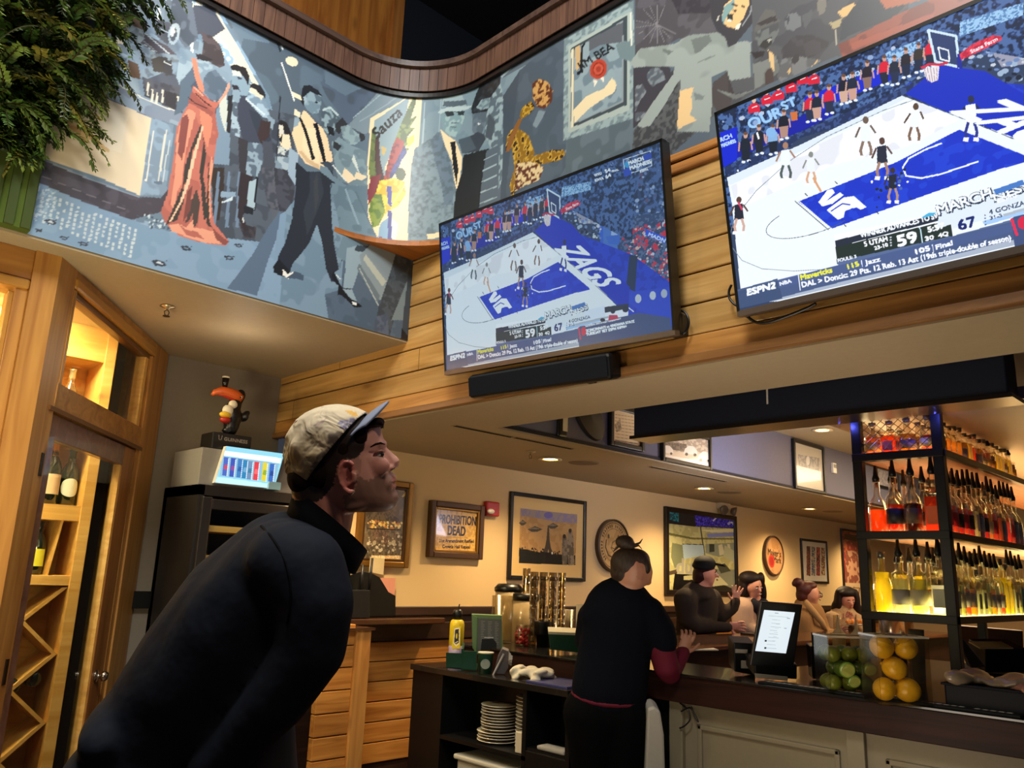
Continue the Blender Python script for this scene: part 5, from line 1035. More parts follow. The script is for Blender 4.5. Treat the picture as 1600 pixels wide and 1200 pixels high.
def pt_eiffel(c):
    P, L, E, K = c.P, c.L, c.E, c.speck
    P('#e2bf7e', '780 760 930 775 930 920 780 915'); P(('#c09862', '#b48a56', 14, .4), '811 794 900 804 897 883 809 880'); P(('#9a8a88', '#8a80a0', 8, .5), '812 794 900 804 900 818 870 816 828 808 812 806')
    E('#6a62b0', 855, 805, 7, 5); P(('#252420', '#1a1a18', 3, .5), '809 858 820 858 836 862 850 864 868 866 897 868 897 883 809 880'); K('810 854 897 864 897 872 810 862', ['#2a2622', '#3a342c'], 120, .6, 1.8, 4)
    P('#4a4038', '854 822 856 822 857 843 859 856 863 866 857 866 855 858 853 866 845 866 850 854 852 843'); P('#1f1c1a', '845 862 863 864 868 872 842 870')
    for (x, y, w) in ((834, 827, 12), (862, 822, 9), (815, 817, 6)): P('#4c443c', [x - w, y, x - w * .3, y - 3, x, y - 5, x + w * .4, y - 3, x + w, y, x + w * .3, y + 4, x - w * .4, y + 4]); P('#857868', [x - w * .8, y - .6, x, y - 3, x + w * .7, y - .6, x, y])
    P(('#8a7c68', '#6c6250', 9, .5), '877 840 881 836 884 840 885 848 884 883 877 882 876 860'); P(('#94866e', '#6a5e4c', 9, .5), '886 832 889 827 892 832 894 842 896 883 886 883 884 858'); E('#2a2420', 880, 838, 2.6, 3.4); E('#2a2420', 889, 829, 2.6, 3)
    E('#e8e0c8', 861, 864, 1.4, 2)
framed('framed_poster', 'large black framed poster of a tall iron tower with saucers hovering over a city', 'picture', ((796, 768), (914, 783), (911, 909), (790, 905)), YB, .034, BLKF, pt_eiffel, 270, 200, .03)
def pt_gold(c):  # the mirror's reflection is painted on its face
    P, K = c.P, c.speck
    P(('#6a5a44', '#7a6a50', 12, .4), '540 740 650 750 645 890 540 890'); P('#d8b060', '625 776 634 766 633 774 627 777'); P(('#4a4034', '#6a5c48', 6, .5), '570 800 600 796 622 812 626 840 624 880 570 880')
    K('572 814 626 816 626 826 572 824', ['#e8c060', '#f4dc90', '#c07838'], 70, .8, 2.2, 8); K('572 836 626 838 626 864 572 862', ['#a89c84', '#5a5044', '#c8bca0'], 90, .8, 3, 9); P(('#e0b070', '#f4e0b0', 3, .5), '578 868 624 868 624 878 578 878')
    c.L('#2a2218', '572 826 624 828', 1.6)
framed('framed_mirror', 'gilt framed bar mirror half hidden behind the man\'s chin, reflecting bottles', 'mirror', ((560, 745), (642, 755), (634, 890), (552, 882)), YB, .042, GOLD, pt_gold, 190, 200, .04, inner=mat('gilt_dark', '#4a2f14'))
def pt_dubliner(c):
    P, L, K, E = c.P, c.L, c.speck, c.E
    P('#20242a', '1034 785 1152 803 1152 932 1034 930'); P(('#2e8f96', '#1c4a54', 4, .5), '1044 800 1058 802 1058 816 1044 812')
    P(('#3a30e0', '#1c1680', 3, .35, '#6a60ff', .2), '1083 802 1146 812 1146 824 1085 822'); L('#e8ecff', '1112 814 1118 808', 2); K('1136 812 1145 814 1145 820 1136 819', ['#f4f6ff', '#c8ccff'], 8, 1, 2.4, 3)
    P(('#d8d492', '#c4be7c', 14, .45), '1042 818 1086 823 1147 826 1147 928 1042 928'); P('#f4f0c0', '1095 828 1147 826 1147 831 1110 832 1090 828'); P('#8f9ad8', '1102 834 1146 832 1146 838 1104 840'); P('#7a7848', '1042 832 1080 840 1147 841 1147 843 1080 843 1042 836')
    P('#8a9068', '1048 848 1066 852 1066 880 1052 888 1046 870'); P('#c0d8dc', '1064 850 1097 851 1099 866 1084 870 1066 874'); L('#1a2220', '1064 850 1097 851 1099 868', 1); P('#98a088', '1100 850 1146 848 1147 866 1120 870 1100 864'); P('#3c4638', '1106 850 1114 850 1114 862 1106 863'); P('#dcd8b0', '1120 852 1126 850 1130 866 1122 868'); P('#dcd8b0', '1134 850 1138 850 1140 864 1136 865')
    L('#5a5a40', '1092 822 1096 850', 2); P('#5a4a3a', '1042 893 1056 889 1056 896 1042 899'); P('#0f1012', '1052 896 1084 898 1084 928 1048 928'); P('#d0cc90', '1066 900 1084 898 1080 906 1066 906'); P('#20282a', '1125 898 1147 908 1147 920 1128 910'); P('#8c9078', '1096 888 1147 890 1147 926 1096 926'); P('#d8d4a0', '1100 906 1122 900 1136 914 1110 918'); P('#20241f', '1098 918 1130 914 1147 922 1147 928 1098 928'); P('#4a5040', '1118 884 1130 880 1140 892 1124 896'); P('#c0c49c', '1130 852 1147 862 1147 880 1128 870')
    c.T('#b8b49c', 'dub', 1054, 895, 1092, 896, 25, 0, 1.2); P('#2a2018', '1038 922 1150 926 1150 932 1036 930')
framed('framed_mirror', 'large dark framed advertising mirror with script lettering, behind the man in the black cap', 'mirror', ((1037, 790), (1149, 808), (1148, 930), (1036, 930)), YB, .05, mat('espresso_frame', '#1c1310', rough=.3), pt_dubliner, 300, 200, .04)
def pt_cans(c):
    c.P('#d8d0c0', '1248 838 1296 846 1296 915 1246 915')
    for i, cl in enumerate(('#8a4a44', '#4a6080', '#a84848', '#7a5040')):
        x = 1259 + i * 7.6; c.P((cl, '#c8b48c' if i % 2 else '#2a2830', 3, .35), [x, 853 + i * .8, x + 6, 854 + i * .8, x + 6, 900, x, 899])
framed('framed_print', 'small black framed print of four upright colour panels above the red-haired guest', 'picture', ((1251, 841), (1290, 846), (1293, 912), (1250, 911)), YB, .03, BLKF, pt_cans, 120, 120, .025)
def pt_red(c):
    c.P(('#8a3430', '#b06040', 8, .4), '1312 822 1350 826 1352 960 1312 955'); c.P('#3a1c1c', '1318 834 1346 838 1346 848 1318 842'); c.P(('#b08468', '#7a4438', 9, .5), '1320 860 1346 862 1346 925 1320 925'); c.P('#c0a480', '1316 910 1350 912 1350 956 1316 955'); c.L('#7a5c48', '1332 918 1342 919 1340 930', 2)
framed('framed_poster', 'tall red poster in a dark frame beside the bar shelf post', 'picture', ((1315, 826), (1350, 831), (1352, 958), (1316, 953)), YB, .03, BLKF, pt_red, 90, 150, .025)
# recess pictures
def pt_doc(c):
    c.P('#e4d3b4', '940 625 1004 640 1004 715 940 705')
    for i in range(9): c.L('#9a8c78', [958, 648 + i * 5, 992, 653 + i * 5], .8)
    c.P(('#8a7c70', '#b8a890', 3, .5), '957 664 966 654 968 672 960 676'); c.L('#6a5c50', '958 688 994 694', 1)
framed('framed_document', 'black framed printed certificate leftmost in the recess above the bar', 'picture', ((948, 634), (1001, 641), (1001, 706), (949, 697)), YR, .035, BLKF, pt_doc, 100, 100, .04)
def pt_street(c):
    P = c.P; P('#cdb998', '1025 665 1115 690 1115 745 1025 728'); P(('#a08e78', '#c4b294', 6, .5), '1032 676 1106 672 1106 712 1080 708 1034 704'); P(('#5c5248', '#7a6c5c', 4, .5), '1036 690 1070 694 1070 706 1038 702')
    for (x, y, s) in ((1040, 703, 1), (1076, 705, 1.2), (1098, 714, 1.2)): P('#e0d4c0', [x - 9 * s, y + 4, x - 7 * s, y - 3 * s, x - 2 * s, y - 7 * s, x + 4 * s, y - 6 * s, x + 9 * s, y, x + 9 * s, y + 6]); c.E('#3a342c', x - 5 * s, y + 5, 2 * s, 2 * s); c.E('#3a342c', x + 6 * s, y + 6, 2 * s, 2 * s)
    P('#e2d6c0', '1033 710 1106 724 1106 738 1033 722')
framed('framed_photograph', 'black framed old photograph of parked cars in the recess above the bar', 'picture', ((1031, 674), (1106, 674), (1108, 736), (1030, 720)), YR, .03, BLKF, pt_street, 140, 110, .035)
def pt_aerial(c):
    c.P('#b8b4ac', '1232 680 1290 700 1292 775 1232 768'); c.P(('#8c8c90', '#a8a8aa', 5, .5), '1244 710 1278 716 1278 742 1246 738'); c.E('#cfd0d4', 1260, 720, 3, 7); c.P('#c4c0b4', '1242 742 1282 748 1284 766 1242 760')
framed('framed_photograph', 'tall black framed grey photograph farther along the recess wall, left of the thermostat', 'picture', ((1236, 687), (1283, 698), (1287, 773), (1238, 764)), YR, .03, BLKF, pt_aerial, 110, 110, .035)
def pt_paper(c): c.P(('#b4b0b8', '#9a98a8', 5, .45), '1360 700 1410 720 1410 780 1360 770')
framed('framed_photograph', 'pale framed print on the recess wall seen between the bottle shelf posts', 'picture', ((1365, 713), (1400, 722), (1402, 770), (1367, 760)), YR, .03, BLKF, pt_paper, 90, 80, .03)
t = thing('thermostat', 'small white thermostat on the slate recess wall', 'thermostat', tuple(ony(1301, 738, YR))); a = ony(1298, 723, YR); b = ony(1304, 740, YR); m = MB(); m.box(a.x, YR - .025, b.z, b.x, YR, a.z); m.build('case', mat('white_plastic', '#e6e2da'), t, bevel=.003); m = MB(); m.box(a.x + .01, YR - .028, a.z - .05, b.x - .01, YR - .024, a.z - .015); m.build('display', mat('grey_display', '#8a9088', rough=.3), t)
# bottle-shaped wall thermometer and round hanging sign in the recess
t = thing('bottle_sign', 'black bottle-shaped wall sign with a white face at the corner of the recess', 'sign', tuple(ony(880, 680, YR))); p = ony(879, 662, YR - .02); m = MB(); m.box(p.x - .045, YR - .03, p.z - .09, p.x + .045, YR - .001, p.z + .12); m.build('backing', BLKF, t, bevel=.02); m = MB(); m.box(p.x - .01, YR - .036, p.z - .05, p.x + .035, YR - .03, p.z + .11); m.build('face', mat('ivory_face', '#d8ccae', rough=.4), t, bevel=.015)
t = thing('oval_sign', 'dark oval plaque with a pale loop on the slate wall left of the certificate', 'sign', tuple(ony(918, 660, YR))); p = ony(916, 650, YR); m = MB(); m.lathe([(0, 0), (.19, 0), (.2, .01), (.19, .035), (0, .045)], (p.x, YR, p.z), 28, ax=(0, -1, 0), sx=.55, sy=1.0); m.build('plaque', mat('charcoal_wood', '#26221f', rough=.4), t, smooth=False); m = MB(); q = [ony(938 - 7 * math.cos(i / 4), 646 - 9 * math.sin(i / 4), YR - .05) for i in range(2, 13)]; m.tube(q, .008); m.build('loop', mat('pale_cord', '#a39a88', rough=.6), t, smooth=True)
# round barrel-head signs
def roundsign(cx, cy, rx, ry, label, paint, N, rim, base):
    p = ony(cx, cy, YB); l = ony(cx - rx, cy, YB).x; r = ony(cx + rx, cy, YB).x; R = (ony(cx, cy - ry, YB).z - ony(cx, cy + ry, YB).z) / 2
    t = thing('barrel_head_sign', label, 'sign', (p.x, YB, p.z - R)); m = MB(); m.lathe([(0, 0), (R, 0), (R, .04), (R * .94, .045), (R * .93, .03), (0, .03)], (p.x, YB, p.z), 40, ax=(0, -1, 0)); m.build('board', mat(rim[1:] + '_rim', rim, rough=.5), t)
    c = Canvas(N, N, None, base); c.to = lambda x, y: ((x + 1) / 2 * (N - 1), (y + 1) / 2 * (N - 1)); paint(c); R2 = R * .925
    c.grid('face', flat_pos((p.x - R2, YB - .031, p.z + R2), (2 * R2, 0, 0), (0, 0, -2 * R2), N, N), PRINT, t, keep=lambda gx, gy: ((gx - N / 2) ** 2 + (gy - N / 2) ** 2) < (N / 2 - .5) ** 2)
def p_face(c):
    c.P(('#b08e5c', '#9c7a48', 16, .4), '-1 -1 1 -1 1 1 -1 1'); 
    for (r, w) in ((.93, .03), (.68, .02)):
        c.L('#3a2c1c', [v for i in range(41) for v in (r * math.cos(i * math.pi / 20), r * math.sin(i * math.pi / 20))], w)
    for i in range(34):
        if i % 8 == 7: continue
        a = -math.pi / 2 - 2.4 + i * 5.4 / 34; x, y = .80 * math.cos(a), .80 * math.sin(a); c.L('#3a2c1c', [x * .93, y * .93, x * 1.07, y * 1.07], .045); c.L('#3a2c1c', [x * (1.07 if i % 2 else .95), y * (1.07 if i % 2 else .95), x * 1.0 - .05 * math.sin(a), y + .05 * math.cos(a)], .03)
    c.E('#3a2c1c', -.35, -.35, .06, .09); c.E('#3a2c1c', .3, -.35, .06, .09); c.L('#3a2c1c', '-.5 -.2 -.55 .1 -.35 .42 0 .52 .3 .42', .07); c.L('#5a4630', '-.1 -.1 .1 -.2 .2 0 .05 .15 -.15 .1 -.1 -.1', .05); c.L('#5a4630', '-.2 .1 0 .3 .25 .25', .04)
roundsign(955, 852, 22, 41, 'round wooden barrel-head sign with a ring of lettering behind the bartender\'s hair bun', p_face, 150, '#4a3624', '#b08e5c')
def p_mk(c):
    c.P(('#b08458', '#a07448', 16, .4), '-1 -1 1 -1 1 1 -1 1'); c.T('#2a1a14', "Maker's", -.72, -.02, .75, .05, .36, 0, .02); c.T('#2a1a14', 'Mark', -.1, .36, .75, .4, .34, 0, .02); c.E('#a83028', -.32, .32, .34, .36); c.E('#8c241e', -.32, .32, .22, .24)
roundsign(1206, 868, 15, 31, 'round wooden sign with black script and a red seal, right of the dark mirror', p_mk, 120, '#4c3020', '#b08458')
# fire strobe
t = thing('fire_alarm', 'red fire alarm strobe on the wall beside the framed headline', 'alarm', tuple(ony(763, 808, YB))); a = ony(755, 783, YB); b = ony(774, 808, YB); m = MB(); m.box(a.x, YB - .05, b.z, b.x, YB, a.z); m.build('housing', mat('alarm_red', '#a81418', rough=.35), t, bevel=.012); p = ony(767, 799, YB - .06); m = MB(); m.ball(p, (.04, .02, .022)); m.build('strobe_lens', mat('clear_lens', '#d8d0c8', rough=.1, coat=1), t, smooth=True)
# emergency light
t = thing('emergency_light', 'cream twin-head emergency light high on the wall above the dark framed mirror', 'light', tuple(ony(1126, 797, YB))); p = ony(1126, 790, YB); m = MB(); m.box(p.x - .1, YB - .07, p.z - .04, p.x + .1, YB, p.z + .05); m.build('housing', mat('cream_plastic', '#c8b088', rough=.5), t, bevel=.01)
for s in (-1, 1): m = MB(); m.lathe([(.03, 0), (.055, .05), (.05, .055), (0, .05)], (p.x + s * .1, YB - .07, p.z - .05), 16, ax=(s * .4, -1, -.3)); m.build('lamp_head', mat('lamp_head_grey', '#5a4c3c', rough=.3), t, smooth=True)
# wall-hung menu holder on the ledge behind the man, with papers, pens
t = thing('menu_holder', 'black menu holder with a curved side standing on the ledge behind the man', 'holder', (3.5, YB - .12, 1.215))
def mp(px, py, Y=YB - .12): p = ony(px, py, Y); return (p.x, p.y, p.z)
Ym = YB - .10
prof = [(543, 964), (543, 900), (566, 893), (581, 896), (593, 902), (601, 915), (607, 925), (618, 931), (618, 962)]
m = MB(); m.prism([mp(x, y, YB - .075) for (x, y) in prof], (0, .012, 0)); m.build('back_panel', BLACKW, t)
m = MB(); m.prism([mp(x, y, YB - .16) for (x, y) in ((541, 966), (541, 922), (578, 922), (578, 966))], (0, .08, 0)); m.build('front_pocket', mat('black_laminate_matt', '#060607', rough=.5), t, bevel=.004)
for (nm, pp, cl, lb) in (('paper_menu', ((593, 903), (618, 903), (616, 934), (600, 928)), '#d8937c', 'pink paper sheet tucked in the menu holder'), ('paper_menu', ((579, 870), (601, 873), (599, 898), (577, 894)), '#cdb98e', 'cream paper standing up behind the menu holder')):
    m = MB(); m.prism([mp(x, y, YB - .055) for (x, y) in pp], (0, .004, 0)); single(nm, m, mat('paper_' + cl[1:], cl, rough=.7), lb, 'paper')
for (x0, y0, x1, y1, lb) in ((567, 882, 564, 930, 'black marker pen standing upright in the menu holder'), (582, 872, 576, 926, 'thin black pen leaning in the menu holder')):
    m = MB(); m.tube([mp(x0, y0, YB - .13), mp(x1, y1, YB - .13)], .009, 8); single('pen', m, BLKP, lb, 'pen', smooth=True)
# ---------------------------------------------------------------- ceiling fittings
LAMPG = mat('lamp_glow', '#ffe9a8', emit=9.0)
for i, (px, py, z, lb) in enumerate(((860, 716, ZC - .02, 'round recessed ceiling light nearest over the framed posters'), (1100, 762, ZC - .02, 'round recessed ceiling light above the dark framed mirror'), (1265, 794, ZC - .02, 'round recessed ceiling light farthest along the bar ceiling'), (1285, 671, ZU, 'round recessed light in the raised ceiling beside the dark canopy'))):
    p = onz(px, py, z); t = thing('recessed_light', lb, 'light', (p.x, p.y, z - .012)); m = MB(); m.lathe([(.058, 0), (.085, -.003), (.09, -.012), (.06, -.012), (.058, 0)], (p.x, p.y, z), 24); m.build('trim_ring', mat('lamp_ring', '#d8c8a0', rough=.4), t, smooth=True); m = MB(); m.lathe([(0, -.004), (.058, -.004)], (p.x, p.y, z - .002), 20); m.build('lens', LAMPG, t)
for (px, py, lb) in ((912, 723, 'flat round ceiling speaker beside the nearest recessed light'), (1140, 769, 'flat round ceiling speaker right of the second recessed light'), (1301, 799, 'flat round ceiling speaker beyond the farthest recessed light')):
    p = onz(px, py, ZC - .02); t = thing('ceiling_speaker', lb, 'speaker', (p.x, p.y, ZC - .03)); m = MB(); m.lathe([(0, -.006), (.11, -.006), (.12, 0)], (p.x, p.y, ZC - .02), 28); m.build('grille', mat('speaker_grille', '#7e705a', rough=.8), t)
for (a, b, lb) in (((710, 664), (800, 683), 'long thin slot vent in the ceiling nearest to the beam'), ((800, 683), (898, 701), 'long thin slot vent in the ceiling left of the recess'), ((1010, 729), (1140, 752), 'long thin slot vent along the recess edge above the far pictures')):
    p = onz(*a, ZC - .02); q = onz(*b, ZC - .02); m = MB(); y = (p.y + q.y) / 2; t = thing('slot_vent', lb, 'vent', ((p.x + q.x) / 2, y, ZC - .025))
    m = MB(); m.box(p.x, y - .022, ZC - .023, q.x, y + .022, ZC - .02); m.build('frame', mat('vent_frame', '#a08e6c', rough=.4), t)
    for s in (-1, 1): m = MB(); m.box(p.x + .01, y + s * .01 - .005, ZC - .025, q.x - .01, y + s * .01 + .005, ZC - .022); m.build('slot', mat('vent_slot', '#15110c', rough=.9), t)
def sprinkler(p, lb):
    t = thing('sprinkler', lb, 'sprinkler', (p.x, p.y, p.z - .06)); m = MB(); m.lathe([(0, 0), (.035, 0), (.038, -.006), (.012, -.012), (.01, -.02), (0, -.02)], p, 20); m.build('escutcheon', mat('pale_metal', '#b8a684', rough=.3, metal=.6), t, smooth=True)
    m = MB(); m.tube([p + Vector((0, 0, -.02)), p + Vector((.012, 0, -.032)), p + Vector((.009, 0, -.048)), p + Vector((0, 0, -.054))], .0025, 6); m.tube([p + Vector((0, 0, -.02)), p + Vector((-.012, 0, -.032)), p + Vector((-.009, 0, -.048)), p + Vector((0, 0, -.054))], .0025, 6); m.build('yoke', mat('pale_metal_dark', '#6a5c44', rough=.3, metal=.8), t)
    m = MB(); m.lathe([(0, -.054), (.018, -.055), (.018, -.058), (0, -.058)], p, 16); m.build('deflector', mat('pale_metal_dark', '#6a5c44'), t)
sprinkler(onz(262, 478, ZS - .012), 'pendent fire sprinkler in the cream soffit left of the toucan')
sprinkler(onz(829, 705, ZC - .02), 'small pendent sprinkler in the bar ceiling left of the nearest recessed light')
# ================================================================ the bar, its stations and everything standing on them
BX = 3.75; BZ = 1.07
t = thing('bar_counter', 'long dark walnut bar counter with a black top and cream panelled front', 'counter', (BX + .2, 1.5, 0))
m = MB(); m.box(BX, -1.8, .925, BX + .045, 4.32, BZ - .012); m.build('fascia', WALY, t, bevel=.004)
m = MB(); m.box(BX - .012, -1.8, BZ - .012, BX + .50, 4.32, BZ); m.box(BX + .48, -1.8, BZ - .013, 6.2, 2.35, BZ - .001); m.build('countertop', BLACKS, t, bevel=.002)
m = MB(); m.box(BX + .07, -1.8, 0, BX + .10, 2.62, .93); m.build('front_panel', mat('cream_panel_paint', '#7d735c', rough=.5, spec=.2), t)
m = MB(); m.box(BX + .07, 2.62, 0, BX + .10, 4.32, .93); m.build('dark_end_panel', BLACKW, t)
PANP = mat('cream_panel_paint', '#8d8266')
for y0 in (2.56, 1.62, .68, -.26, -1.2):
    m = MB(); m.box(BX + .04, y0 - .04, 0, BX + .07, y0 + .04, .925); m.build('pilaster', PANP, t, bevel=.004)
    ya, yb = y0 - .86, y0 - .12; 
    for q in ((ya, .80, yb, .825), (ya, .12, yb, .145), (ya, .12, ya + .025, .825), (yb - .025, .12, yb, .825)): m = MB(); m.box(BX + .055, q[0], q[1], BX + .072, q[2], q[3]); m.build('panel_moulding', PANP, t, bevel=.006)
m = MB(); m.box(BX + .1, -1.8, 0, BX + .48, 4.32, BZ - .02); m.build('carcass', BLACKW, t)
m = MB(); m.box(BX + .48, -1.8, 0, 5.6, 2.33, .6); m.build('inner_base', BLACKW, t)
t = thing('guest_bar', 'far walnut bar top where the four guests sit', 'counter', (6.6, 3.55, 0))
m = MB(); m.prism([(4.3, 3.3, 1.06), (9.6, 2.9, 1.06), (9.6, 3.45, 1.06), (7.0, 3.82, 1.06), (4.3, 4.0, 1.06)], (0, 0, .04)); m.build('bar_top', wood('guest_bar_wood', '#6a4228', '#3c2416', 'X', 1, .16, kn=.1, coat=.6), t, bevel=.012)
m = MB(); m.prism([(4.3, 3.38, 0), (9.6, 2.98, 0), (9.6, 3.2, 0), (4.3, 3.65, 0)], (0, 0, 1.06)); m.build('body', WAL, t)
# rubber bar mats with white lettering
for (y0, y1, lb) in ((1.55, 2.06, 'black rubber bar mat with white lettering between the order screen and the lime box'), (.95, 1.50, 'black rubber bar mat with white lettering in front of the lemon box')):
    t = thing('bar_mat', lb, 'mat', (BX + .04, (y0 + y1) / 2, BZ)); m = MB(); m.box(BX, y0, BZ, BX + .09, y1, BZ + .012); m.build('rubber', mat('black_rubber', '#0a0a0a', rough=.8), t, bevel=.003)
    c = Canvas(220, 34, None, '#0c0c0c'); [c.P('#b8b4a8', [8 + i * 12, 10 + i % 3, 16 + i * 12, 9, 17 + i * 12, 25, 9 + i * 12, 24 - i % 2]) for i in range(17) if i % 6 != 5]; c.grid('lettering', flat_pos((BX + .001, y1 - .01, BZ + .0128), (0, -(y1 - y0) + .02, 0), (.001, 0, 0), 2, 2) if False else flat_pos((BX + .07, y1 - .01, BZ + .013), (0, y0 - y1 + .02, 0), (-.06, 0, 0), 220, 34), PRINT, t)
# ---------------------------------------------------------------- back bar shelf unit
SX, SY0, SY1 = 4.40, 1.36, 1.77; SXE = 8.2
BST = mat('black_steel', '#0c0d12', rough=.32, metal=.4)
t = thing('bottle_shelf', 'tall black steel shelf unit with three lit shelves of liquor bottles', 'shelf', (6.3, 1.56, BZ))
for (x, y, z0) in ((SX, SY0, BZ), (SX, SY1, 1.27), (SXE, SY0, BZ), (SXE, SY1, BZ), (6.3, SY0, BZ), (6.3, SY1, BZ)):
    m = MB(); m.box(x - .025, y - .025, z0, x + .025, y + .025, 2.44); m.build('post', BST, t, bevel=.003)
m = MB(); m.box(SX - .05, SY0 - .06, BZ, SX + .06, SY0 + .05, BZ + .02); m.build('foot_plate', BST, t)
SHZ = (1.39, 1.80, 2.215)
UND = wood('shelf_underside', '#a8704c', '#80502f', 'X', .7, .5, kn=.1); GLOW = mat('shelf_light', '#ffe9a0', emit=9); GLOW2 = mat('shelf_light_amber', '#ffc880', emit=5)
for i, z in enumerate(SHZ):
    m = MB(); m.box(SX + .02, SY0, z, SXE, SY1, z + .02); m.build('shelf_board', UND, t)
    m = MB(); m.box(SX - .03, SY0 - .025, z - .008, SX + .02, SY1 + .025, z + .034); m.build('end_rail', BST, t, bevel=.002)
    m = MB(); m.box(SX, SY0 - .03, z - .004, SXE, SY0, z + .030); m.build('front_rail', mat('shelf_edge_metal', '#4a443c', rough=.3, metal=.6) if i else BST, t, bevel=.002)
    m = MB(); m.box(SX, SY1, z - .004, SXE, SY1 + .02, z + .030); m.build('back_rail', BST, t)
    m = MB(); m.box(SX + .03, SY0 + .015, z + .021, SXE, SY1 - .015, z + .026); m.build('light_panel', GLOW if i == 0 else GLOW2, t, label='glowing yellow shelf light')
m = MB()
for k in range(-4, 9):
    a = SY0 + .045 * k
    for s in (1, -1):
        y0_, y1_ = a, a + .2; zz0, zz1 = (2.25, 2.43) if s > 0 else (2.43, 2.25)
        if y0_ < SY0: f = (SY0 - y0_) / .2; zz0 = zz0 + (zz1 - zz0) * f; y0_ = SY0
        if y1_ > SY1: f = (y1_ - SY1) / (y1_ - y0_); zz1 = zz1 + (zz0 - zz1) * f; y1_ = SY1
        if y1_ > y0_: m.tube([(SX, y0_, zz0), (SX, y1_, zz1)], .0018, 5)
m.build('wire_mesh', mat('brass_wire', '#8a7040', rough=.3, metal=.9), t)
# bottles
LIQ = {'amber': '#f09c4a', 'orange': '#ff8e4c', 'red': '#f07848', 'yellow': '#f8ea68', 'gold': '#f2c860', 'clear': '#e8ecd8', 'brown': '#9a5a30', 'green': '#1f6a2c', 'dark': '#7a4a34', 'pale': '#d8e0a8', 'teal': '#8fd0b8'}
GLB = glass('bottle_glass', '#f6f2e6', .04, mixf=.62); POUR = mat('pourer_black', '#0a0a0c', rough=.4)
def rprof(kind, r, h):
    return {'round': [(r * .9, 0), (r, .006), (r, h * .6), (r * .8, h * .68), (r * .36, h * .78), (r * .34, h)], 'squat': [(r * .95, 0), (r * 1.05, .01), (r * 1.1, h * .45), (r * .9, h * .6), (r * .4, h * .72), (r * .36, h)],
            'tall': [(r * .9, 0), (r * .92, .006), (r * .95, h * .66), (r * .6, h * .75), (r * .34, h * .84), (r * .34, h)], 'shoulder': [(r * .95, 0), (r, .006), (r, h * .66), (r * .96, h * .70), (r * .5, h * .74), (r * .34, h * .80), (r * .34, h)]}[kind]
PROTO = {}
def bottle(kind, liq, fill, square, lab, pour, r=.036, h=.25):
    key = (kind, liq, fill, square, lab, pour)
    if key in PROTO: return PROTO[key], True
    t = thing('liquor_bottle', 'x', 'bottle', (0, 0, 0)); n = 4 if square else 16; pr = rprof(kind, r * (1.25 if square else 1), h); rot = math.pi / 4
    def L_(prof, nn):
        b = MB(); b.lathe(prof, (0, 0, 0), nn)
        if square: b.v = [(x * math.cos(rot) - y * math.sin(rot), x * math.sin(rot) + y * math.cos(rot), z) for (x, y, z) in b.v]
        return b
    L_(pr, n if not square else 4).build('glass_body', GLB, t, smooth=not square, bevel=.008 if square else 0, local=True)
    q = [(a * .9, max(b, .006)) for (a, b) in pr if b < h * fill]; q.append((q[-1][0], h * fill)); q.append((0, h * fill)); L_(q, n).build('spirit', liquid('spirit_' + liq, LIQ[liq], .6), t, smooth=not square, local=True)
    if lab:
        rr = r * 1.03; b = MB()
        if square: w_ = r * .62; b.box(-r * .93, -w_, h * .14, -r * .90, w_, h * .44); b.box(-w_, -r * .93, h * .14, w_, -r * .90, h * .44)
        else: b.lathe([(rr, h * .16), (rr, h * .42)], (0, 0, 0), 16)
        b.build('label', mat('label_' + lab[1:], lab, rough=.55), t, smooth=not square, local=True)
    b = MB()
    if pour == 'cone': b.lathe([(r * .42, h - .004), (r * .46, h + .012), (r * .30, h + .03), (r * .16, h + .075), (0, h + .076)], (0, 0, 0), 10)
    else: b.lathe([(r * .44, h - .01), (r * .46, h + .022), (0, h + .024)], (0, 0, 0), 12)
    b.build('pourer' if pour == 'cone' else 'cap', POUR if pour == 'cone' else mat('cap_silver', '#8a8478', rough=.3, metal=.7), t, smooth=True, local=True)
    PROTO[key] = t; return t, False
CN_ = ['corner', 'second', 'third', 'fourth', 'fifth', 'sixth', 'seventh', 'eighth', 'ninth', 'tenth', 'eleventh', 'twelfth', 'thirteenth', 'fourteenth', 'fifteenth', 'sixteenth']
R = random.Random(5)
SPEC = {0: [('squat', 'yellow', .72, False, '', 'cap'), ('shoulder', 'clear', .6, False, '#b8b8ac', 'cone'), ('round', 'pale', .6, False, '#e8e0b0', 'cone'), ('shoulder', 'clear', .5, True, '#d8e0c8', 'cone'), ('tall', 'green', .6, False, '', 'cone'), ('round', 'teal', .55, True, '#58b8a0', 'cap'), ('squat', 'gold', .5, False, '#f0e8c0', 'cone'), ('tall', 'amber', .45, False, '#e8e4d0', 'cone'), ('round', 'pale', .62, True, '', 'cone')],
        1: [('squat', 'orange', .45, False, '', 'cone'), ('round', 'red', .5, False, '#201c1c', 'cone'), ('squat', 'dark', .5, False, '#6a5a50', 'cone'), ('shoulder', 'orange', .6, True, '#e86a28', 'cone'), ('round', 'clear', .5, True, '#f0ece0', 'cone'), ('shoulder', 'amber', .55, False, '#c02838', 'cone'), ('tall', 'gold', .6, False, '#e8dcb0', 'cap'), ('round', 'amber', .5, True, '', 'cone')],
        2: [('round', 'amber', .6, False, '#e8c070', 'cap'), ('shoulder', 'orange', .6, True, '#c05a6a', 'cap'), ('squat', 'gold', .6, False, '#9a8aa8', 'cap'), ('tall', 'red', .5, False, '#e0d0a0', 'cap'), ('round', 'yellow', .7, True, '', 'cap'), ('shoulder', 'brown', .6, False, '#d8a048', 'cone'), ('round', 'gold', .55, False, '', 'cap')]}
SHN = ['lowest', 'middle', 'top']; DESC = {'': 'unlabelled'}
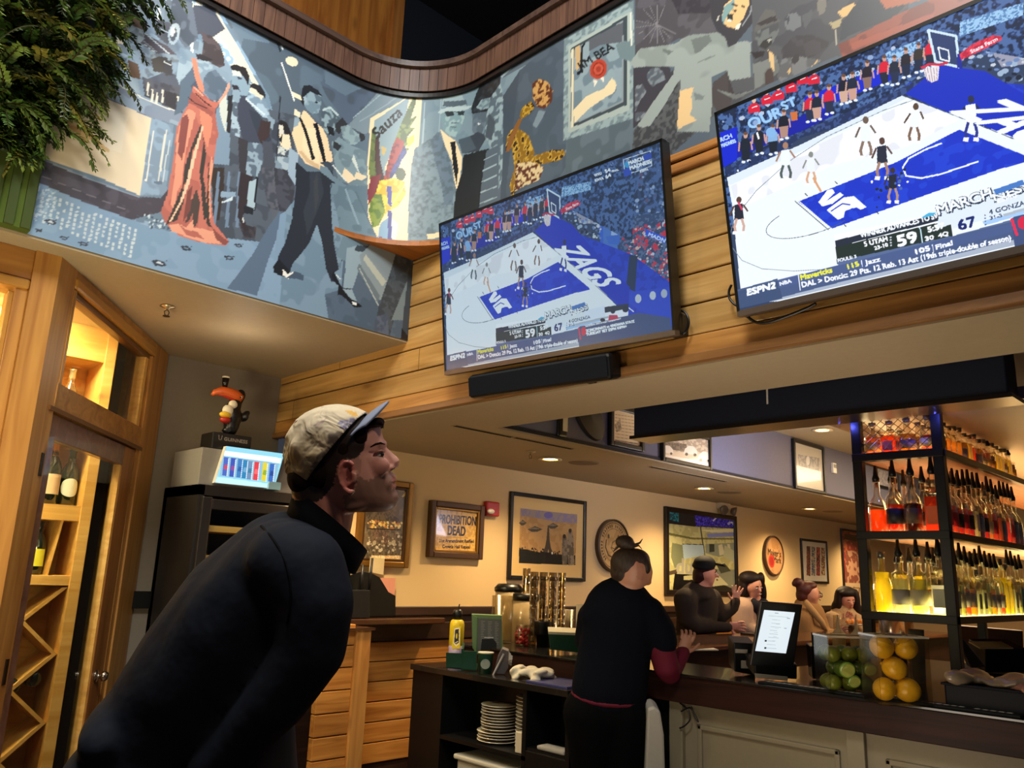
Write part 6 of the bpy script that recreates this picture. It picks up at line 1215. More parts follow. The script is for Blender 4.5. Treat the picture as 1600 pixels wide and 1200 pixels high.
def lname(h): 
    if not h: return 'no label'
    r_, g_, b_ = [int(h[i:i + 2], 16) for i in (1, 3, 5)]
    if r_ < 60: return 'black label'
    if max(r_, g_, b_) - min(r_, g_, b_) < 45: return 'white label' if r_ > 190 else 'grey label'
    if g_ > r_: return 'green label'
    if b_ > g_: return 'violet label' if b_ > 150 else 'red label'
    if g_ > 170: return 'cream label'
    return 'red label' if g_ < 80 else 'orange label'
for si, z in enumerate(SHZ):
    rows = [('front', SY0 + .05, 16), ('back', SY1 - .06, 13)]
    spots = []
    for j, y in enumerate((SY1 - .055, SY1 - .145, SY1 - .235, SY0 + .07)): spots.append((SX + .075, y, 'end', j))
    for j, y in enumerate((SY1 - .10, SY0 + .15)): spots.append((SX + .17, y, 'second end', j))
    for j in range(16): spots.append((SX + .17 + j * .088, SY0 + .052, 'front', j))
    for j in range(14): spots.append((SX + .25 + j * .10, SY0 + .15, 'middle', j))
    for j in range(9): spots.append((SX + .30 + j * .14, SY1 - .07, 'back', j))
    sp = SPEC[si]
    for n, (x, y, row, j) in enumerate(spots):
        if row == 'second end' and j == 0 and si == 2: continue
        s = sp[j % len(sp)] if row == 'end' else sp[R.randrange(len(sp))]
        big = 1.16 if row == 'end' else 1.0
        pr, used_ = bottle(*s)
        lb = '%s bottle, %s, %s shelf, %s row, %s from the left' % (s[1], lname(s[4]), SHN[si], row if row != 'end' else 'near end', 'first' if j == 0 else CN_[j])
        o = dup(pr, label=lb, group='liquor bottles on the %s lit shelf' % SHN[si]) if used_ else pr
        if not used_: o['label'] = lb; o['group'] = 'liquor bottles on the %s lit shelf' % SHN[si]
        hs = (1.16 if si == 1 else 1.12 if si == 0 else .70) * R.uniform(.93, 1.05); o.location = (x, y, z + .0265); o.scale = (1.06, 1.06, hs)
        if row == 'end': o.scale = (1.22, 1.18, hs * 1.03)
# lights hidden in the shelf unit: LED strips along the back rails and the blue tube at the canopy
for z, e in ((1.45, 5), (1.86, 5), (2.27, 4)): lamp('shelf_strip_light', 'AREA', (5.5, SY1 + .03, z + .10), e, (1.0, .72, .34), 2.0, (5.5, 1.2, z + .12), sy=.03)
lamp('blue_tube_light', 'POINT', (4.292, 1.33, 2.415), 2.6, (.10, .12, 1.0), .012)
lamp('blue_tube_light', 'POINT', (4.292, 1.82, 2.415), 1.4, (.10, .12, 1.0), .012)
# ---------------------------------------------------------------- things on the near counter
def base(px, py, z=BZ): return onz(px, py, z)
def dep(p): return (Vector(p) - CAM).dot(FW)
CLEAR = glass('clear_acrylic', '#f2eee2', .22, mixf=.93); FROST = mat('frosted_plastic', '#b8ae98', rough=.5, trans=.55)
# order screen on a stand
p = base(1215, 1064); D = dep(p)
t = thing('order_screen', 'black upright order tablet with a white glowing list, standing on the bar counter', 'tablet', tuple(p))
def q_(px, py, dd=0.0): return atd(px, py, D + dd)
back = FW * .02
m = MB(); m.prism([q_(1189, 940), q_(1254, 945), q_(1240, 1044), q_(1172, 1040)], back); m.build('tablet_frame', BLKP, t, bevel=.004)
sc_ = Canvas(110, 140, None, '#dfeaf0')
for i in range(9): sc_.L('#8a98a4', [36, 30 + i * 12, 60 + (i % 3) * 6, 30 + i * 12], 1.6)
sc_.L('#7a8894', '40 8 52 8', 2); sc_.L('#9aa6b0', '20 18 90 18', 1); sc_.P('#2a3038', '26 100 33 100 33 106 26 106'); sc_.P('#2a3038', '30 124 37 124 37 130 30 130'); sc_.L('#7a8894', '86 22 96 22', 2); sc_.L('#7a8894', '84 56 92 56', 2)
for i in range(7): sc_.L('#a8b4bc', [52, 30 + i * 14, 64, 30 + i * 14], 1)
a, b, c_, = q_(1194, 953, -.003), q_(1242, 957, -.003), q_(1180, 1017, -.003)
sc_.grid('screen', flat_pos(a, b - a, c_ - a, 110, 140), vcol_mat('order_screen_glow', emit=1.05, rough=.2), t)
m = MB(); m.prism([q_(1178, 1036, .03), q_(1246, 1038, .03), q_(1246, 1062, .03), q_(1180, 1058, .03)], FW * .16); m.build('stand', BLKP, t, bevel=.008)
m = MB(); m.prism([q_(1180, 1053, .012), q_(1231, 1058, .012), q_(1231, 1064, .012), q_(1181, 1059, .012)], FW * .01); m.build('card_slot', mat('pale_slot', '#a39a88', rough=.4), t)
p = base(1164, 1054); D = dep(p)
t = thing('receipt_printer', 'small black receipt printer with two pale stickers left of the order tablet', 'printer', tuple(p))
m = MB(); m.prism([q_(1146, 1004), q_(1180, 1006), q_(1180, 1056), q_(1148, 1050)], FW * .12); m.build('case', BLKP, t, bevel=.006)
for (x0, y0, x1, y1) in ((1149, 1014, 1168, 1021), (1158, 1032, 1179, 1045)): m = MB(); m.prism([q_(x0, y0, -.002), q_(x1, y0 + 1, -.002), q_(x1, y1, -.002), q_(x0, y1 - 1, -.002)], FW * .003); m.build('sticker', mat('pale_sticker', '#a59c8c', rough=.6), t)
# straws in a caddy
p = base(1281, 1062); D = dep(p)
t = thing('straw_caddy', 'clear caddy holding black stirring straws beside the lime box', 'caddy', tuple(p)); m = MB()
m.prism([q_(1266, 1010), q_(1295, 1010), q_(1293, 1062), q_(1270, 1061)], FW * .06); m.build('holder', mat('smoky_acrylic', '#2a2622', rough=.15, trans=.6), t, bevel=.003)
for k in range(13):
    m = MB(); x = 1268 + k * 2.1; dd = .008 + .012 * (k % 4); m.tube([q_(1274 + k * 1.2, 1060, dd), q_(x, 988 + (k * 7 % 5) * 1.6, dd)], .0032, 6); single('stirring_straw', m, BLKP, 'black stirring straw, %s from the left in the clear caddy' % (['first'] + CN_[1:])[k], 'straw', 'black straws in the clear caddy')
def clear_box(px0, px1, pyt, pyb, depth, name, label):
    a = base(px0, pyb); D0 = dep(base((px0 + px1) / 2, pyb)); s = D0 / FPX; wdt = (px1 - px0) * s; hgt = (pyb - pyt) * s
    rt = Vector((RT.x, RT.y, 0)).normalized(); fw = Vector((FW.x, FW.y, 0)).normalized(); c = base((px0 + px1) / 2, pyb) + fw * depth / 2
    t = thing(name, label, 'container', (c.x, c.y, BZ)); th = .0025
    for (o, hx, hy) in ((fw * depth / 2, wdt / 2, th), (-fw * depth / 2, wdt / 2, th), (rt * wdt / 2, th, depth / 2), (-rt * wdt / 2, th, depth / 2)): m = MB(); m.obox(c + o + Vector((0, 0, hgt / 2)), rt * hx, fw * hy, (0, 0, hgt / 2)); m.build('wall_panel', CLEAR, t)
    m = MB(); m.obox(c + Vector((0, 0, th)), rt * wdt / 2, fw * depth / 2, (0, 0, th)); m.build('bottom', CLEAR, t)
    m = MB(); 
    for sgn in (-1, 1): m.obox(c + fw * sgn * depth / 2 + Vector((0, 0, hgt)), rt * (wdt / 2 + .004), fw * .005, (0, 0, .004)); m.obox(c + rt * sgn * wdt / 2 + Vector((0, 0, hgt)), rt * .005, fw * depth / 2, (0, 0, .004))
    m.build('rim', mat('acrylic_rim', '#9a907c', rough=.15, coat=1), t)
    return c, rt, fw, wdt, hgt
def fruit(c, rt, fw, wdt, hgt, dpt, r, n, name, cat, ms, lab, grp, seed, el=1.0):
    rr = random.Random(seed); pl = []; nx = max(1, int((wdt + .02) / (2 * r))); ny = max(1, int((dpt + .01) / (2 * r))); k = 0; lay = 0
    while k < n and lay < 8:
        for j in range(ny):
            for i in range(nx - (lay % 2)):
                if k >= n: break
                u = (i - (nx - 1 - lay % 2) / 2) * 1.98 * r; v = (j - (ny - 1) / 2) * 1.98 * r; h = r + .006 + lay * 1.72 * r
                if h + r > hgt + .04: break
                p = c + rt * (u + rr.uniform(-.004, .004)) + fw * v; p.z = BZ + h; m = MB(); ro = Matrix.Rotation(rr.uniform(0, 3.1), 3, 'Z') @ Matrix.Rotation(rr.uniform(-.6, .6), 3, 'Y'); rad = r * rr.uniform(.93, 1.0)
                m.ball((0, 0, 0), (rad * el, rad, rad), 16, 12, ro); 
                if el > 1: m.ball(ro @ Vector((rad * el * .98, 0, 0)), rad * .18, 8, 6)
                lr = ['bottom layer', 'second layer', 'third layer', 'fourth layer', 'fifth layer', 'top layer', 'top layer', 'top layer'][lay]; fr = 'front' if j == 0 else 'rear' if j == ny - 1 else 'middle'
                o = m.build(name, ms[rr.randrange(len(ms))], None, smooth=True); o.location = p; tag(o, '%s, %s, %s, %s from the left' % (lab, lr, fr, ['first', 'second', 'third', 'fourth', 'fifth', 'sixth'][min(i, 5)]), cat, grp); k += 1
        lay += 1
q = clear_box(1298, 1374, 1000, 1086, .17, 'lime_box', 'clear acrylic box full of green limes on the bar counter'); fruit(*q, .17, .037, 16, 'lime', 'fruit', [mat('lime_skin', '#5c7a1c', rough=.35, coat=.3), mat('lime_dark', '#3c5c18', rough=.35, coat=.3), mat('lime_pale', '#6c7c24', rough=.35, coat=.3)], 'green lime in the clear box', 'limes in the clear box', 3)
for (x, y, sc) in ((1325, 1048, 1.0), (1361, 1047, .8), (1336, 1066, .8)):
    c0 = atd(x, y, dep(q[0]) - .086); m = MB(); m.lathe([(0, 0), (.034 * sc, 0), (.036 * sc, .004), (.034 * sc, .02), (0, .026)], c0, 20, ax=FW + Vector((.1, .05, .1))); t = thing('lime_half', {1325: 'large cut lime half with its pale face against the front of the lime box', 1361: 'smaller cut lime half at the right of the lime box', 1336: 'cut lime half low in the lime box'}[x], 'fruit', tuple(c0)); m.build('skin', mat('lime_skin', '#4c6416'), t, smooth=True)
    m = MB(); m.lathe([(0, -.001), (.030 * sc, -.001)], c0, 20, ax=FW + Vector((.1, .05, .1))); m.build('flesh', mat('lime_flesh', '#b4b858', rough=.3), t)
q = clear_box(1377, 1458, 1000, 1104, .17, 'lemon_box', 'clear acrylic box of lemons right of the lime box'); fruit(*q, .17, .050, 7, 'lemon', 'fruit', [mat('lemon_skin', '#d8a818', rough=.35, coat=.3, bump=.15, bscale=160)], 'yellow lemon in the clear box', 'lemons in the clear box', 4, 1.12)
# black bin with wrapped glassware
p = base(1530, 1110); D = dep(p); rt_ = Vector((0, -1, 0))
t = thing('black_bin', 'black plastic bin at the right end of the counter with plastic-wrapped items in it', 'bin', (BX + .22, 1.05, BZ)); m = MB()
m.box(BX + .05, .72, BZ, BX + .40, 1.235, BZ + .10); m.build('tub', mat('bin_plastic', '#06070c', rough=.5, spec=.1), t, bevel=.008); m = MB(); m.box(BX + .04, .71, BZ + .09, BX + .41, 1.245, BZ + .10); m.build('rim', mat('bin_plastic', '#090a10'), t, bevel=.004)
rr = random.Random(9)
def crumple(name, c0, r, label, m_, seed, cat='wrap', parent=None, el=(1, 1, .5), vox=.012, n=24):
    b = MB(); rr = random.Random(seed)
    for i in range(n): b.ball(Vector(c0) + Vector((rr.uniform(-1, 1) * r * el[0], rr.uniform(-1, 1) * r * el[1], rr.uniform(0, 1) * r * el[2])), (r * rr.uniform(.25, .55), r * rr.uniform(.25, .5), r * rr.uniform(.10, .22)), 8, 6, Matrix.Rotation(rr.uniform(0, 3), 3, 'Z') @ Matrix.Rotation(rr.uniform(-.7, .7), 3, 'X'))
    o = b.build(name, m_, None); r_ = o.modifiers.new('r', 'REMESH'); r_.mode = 'VOXEL'; r_.voxel_size = vox; s_ = o.modifiers.new('s', 'SMOOTH'); s_.iterations = 3; bake(o); o.data.polygons.foreach_set('use_smooth', [True] * len(o.data.polygons))
    if not o.data.materials: o.data.materials.append(m_)
    zm = min(v.co.z for v in o.data.vertices); cx, cy = c0[0], c0[1]; o.data.transform(Matrix.Translation((-cx, -cy, -zm))); o.location = (cx, cy, zm); return tag(o, label, cat)
WRAP = mat('clear_wrap', '#7a6a54', rough=.3, coat=.5)
crumple('plastic_wrap', (BX + .22, 1.06, BZ + .09), .14, 'crinkled clear plastic wrap lying over the black bin, nearer the lemon box', WRAP, 3, el=(1, 1, .25)); crumple('plastic_wrap', (BX + .22, .86, BZ + .09), .14, 'crinkled clear plastic wrap at the right end of the black bin, with a reddish sheen', mat('pink_wrap', '#8a5c48', rough=.3, coat=.5), 5, el=(1, 1, .25))
crumple('plastic_wrap', (q[0].x, q[0].y, BZ + q[4] - .03), .07, 'crumpled cling film draped over the lemon box', CLEAR, 8, el=(1, 1, .35), vox=.008)
# tall frosted containers, shaker and printer behind the fruit
def upright(px, pyb, pyt, wpx, name, label, cat, m_, z=BZ, prof=None, extra=0.0, n=20, sq=False):
    p = base(px, pyb, z); fwh = Vector((FW.x, FW.y, 0)).normalized(); p = p + fwh * extra
    D0 = dep(p); s = D0 / FPX; h = (pyb - pyt) * s; r = wpx * s / 2; t = thing(name, label, cat, (p.x, p.y, z)); m = MB(); pr = prof or [(.95, 0), (1, .02), (1, 1), (.94, 1), (.9, .03), (0, .03)]
    m.lathe([(a * r, b * h) for (a, b) in pr], (p.x, p.y, z), 4 if sq else n); m.build('body', m_, t, smooth=not sq); return t, p, r, h
upright(1456, 1072, 992, 22, 'cup_stack', 'tall stack of frosted plastic cups behind the lemon box', 'cup', FROST, prof=[(.8, 0), (1, .7), (.98, .72), (1.02, .78), (1, .8), (1.04, .88), (1.02, .9), (1.06, 1), (.98, 1), (.7, .05), (0, .05)], extra=.12)
upright(1382, 1050, 978, 20, 'squeeze_bottle', 'translucent squeeze bottle behind the join of the two fruit boxes', 'bottle', FROST, prof=[(.95, 0), (1, .05), (1, .62), (.5, .7), (.3, .74), (.12, 1), (0, 1)], extra=.35)
upright(1352, 1050, 974, 20, 'squeeze_bottle', 'translucent squeeze bottle behind the lime box beside the shelf post', 'bottle', FROST, prof=[(.95, 0), (1, .05), (1, .62), (.5, .7), (.3, .74), (.12, 1), (0, 1)], extra=.35)
upright(1415, 1040, 972, 38, 'ice_bucket', 'steel ice bucket with a dark strap behind the fruit boxes', 'bucket', mat('bucket_steel', '#8a8078', rough=.2, metal=.9), extra=.15)[0]
tt, p_, r_, h_ = upright(1442, 1040, 972, 16, 'drinking_glass', 'tall clear glass right of the steel ice bucket', 'glass', CLEAR, extra=.15)
m = MB(); m.obox(atd(1557, 1024, 4.9), RT * .12, UP * .075, FW * .09); single('ticket_printer', m, mat('printer_black', '#0b0d14', rough=.3), 'black box printer standing under the lit shelves at the right', 'printer', bevel=.006)
m = MB(); m.prism([atd(1498, 1000, 4.75), atd(1506, 999, 4.75), atd(1541, 1042, 4.75), atd(1518, 1044, 4.75)], FW * .05); single('steel_chute', m, mat('bucket_steel', '#8a8078'), 'slanted steel panel beside the foot of the near shelf post', 'panel', bevel=.003)
m = MB(); m.prism([atd(1500, 978, 6.1), atd(1598, 986, 6.1), atd(1600, 1030, 6.1), atd(1504, 1030, 6.1)], FW * .03); single('back_splash', m, mat('grey_steel', '#6a5c4c', rough=.3, metal=.6), 'dull steel splash panel below the lowest lit shelf', 'panel')
m = MB(); p0 = atd(1548, 1008, 4.85); m.obox(p0, RT * .10, FW * .06, UP * .004); single('paper_menu', m, mat('paper_cream', '#c8b48c', rough=.7), 'cream paper sheet lying on the black printer under the shelves', 'paper')
# items beside the bartender
m = MB(); p = base(1098, 1016, BZ); m.obox(p + Vector((.02, .02, .004)), RT * .10, Vector((FW.x, FW.y, 0)) * .07, (0, 0, .004)); single('check_pad', m, mat('paper_white', '#c8cad6', rough=.6), 'white paper pad the bartender is writing on', 'pad')
crumple('bar_towel', (4.55, 3.45, 1.10), .11, 'crumpled cream bar towel on the far bar top by the bartender\'s hand', mat('towel_cream', '#d8c898', rough=.9), 12, 'towel', el=(1.0, .6, .3), vox=.01)
m = MB(); m.box(6.55, 3.55, 1.10, 6.85, 3.75, 1.115); single('bar_tray', m, BLKP, 'flat black tray on the far bar beside the hand of the man in the cap', 'tray', bevel=.003)
# cables under the counter by the cream panel
cable('power_cable', [onx(x, y, BX + .03) for (x, y) in ((1062, 1098), (1075, 1110), (1078, 1124), (1070, 1134), (1062, 1138))], .004, 'thin black cord looped under the counter beside the first cream panel')
cable('power_cable', [onx(x, y, BX + .03) for (x, y) in ((1064, 1112), (1078, 1106), (1086, 1118), (1091, 1128), (1086, 1120), (1080, 1104))], .004, 'second black cord with a plug end hanging under the counter')
# ---------------------------------------------------------------- black service station
t = thing('service_station', 'low black service station with open shelves of plates in front of the bar', 'cabinet', (3.58, 3.66, 0))
sx0, sx1, y0, y1 = 3.43, 3.745, 2.98, 4.33
m = MB(); m.box(sx0 - .02, y0, .915, sx1, y1 + .01, .95); m.build('top', mat('station_top', '#1a1816', rough=.2, coat=.4), t, bevel=.003)
for (a, b) in ((y1 - .30, y1), (3.30, 3.33), (y0, y0 + .03)): m = MB(); m.box(sx0, a, 0, sx1, b, .915); m.build('upright_panel', BLACKW, t)
m = MB(); m.box(sx1 - .02, y0, 0, sx1, y1, .915); m.build('back_panel', BLACKW, t)
for z in (.545, .10): m = MB(); m.box(sx0, 3.30, z, sx1 - .02, y1 - .3, z + .022); m.build('shelf', BLACKW, t)
m = MB(); m.box(sx0, y0 + .03, .05, sx0 + .02, 3.30, .60); m.build('drawer_front', BLACKW, t, bevel=.003)
m = MB(); m.box(sx0 + .01, y0 + .03, .60, sx0 + .30, 3.30, .615); m.build('inner_shelf', BLACKW, t)
PL = mat('plate_white', '#c9bfa8', rough=.25, coat=.5)
def plate(x, y, z, r, lb, grp):
    m = MB(); m.lathe([(0, 0), (r * .55, 0), (r * .6, .004), (r, .014), (r * 1.0, .018), (r * .62, .008), (0, .007)], (0, 0, 0), 32); o = m.build('plate', PL, None, smooth=True); o.location = (x, y, z); return tag(o, lb, 'plate', grp)
ORD = ['bottom', 'second', 'third', 'fourth', 'fifth', 'sixth', 'seventh', 'eighth', 'ninth', 'tenth', 'eleventh', 'twelfth', 'thirteenth', 'fourteenth']
z = .568
for i in range(13): r = .125 if i < 4 else .108; plate(3.575 + (i % 3 - 1) * .003, 3.665 + (i % 2) * .003, z, r, 'white plate, %s from the bottom of the front stack in the station' % ORD[i], 'plates in the front stack'); z += .0155 if i % 4 else .0185
z = .568
for i in range(14): plate(3.60, 3.425, z, .09, 'plate %s from the bottom of the shadowed stack at the right' % ORD[i], 'plates in the shadowed stack'); z += .0205
m = MB(); m.box(3.45, 3.335, .57, 3.53, 3.40, .68); single('napkin_box', m, mat('napkin_cream', '#b8ac92', rough=.7), 'cream carton standing right of the front plate stack', 'carton', bevel=.004)
t = thing('white_tub', 'white plastic tub on the bottom shelf of the service station', 'tub', (3.58, 3.66, .122)); m = MB(); m.box(3.46, 3.42, .122, 3.71, 3.90, .46); m.build('body', mat('tub_white', '#a8a290', rough=.4), t, bevel=.02); m = MB(); m.box(3.44, 3.41, .45, 3.72, 3.91, .48); m.build('rim', mat('tub_rim', '#b8b2a0', rough=.4), t, bevel=.01)
m = MB(); m.box(3.435, 3.02, .617, 3.52, 3.22, .64); single('folded_cloth', m, mat('cloth_grey', '#8f8a80', rough=.9), 'folded grey cloth on the drawer top of the station', 'cloth', bevel=.008)
crumple('bar_towel', (3.60, 3.42, .95), .10, 'crumpled off-white towel on the black service station', mat('towel_white', '#c9c0a8', rough=.95), 21, 'towel', el=(.9, 1.15, .5), vox=.009)
m = MB(); m.box(3.45, 3.02, .95, 3.72, 3.33, .962); single('blue_folder', m, mat('folder_blue', '#3a3c68', rough=.3), 'dark blue folder lying on the service station beside the towel', 'folder', bevel=.002)
Z5 = .95
def up5(*a, **k): return upright(*a, z=Z5, **k)
tt, p_, r_, h_ = up5(711, 1036, 968, 23, 'spray_can', 'yellow and purple spray can with a black cap on the service station', 'can', mat('can_yellow', '#c8b020', rough=.3), prof=[(1, 0), (1, .86), (.85, .93), (.5, .97), (0, .97)], extra=.02)
m = MB(); m.lathe([(r_ * 1.01, .0), (r_ * 1.01, h_ * .38)], p_, 20); m.build('purple_band', mat('can_purple', '#8a7a98', rough=.4), tt, smooth=True); m = MB(); m.lathe([(r_ * .62, h_ * .95), (r_ * .66, h_ * 1.14), (r_ * .45, h_ * 1.18), (0, h_ * 1.19)], p_, 16); m.build('cap', BLKP, tt, smooth=True); m = MB(); m.tube([p_ + Vector((0, 0, h_ * 1.15)), p_ + RT * .01 + Vector((0, 0, h_ * 1.3))], .004); m.build('nozzle', BLKP, tt)
m = MB(); fr = -Vector((FW.x, FW.y, 0)).normalized()
c = Canvas(40, 60, None, '#c8b020'); c.P('#1a1814', '10 8 30 6 34 44 8 48'); c.L('#e8e0d0', '10 8 30 6 34 44 20 52 8 44 10 8', 2.4); c.E('#c8b020', 20, 26, 4, 7); c.L('#d8d0c0', '14 44 28 40', 2); c.grid('label', flat_pos(p_ + fr * (r_ * 1.02) - RT * r_ * .5 + Vector((0, 0, h_ * .82)), RT * r_ * 1.1, (0, 0, -h_ * .5), 40, 60), PRINT, tt)
GRN = mat('caddy_green', '#0b3a26', rough=.45)
t = thing('condiment_caddy', 'dark green condiment caddy with two bins on the service station', 'caddy', tuple(base(722, 1046, Z5)))
p = base(697, 1046, Z5); D = dep(p)
def g_(px, py, dd=0.0): return atd(px, py, D + dd)
for (x0, x1, yt, yb, dd) in ((697, 723, 1020, 1044, 0), (723, 745, 1017, 1047, -.05)):
    m = MB(); m.prism([g_(x0, yt, dd), g_(x1, yt + 1, dd), g_(x1, yb + 2, dd), g_(x0, yb, dd)], FW * .004); m.build('front_panel', GRN, t)
    m = MB(); m.prism([g_(x0, yb - 2, dd), g_(x1, yb, dd), g_(x1, yb + 2, dd), g_(x0, yb, dd)], FW * .12); m.build('bin_floor', GRN, t)
m = MB(); m.prism([g_(721, 1014, -.02), g_(724, 1014, -.02), g_(724, 1048, -.02), g_(721, 1046, -.02)], FW * .12); m.build('divider', GRN, t)
t, p_, r_, h_ = up5(758, 1052, 1022, 24, 'paper_cup', 'green paper cup with a pale oval badge in the caddy', 'cup', GRN, prof=[(.85, 0), (1, .97), (1.04, 1), (.95, 1), (.8, .05), (0, .05)])
m = MB(); m.lathe([(0, 0), (r_ * .62, 0)], p_ + fr * (r_ * 1.06) + Vector((0, 0, h_ * .5)), 20, ax=fr); m.build('badge', mat('badge_pale', '#a3ada0', rough=.5), t); m = MB(); m.lathe([(r_ * .98, h_ * .98), (r_ * 1.06, h_ * 1.0), (r_ * 1.06, h_ * 1.06), (r_ * .9, h_ * 1.06)], p_, 20); m.build('rim', mat('paper_rim', '#b9b5a0', rough=.6), t, smooth=True)
t = thing('table_tent', 'green framed table card with a grey chalk menu standing on the service station', 'card', tuple(base(765, 1040, Z5))); D = dep(base(765, 1044, Z5)) + .05
for (nm, pp, mm, dd) in (('frame', ((737, 960), (784, 962), (786, 1020), (744, 1022)), mat('tent_green', '#6c8a5c', rough=.5), .004), ('side', ((737, 960), (746, 965), (744, 1020), (738, 1012)), mat('tent_green', '#6c8a5c'), -.002)): m = MB(); m.prism([g_(x, y, dd) for (x, y) in pp], FW * .02); m.build(nm, mm, t)
c = Canvas(90, 120, None, '#5c5e5c'); R2 = random.Random(2)
for i in range(14):
    for j in range(3): c.L('#a8aaa4', [12 + j * 27, 10 + i * 6, 12 + j * 27 + R2.uniform(8, 16), 10 + i * 6], 1.4)
c.P('#1c1e22', '16 74 60 70 74 86 74 118 12 118'); c.L('#c0c2bc', '26 68 60 66', 4); a, b, d_ = g_(747, 966, -.002), g_(783, 968, -.002), g_(746, 1018, -.002); c.grid('chalk_panel', flat_pos(a, b - a, d_ - a, 90, 120), PRINT, t)
m = MB(); p = base(775, 1054, Z5); D = dep(p); m.prism([g_(772, 1052), g_(778, 1028), g_(785, 1014), g_(795, 1018), g_(794, 1044), g_(788, 1054)], FW * .05); single('napkin_holder', m, mat('holder_grey', '#4a4648', rough=.4), 'small dark holder with white napkins at the end of the caddy', 'holder', bevel=.003)
for k in range(3): m = MB(); m.prism([g_(783 + k * 4, 1016 + k * 2, .01 + .01 * k), g_(795 + k * 3, 1017 + k * 4, .01 + .01 * k), g_(801 - k, 1030 + k * 5, .01 + .01 * k), g_(786, 1034, .01 + .01 * k)], FW * .003); single('napkin', m, mat('napkin_white', '#b9b6ae', rough=.8), ['tallest white napkin in the dark holder', 'middle white napkin in the dark holder', 'lowest white napkin in the dark holder'][k], 'napkin', 'napkins in the dark holder')
m = MB(); m.tube([g_(770, 1056, -.01), g_(787, 1022, -.01)], .006, 8); single('marker_pen', m, mat('pen_grey', '#9a9694', rough=.3), 'grey marker pen leaning against the napkin holder', 'pen')
# items on the bar behind the station
def upb(*a, **k): return upright(*a, z=BZ, **k)
upb(783, 1006, 934, 34, 'glass_pitcher', 'clear plastic pitcher with a dark base at the end of the bar', 'pitcher', CLEAR, extra=.05)
t, p_, r_, h_ = upb(792, 1004, 928, 42, 'dispenser', 'tall ribbed dispenser with a rounded black lid behind the pitcher', 'dispenser', mat('ribbed_clear', '#a08c68', rough=.2, coat=.6), extra=.22); m = MB(); m.lathe([(r_ * 1.06, h_ * .96), (r_ * 1.08, h_ * 1.04), (r_ * .8, h_ * 1.12), (0, h_ * 1.13)], p_, 24); m.build('lid', BLKP, t, smooth=True)
t, p_, r_, h_ = upb(820, 1004, 940, 44, 'dispenser', 'tall straw dispenser with a flat black lid and side arm under the first glasses', 'dispenser', mat('ribbed_clear', '#a08c68'), extra=.12); m = MB(); m.lathe([(r_ * 1.05, h_ * .96), (r_ * 1.06, h_ * 1.12), (0, h_ * 1.13)], p_, 24); m.build('lid', BLKP, t, smooth=True); m = MB(); m.tube([p_ + RT * r_ + Vector((0, 0, h_ * 1.08)), p_ + RT * r_ * 1.35 + Vector((0, 0, h_ * 1.0)), p_ + RT * r_ * 1.4 + Vector((0, 0, h_ * .3))], .012); m.build('side_arm', BLKP, t, smooth=True)
pst = p_ + Vector((0, 0, h_ * 1.13)); 
t, p_, r_, h_ = upb(816, 1009, 978, 25, 'cherry_jar', 'clear jar of bright red cherries on the bar behind the station', 'jar', CLEAR)
CH = mat('cherry_red', '#a0182a', rough=.2, coat=.8); m = MB(); rr = random.Random(4)
for i in range(60): a = rr.uniform(0, 6.3); q2 = r_ * .8 * math.sqrt(rr.random()); m.ball(p_ + Vector((q2 * math.cos(a), q2 * math.sin(a), .012 + rr.random() * h_ * .75)), .011, 8, 6)
o = m.build('cherries', CH, None, smooth=True); xs = p_; o.data.transform(Matrix.Translation((-p_.x, -p_.y, -BZ))); o.location = (p_.x, p_.y, BZ); tag(o, 'mass of red cherries packed inside the clear jar', 'fruit', kind='stuff')
upb(848, 1010, 972, 27, 'black_cup', 'black plastic cup tapering down, between the cherries and the green box', 'cup', BLKP, prof=[(.7, 0), (1, 1), (1.04, 1), (1.04, .96), (.66, .03), (0, .03)])
p = base(882, 1021); D = dep(p); t = thing('green_box', 'dark green box with a white top on the bar beside the bartender', 'box', tuple(p)); m = MB(); m.prism([g_(857, 990), g_(904, 992), g_(904, 1020), g_(860, 1015)], FW * .10); m.build('body', GRN, t, bevel=.003); m = MB(); m.prism([g_(857, 987), g_(904, 989), g_(904, 993), g_(857, 991)], FW * .10); m.build('top_edge', mat('paper_rim', '#b9b5a0'), t)
for k, (x, e) in enumerate(((868, .02), (879, .05), (891, .02))): upb(x, 992 + 14, 955, 24, 'plastic_cup', ['tall clear plastic cup in the green box, left', 'tall clear plastic cup in the green box, middle', 'tall clear plastic cup in the green box, right'][k], 'cup', CLEAR if k != 1 else FROST, prof=[(.7, .1), (1, 1), (1.04, 1), (.68, .12), (0, .12)], extra=e)
upb(911, 1018, 948, 22, 'cup_sleeve', 'tall frosted cup stack half hidden by the bartender', 'cup', FROST, extra=.04)
GLS = glass('tumbler_glass', '#f4eee0', .02, mixf=.45)
def tumbler(p, r, h, lb, proto=[None]):
    if proto[0] is None: m = MB(); m.lathe([(r * .82, 0), (r, h), (r * .94, h), (r * .76, .012), (0, .012)], (0, 0, 0), 20); o = m.build('tumbler', GLS, None, smooth=True); proto[0] = o
    else: o = proto[0].copy(); COL.objects.link(o)
    o.location = p; return tag(o, lb, 'glass', 'stacked tumblers on the bar')
cols = [(833, .14), (848, .14), (863, .14), (878, .14)]
for ci, (x, e) in enumerate(cols):
    p = base(x, 1012) + Vector((FW.x, FW.y, 0)).normalized() * .16
    for k in range(7):
        tumbler((p.x, p.y, BZ + k * .062), .03, .12, 'clear tumbler %s from the bottom in %s stack of glasses' % (ORD[k], ['the leftmost', 'the second', 'the third', 'the rightmost'][ci]))
for k in range(2): tumbler((pst.x, pst.y, pst.z + k * .06), .03, .12, ['lower', 'upper'][k] + ' of two clear tumblers standing on the flat black dispenser lid')
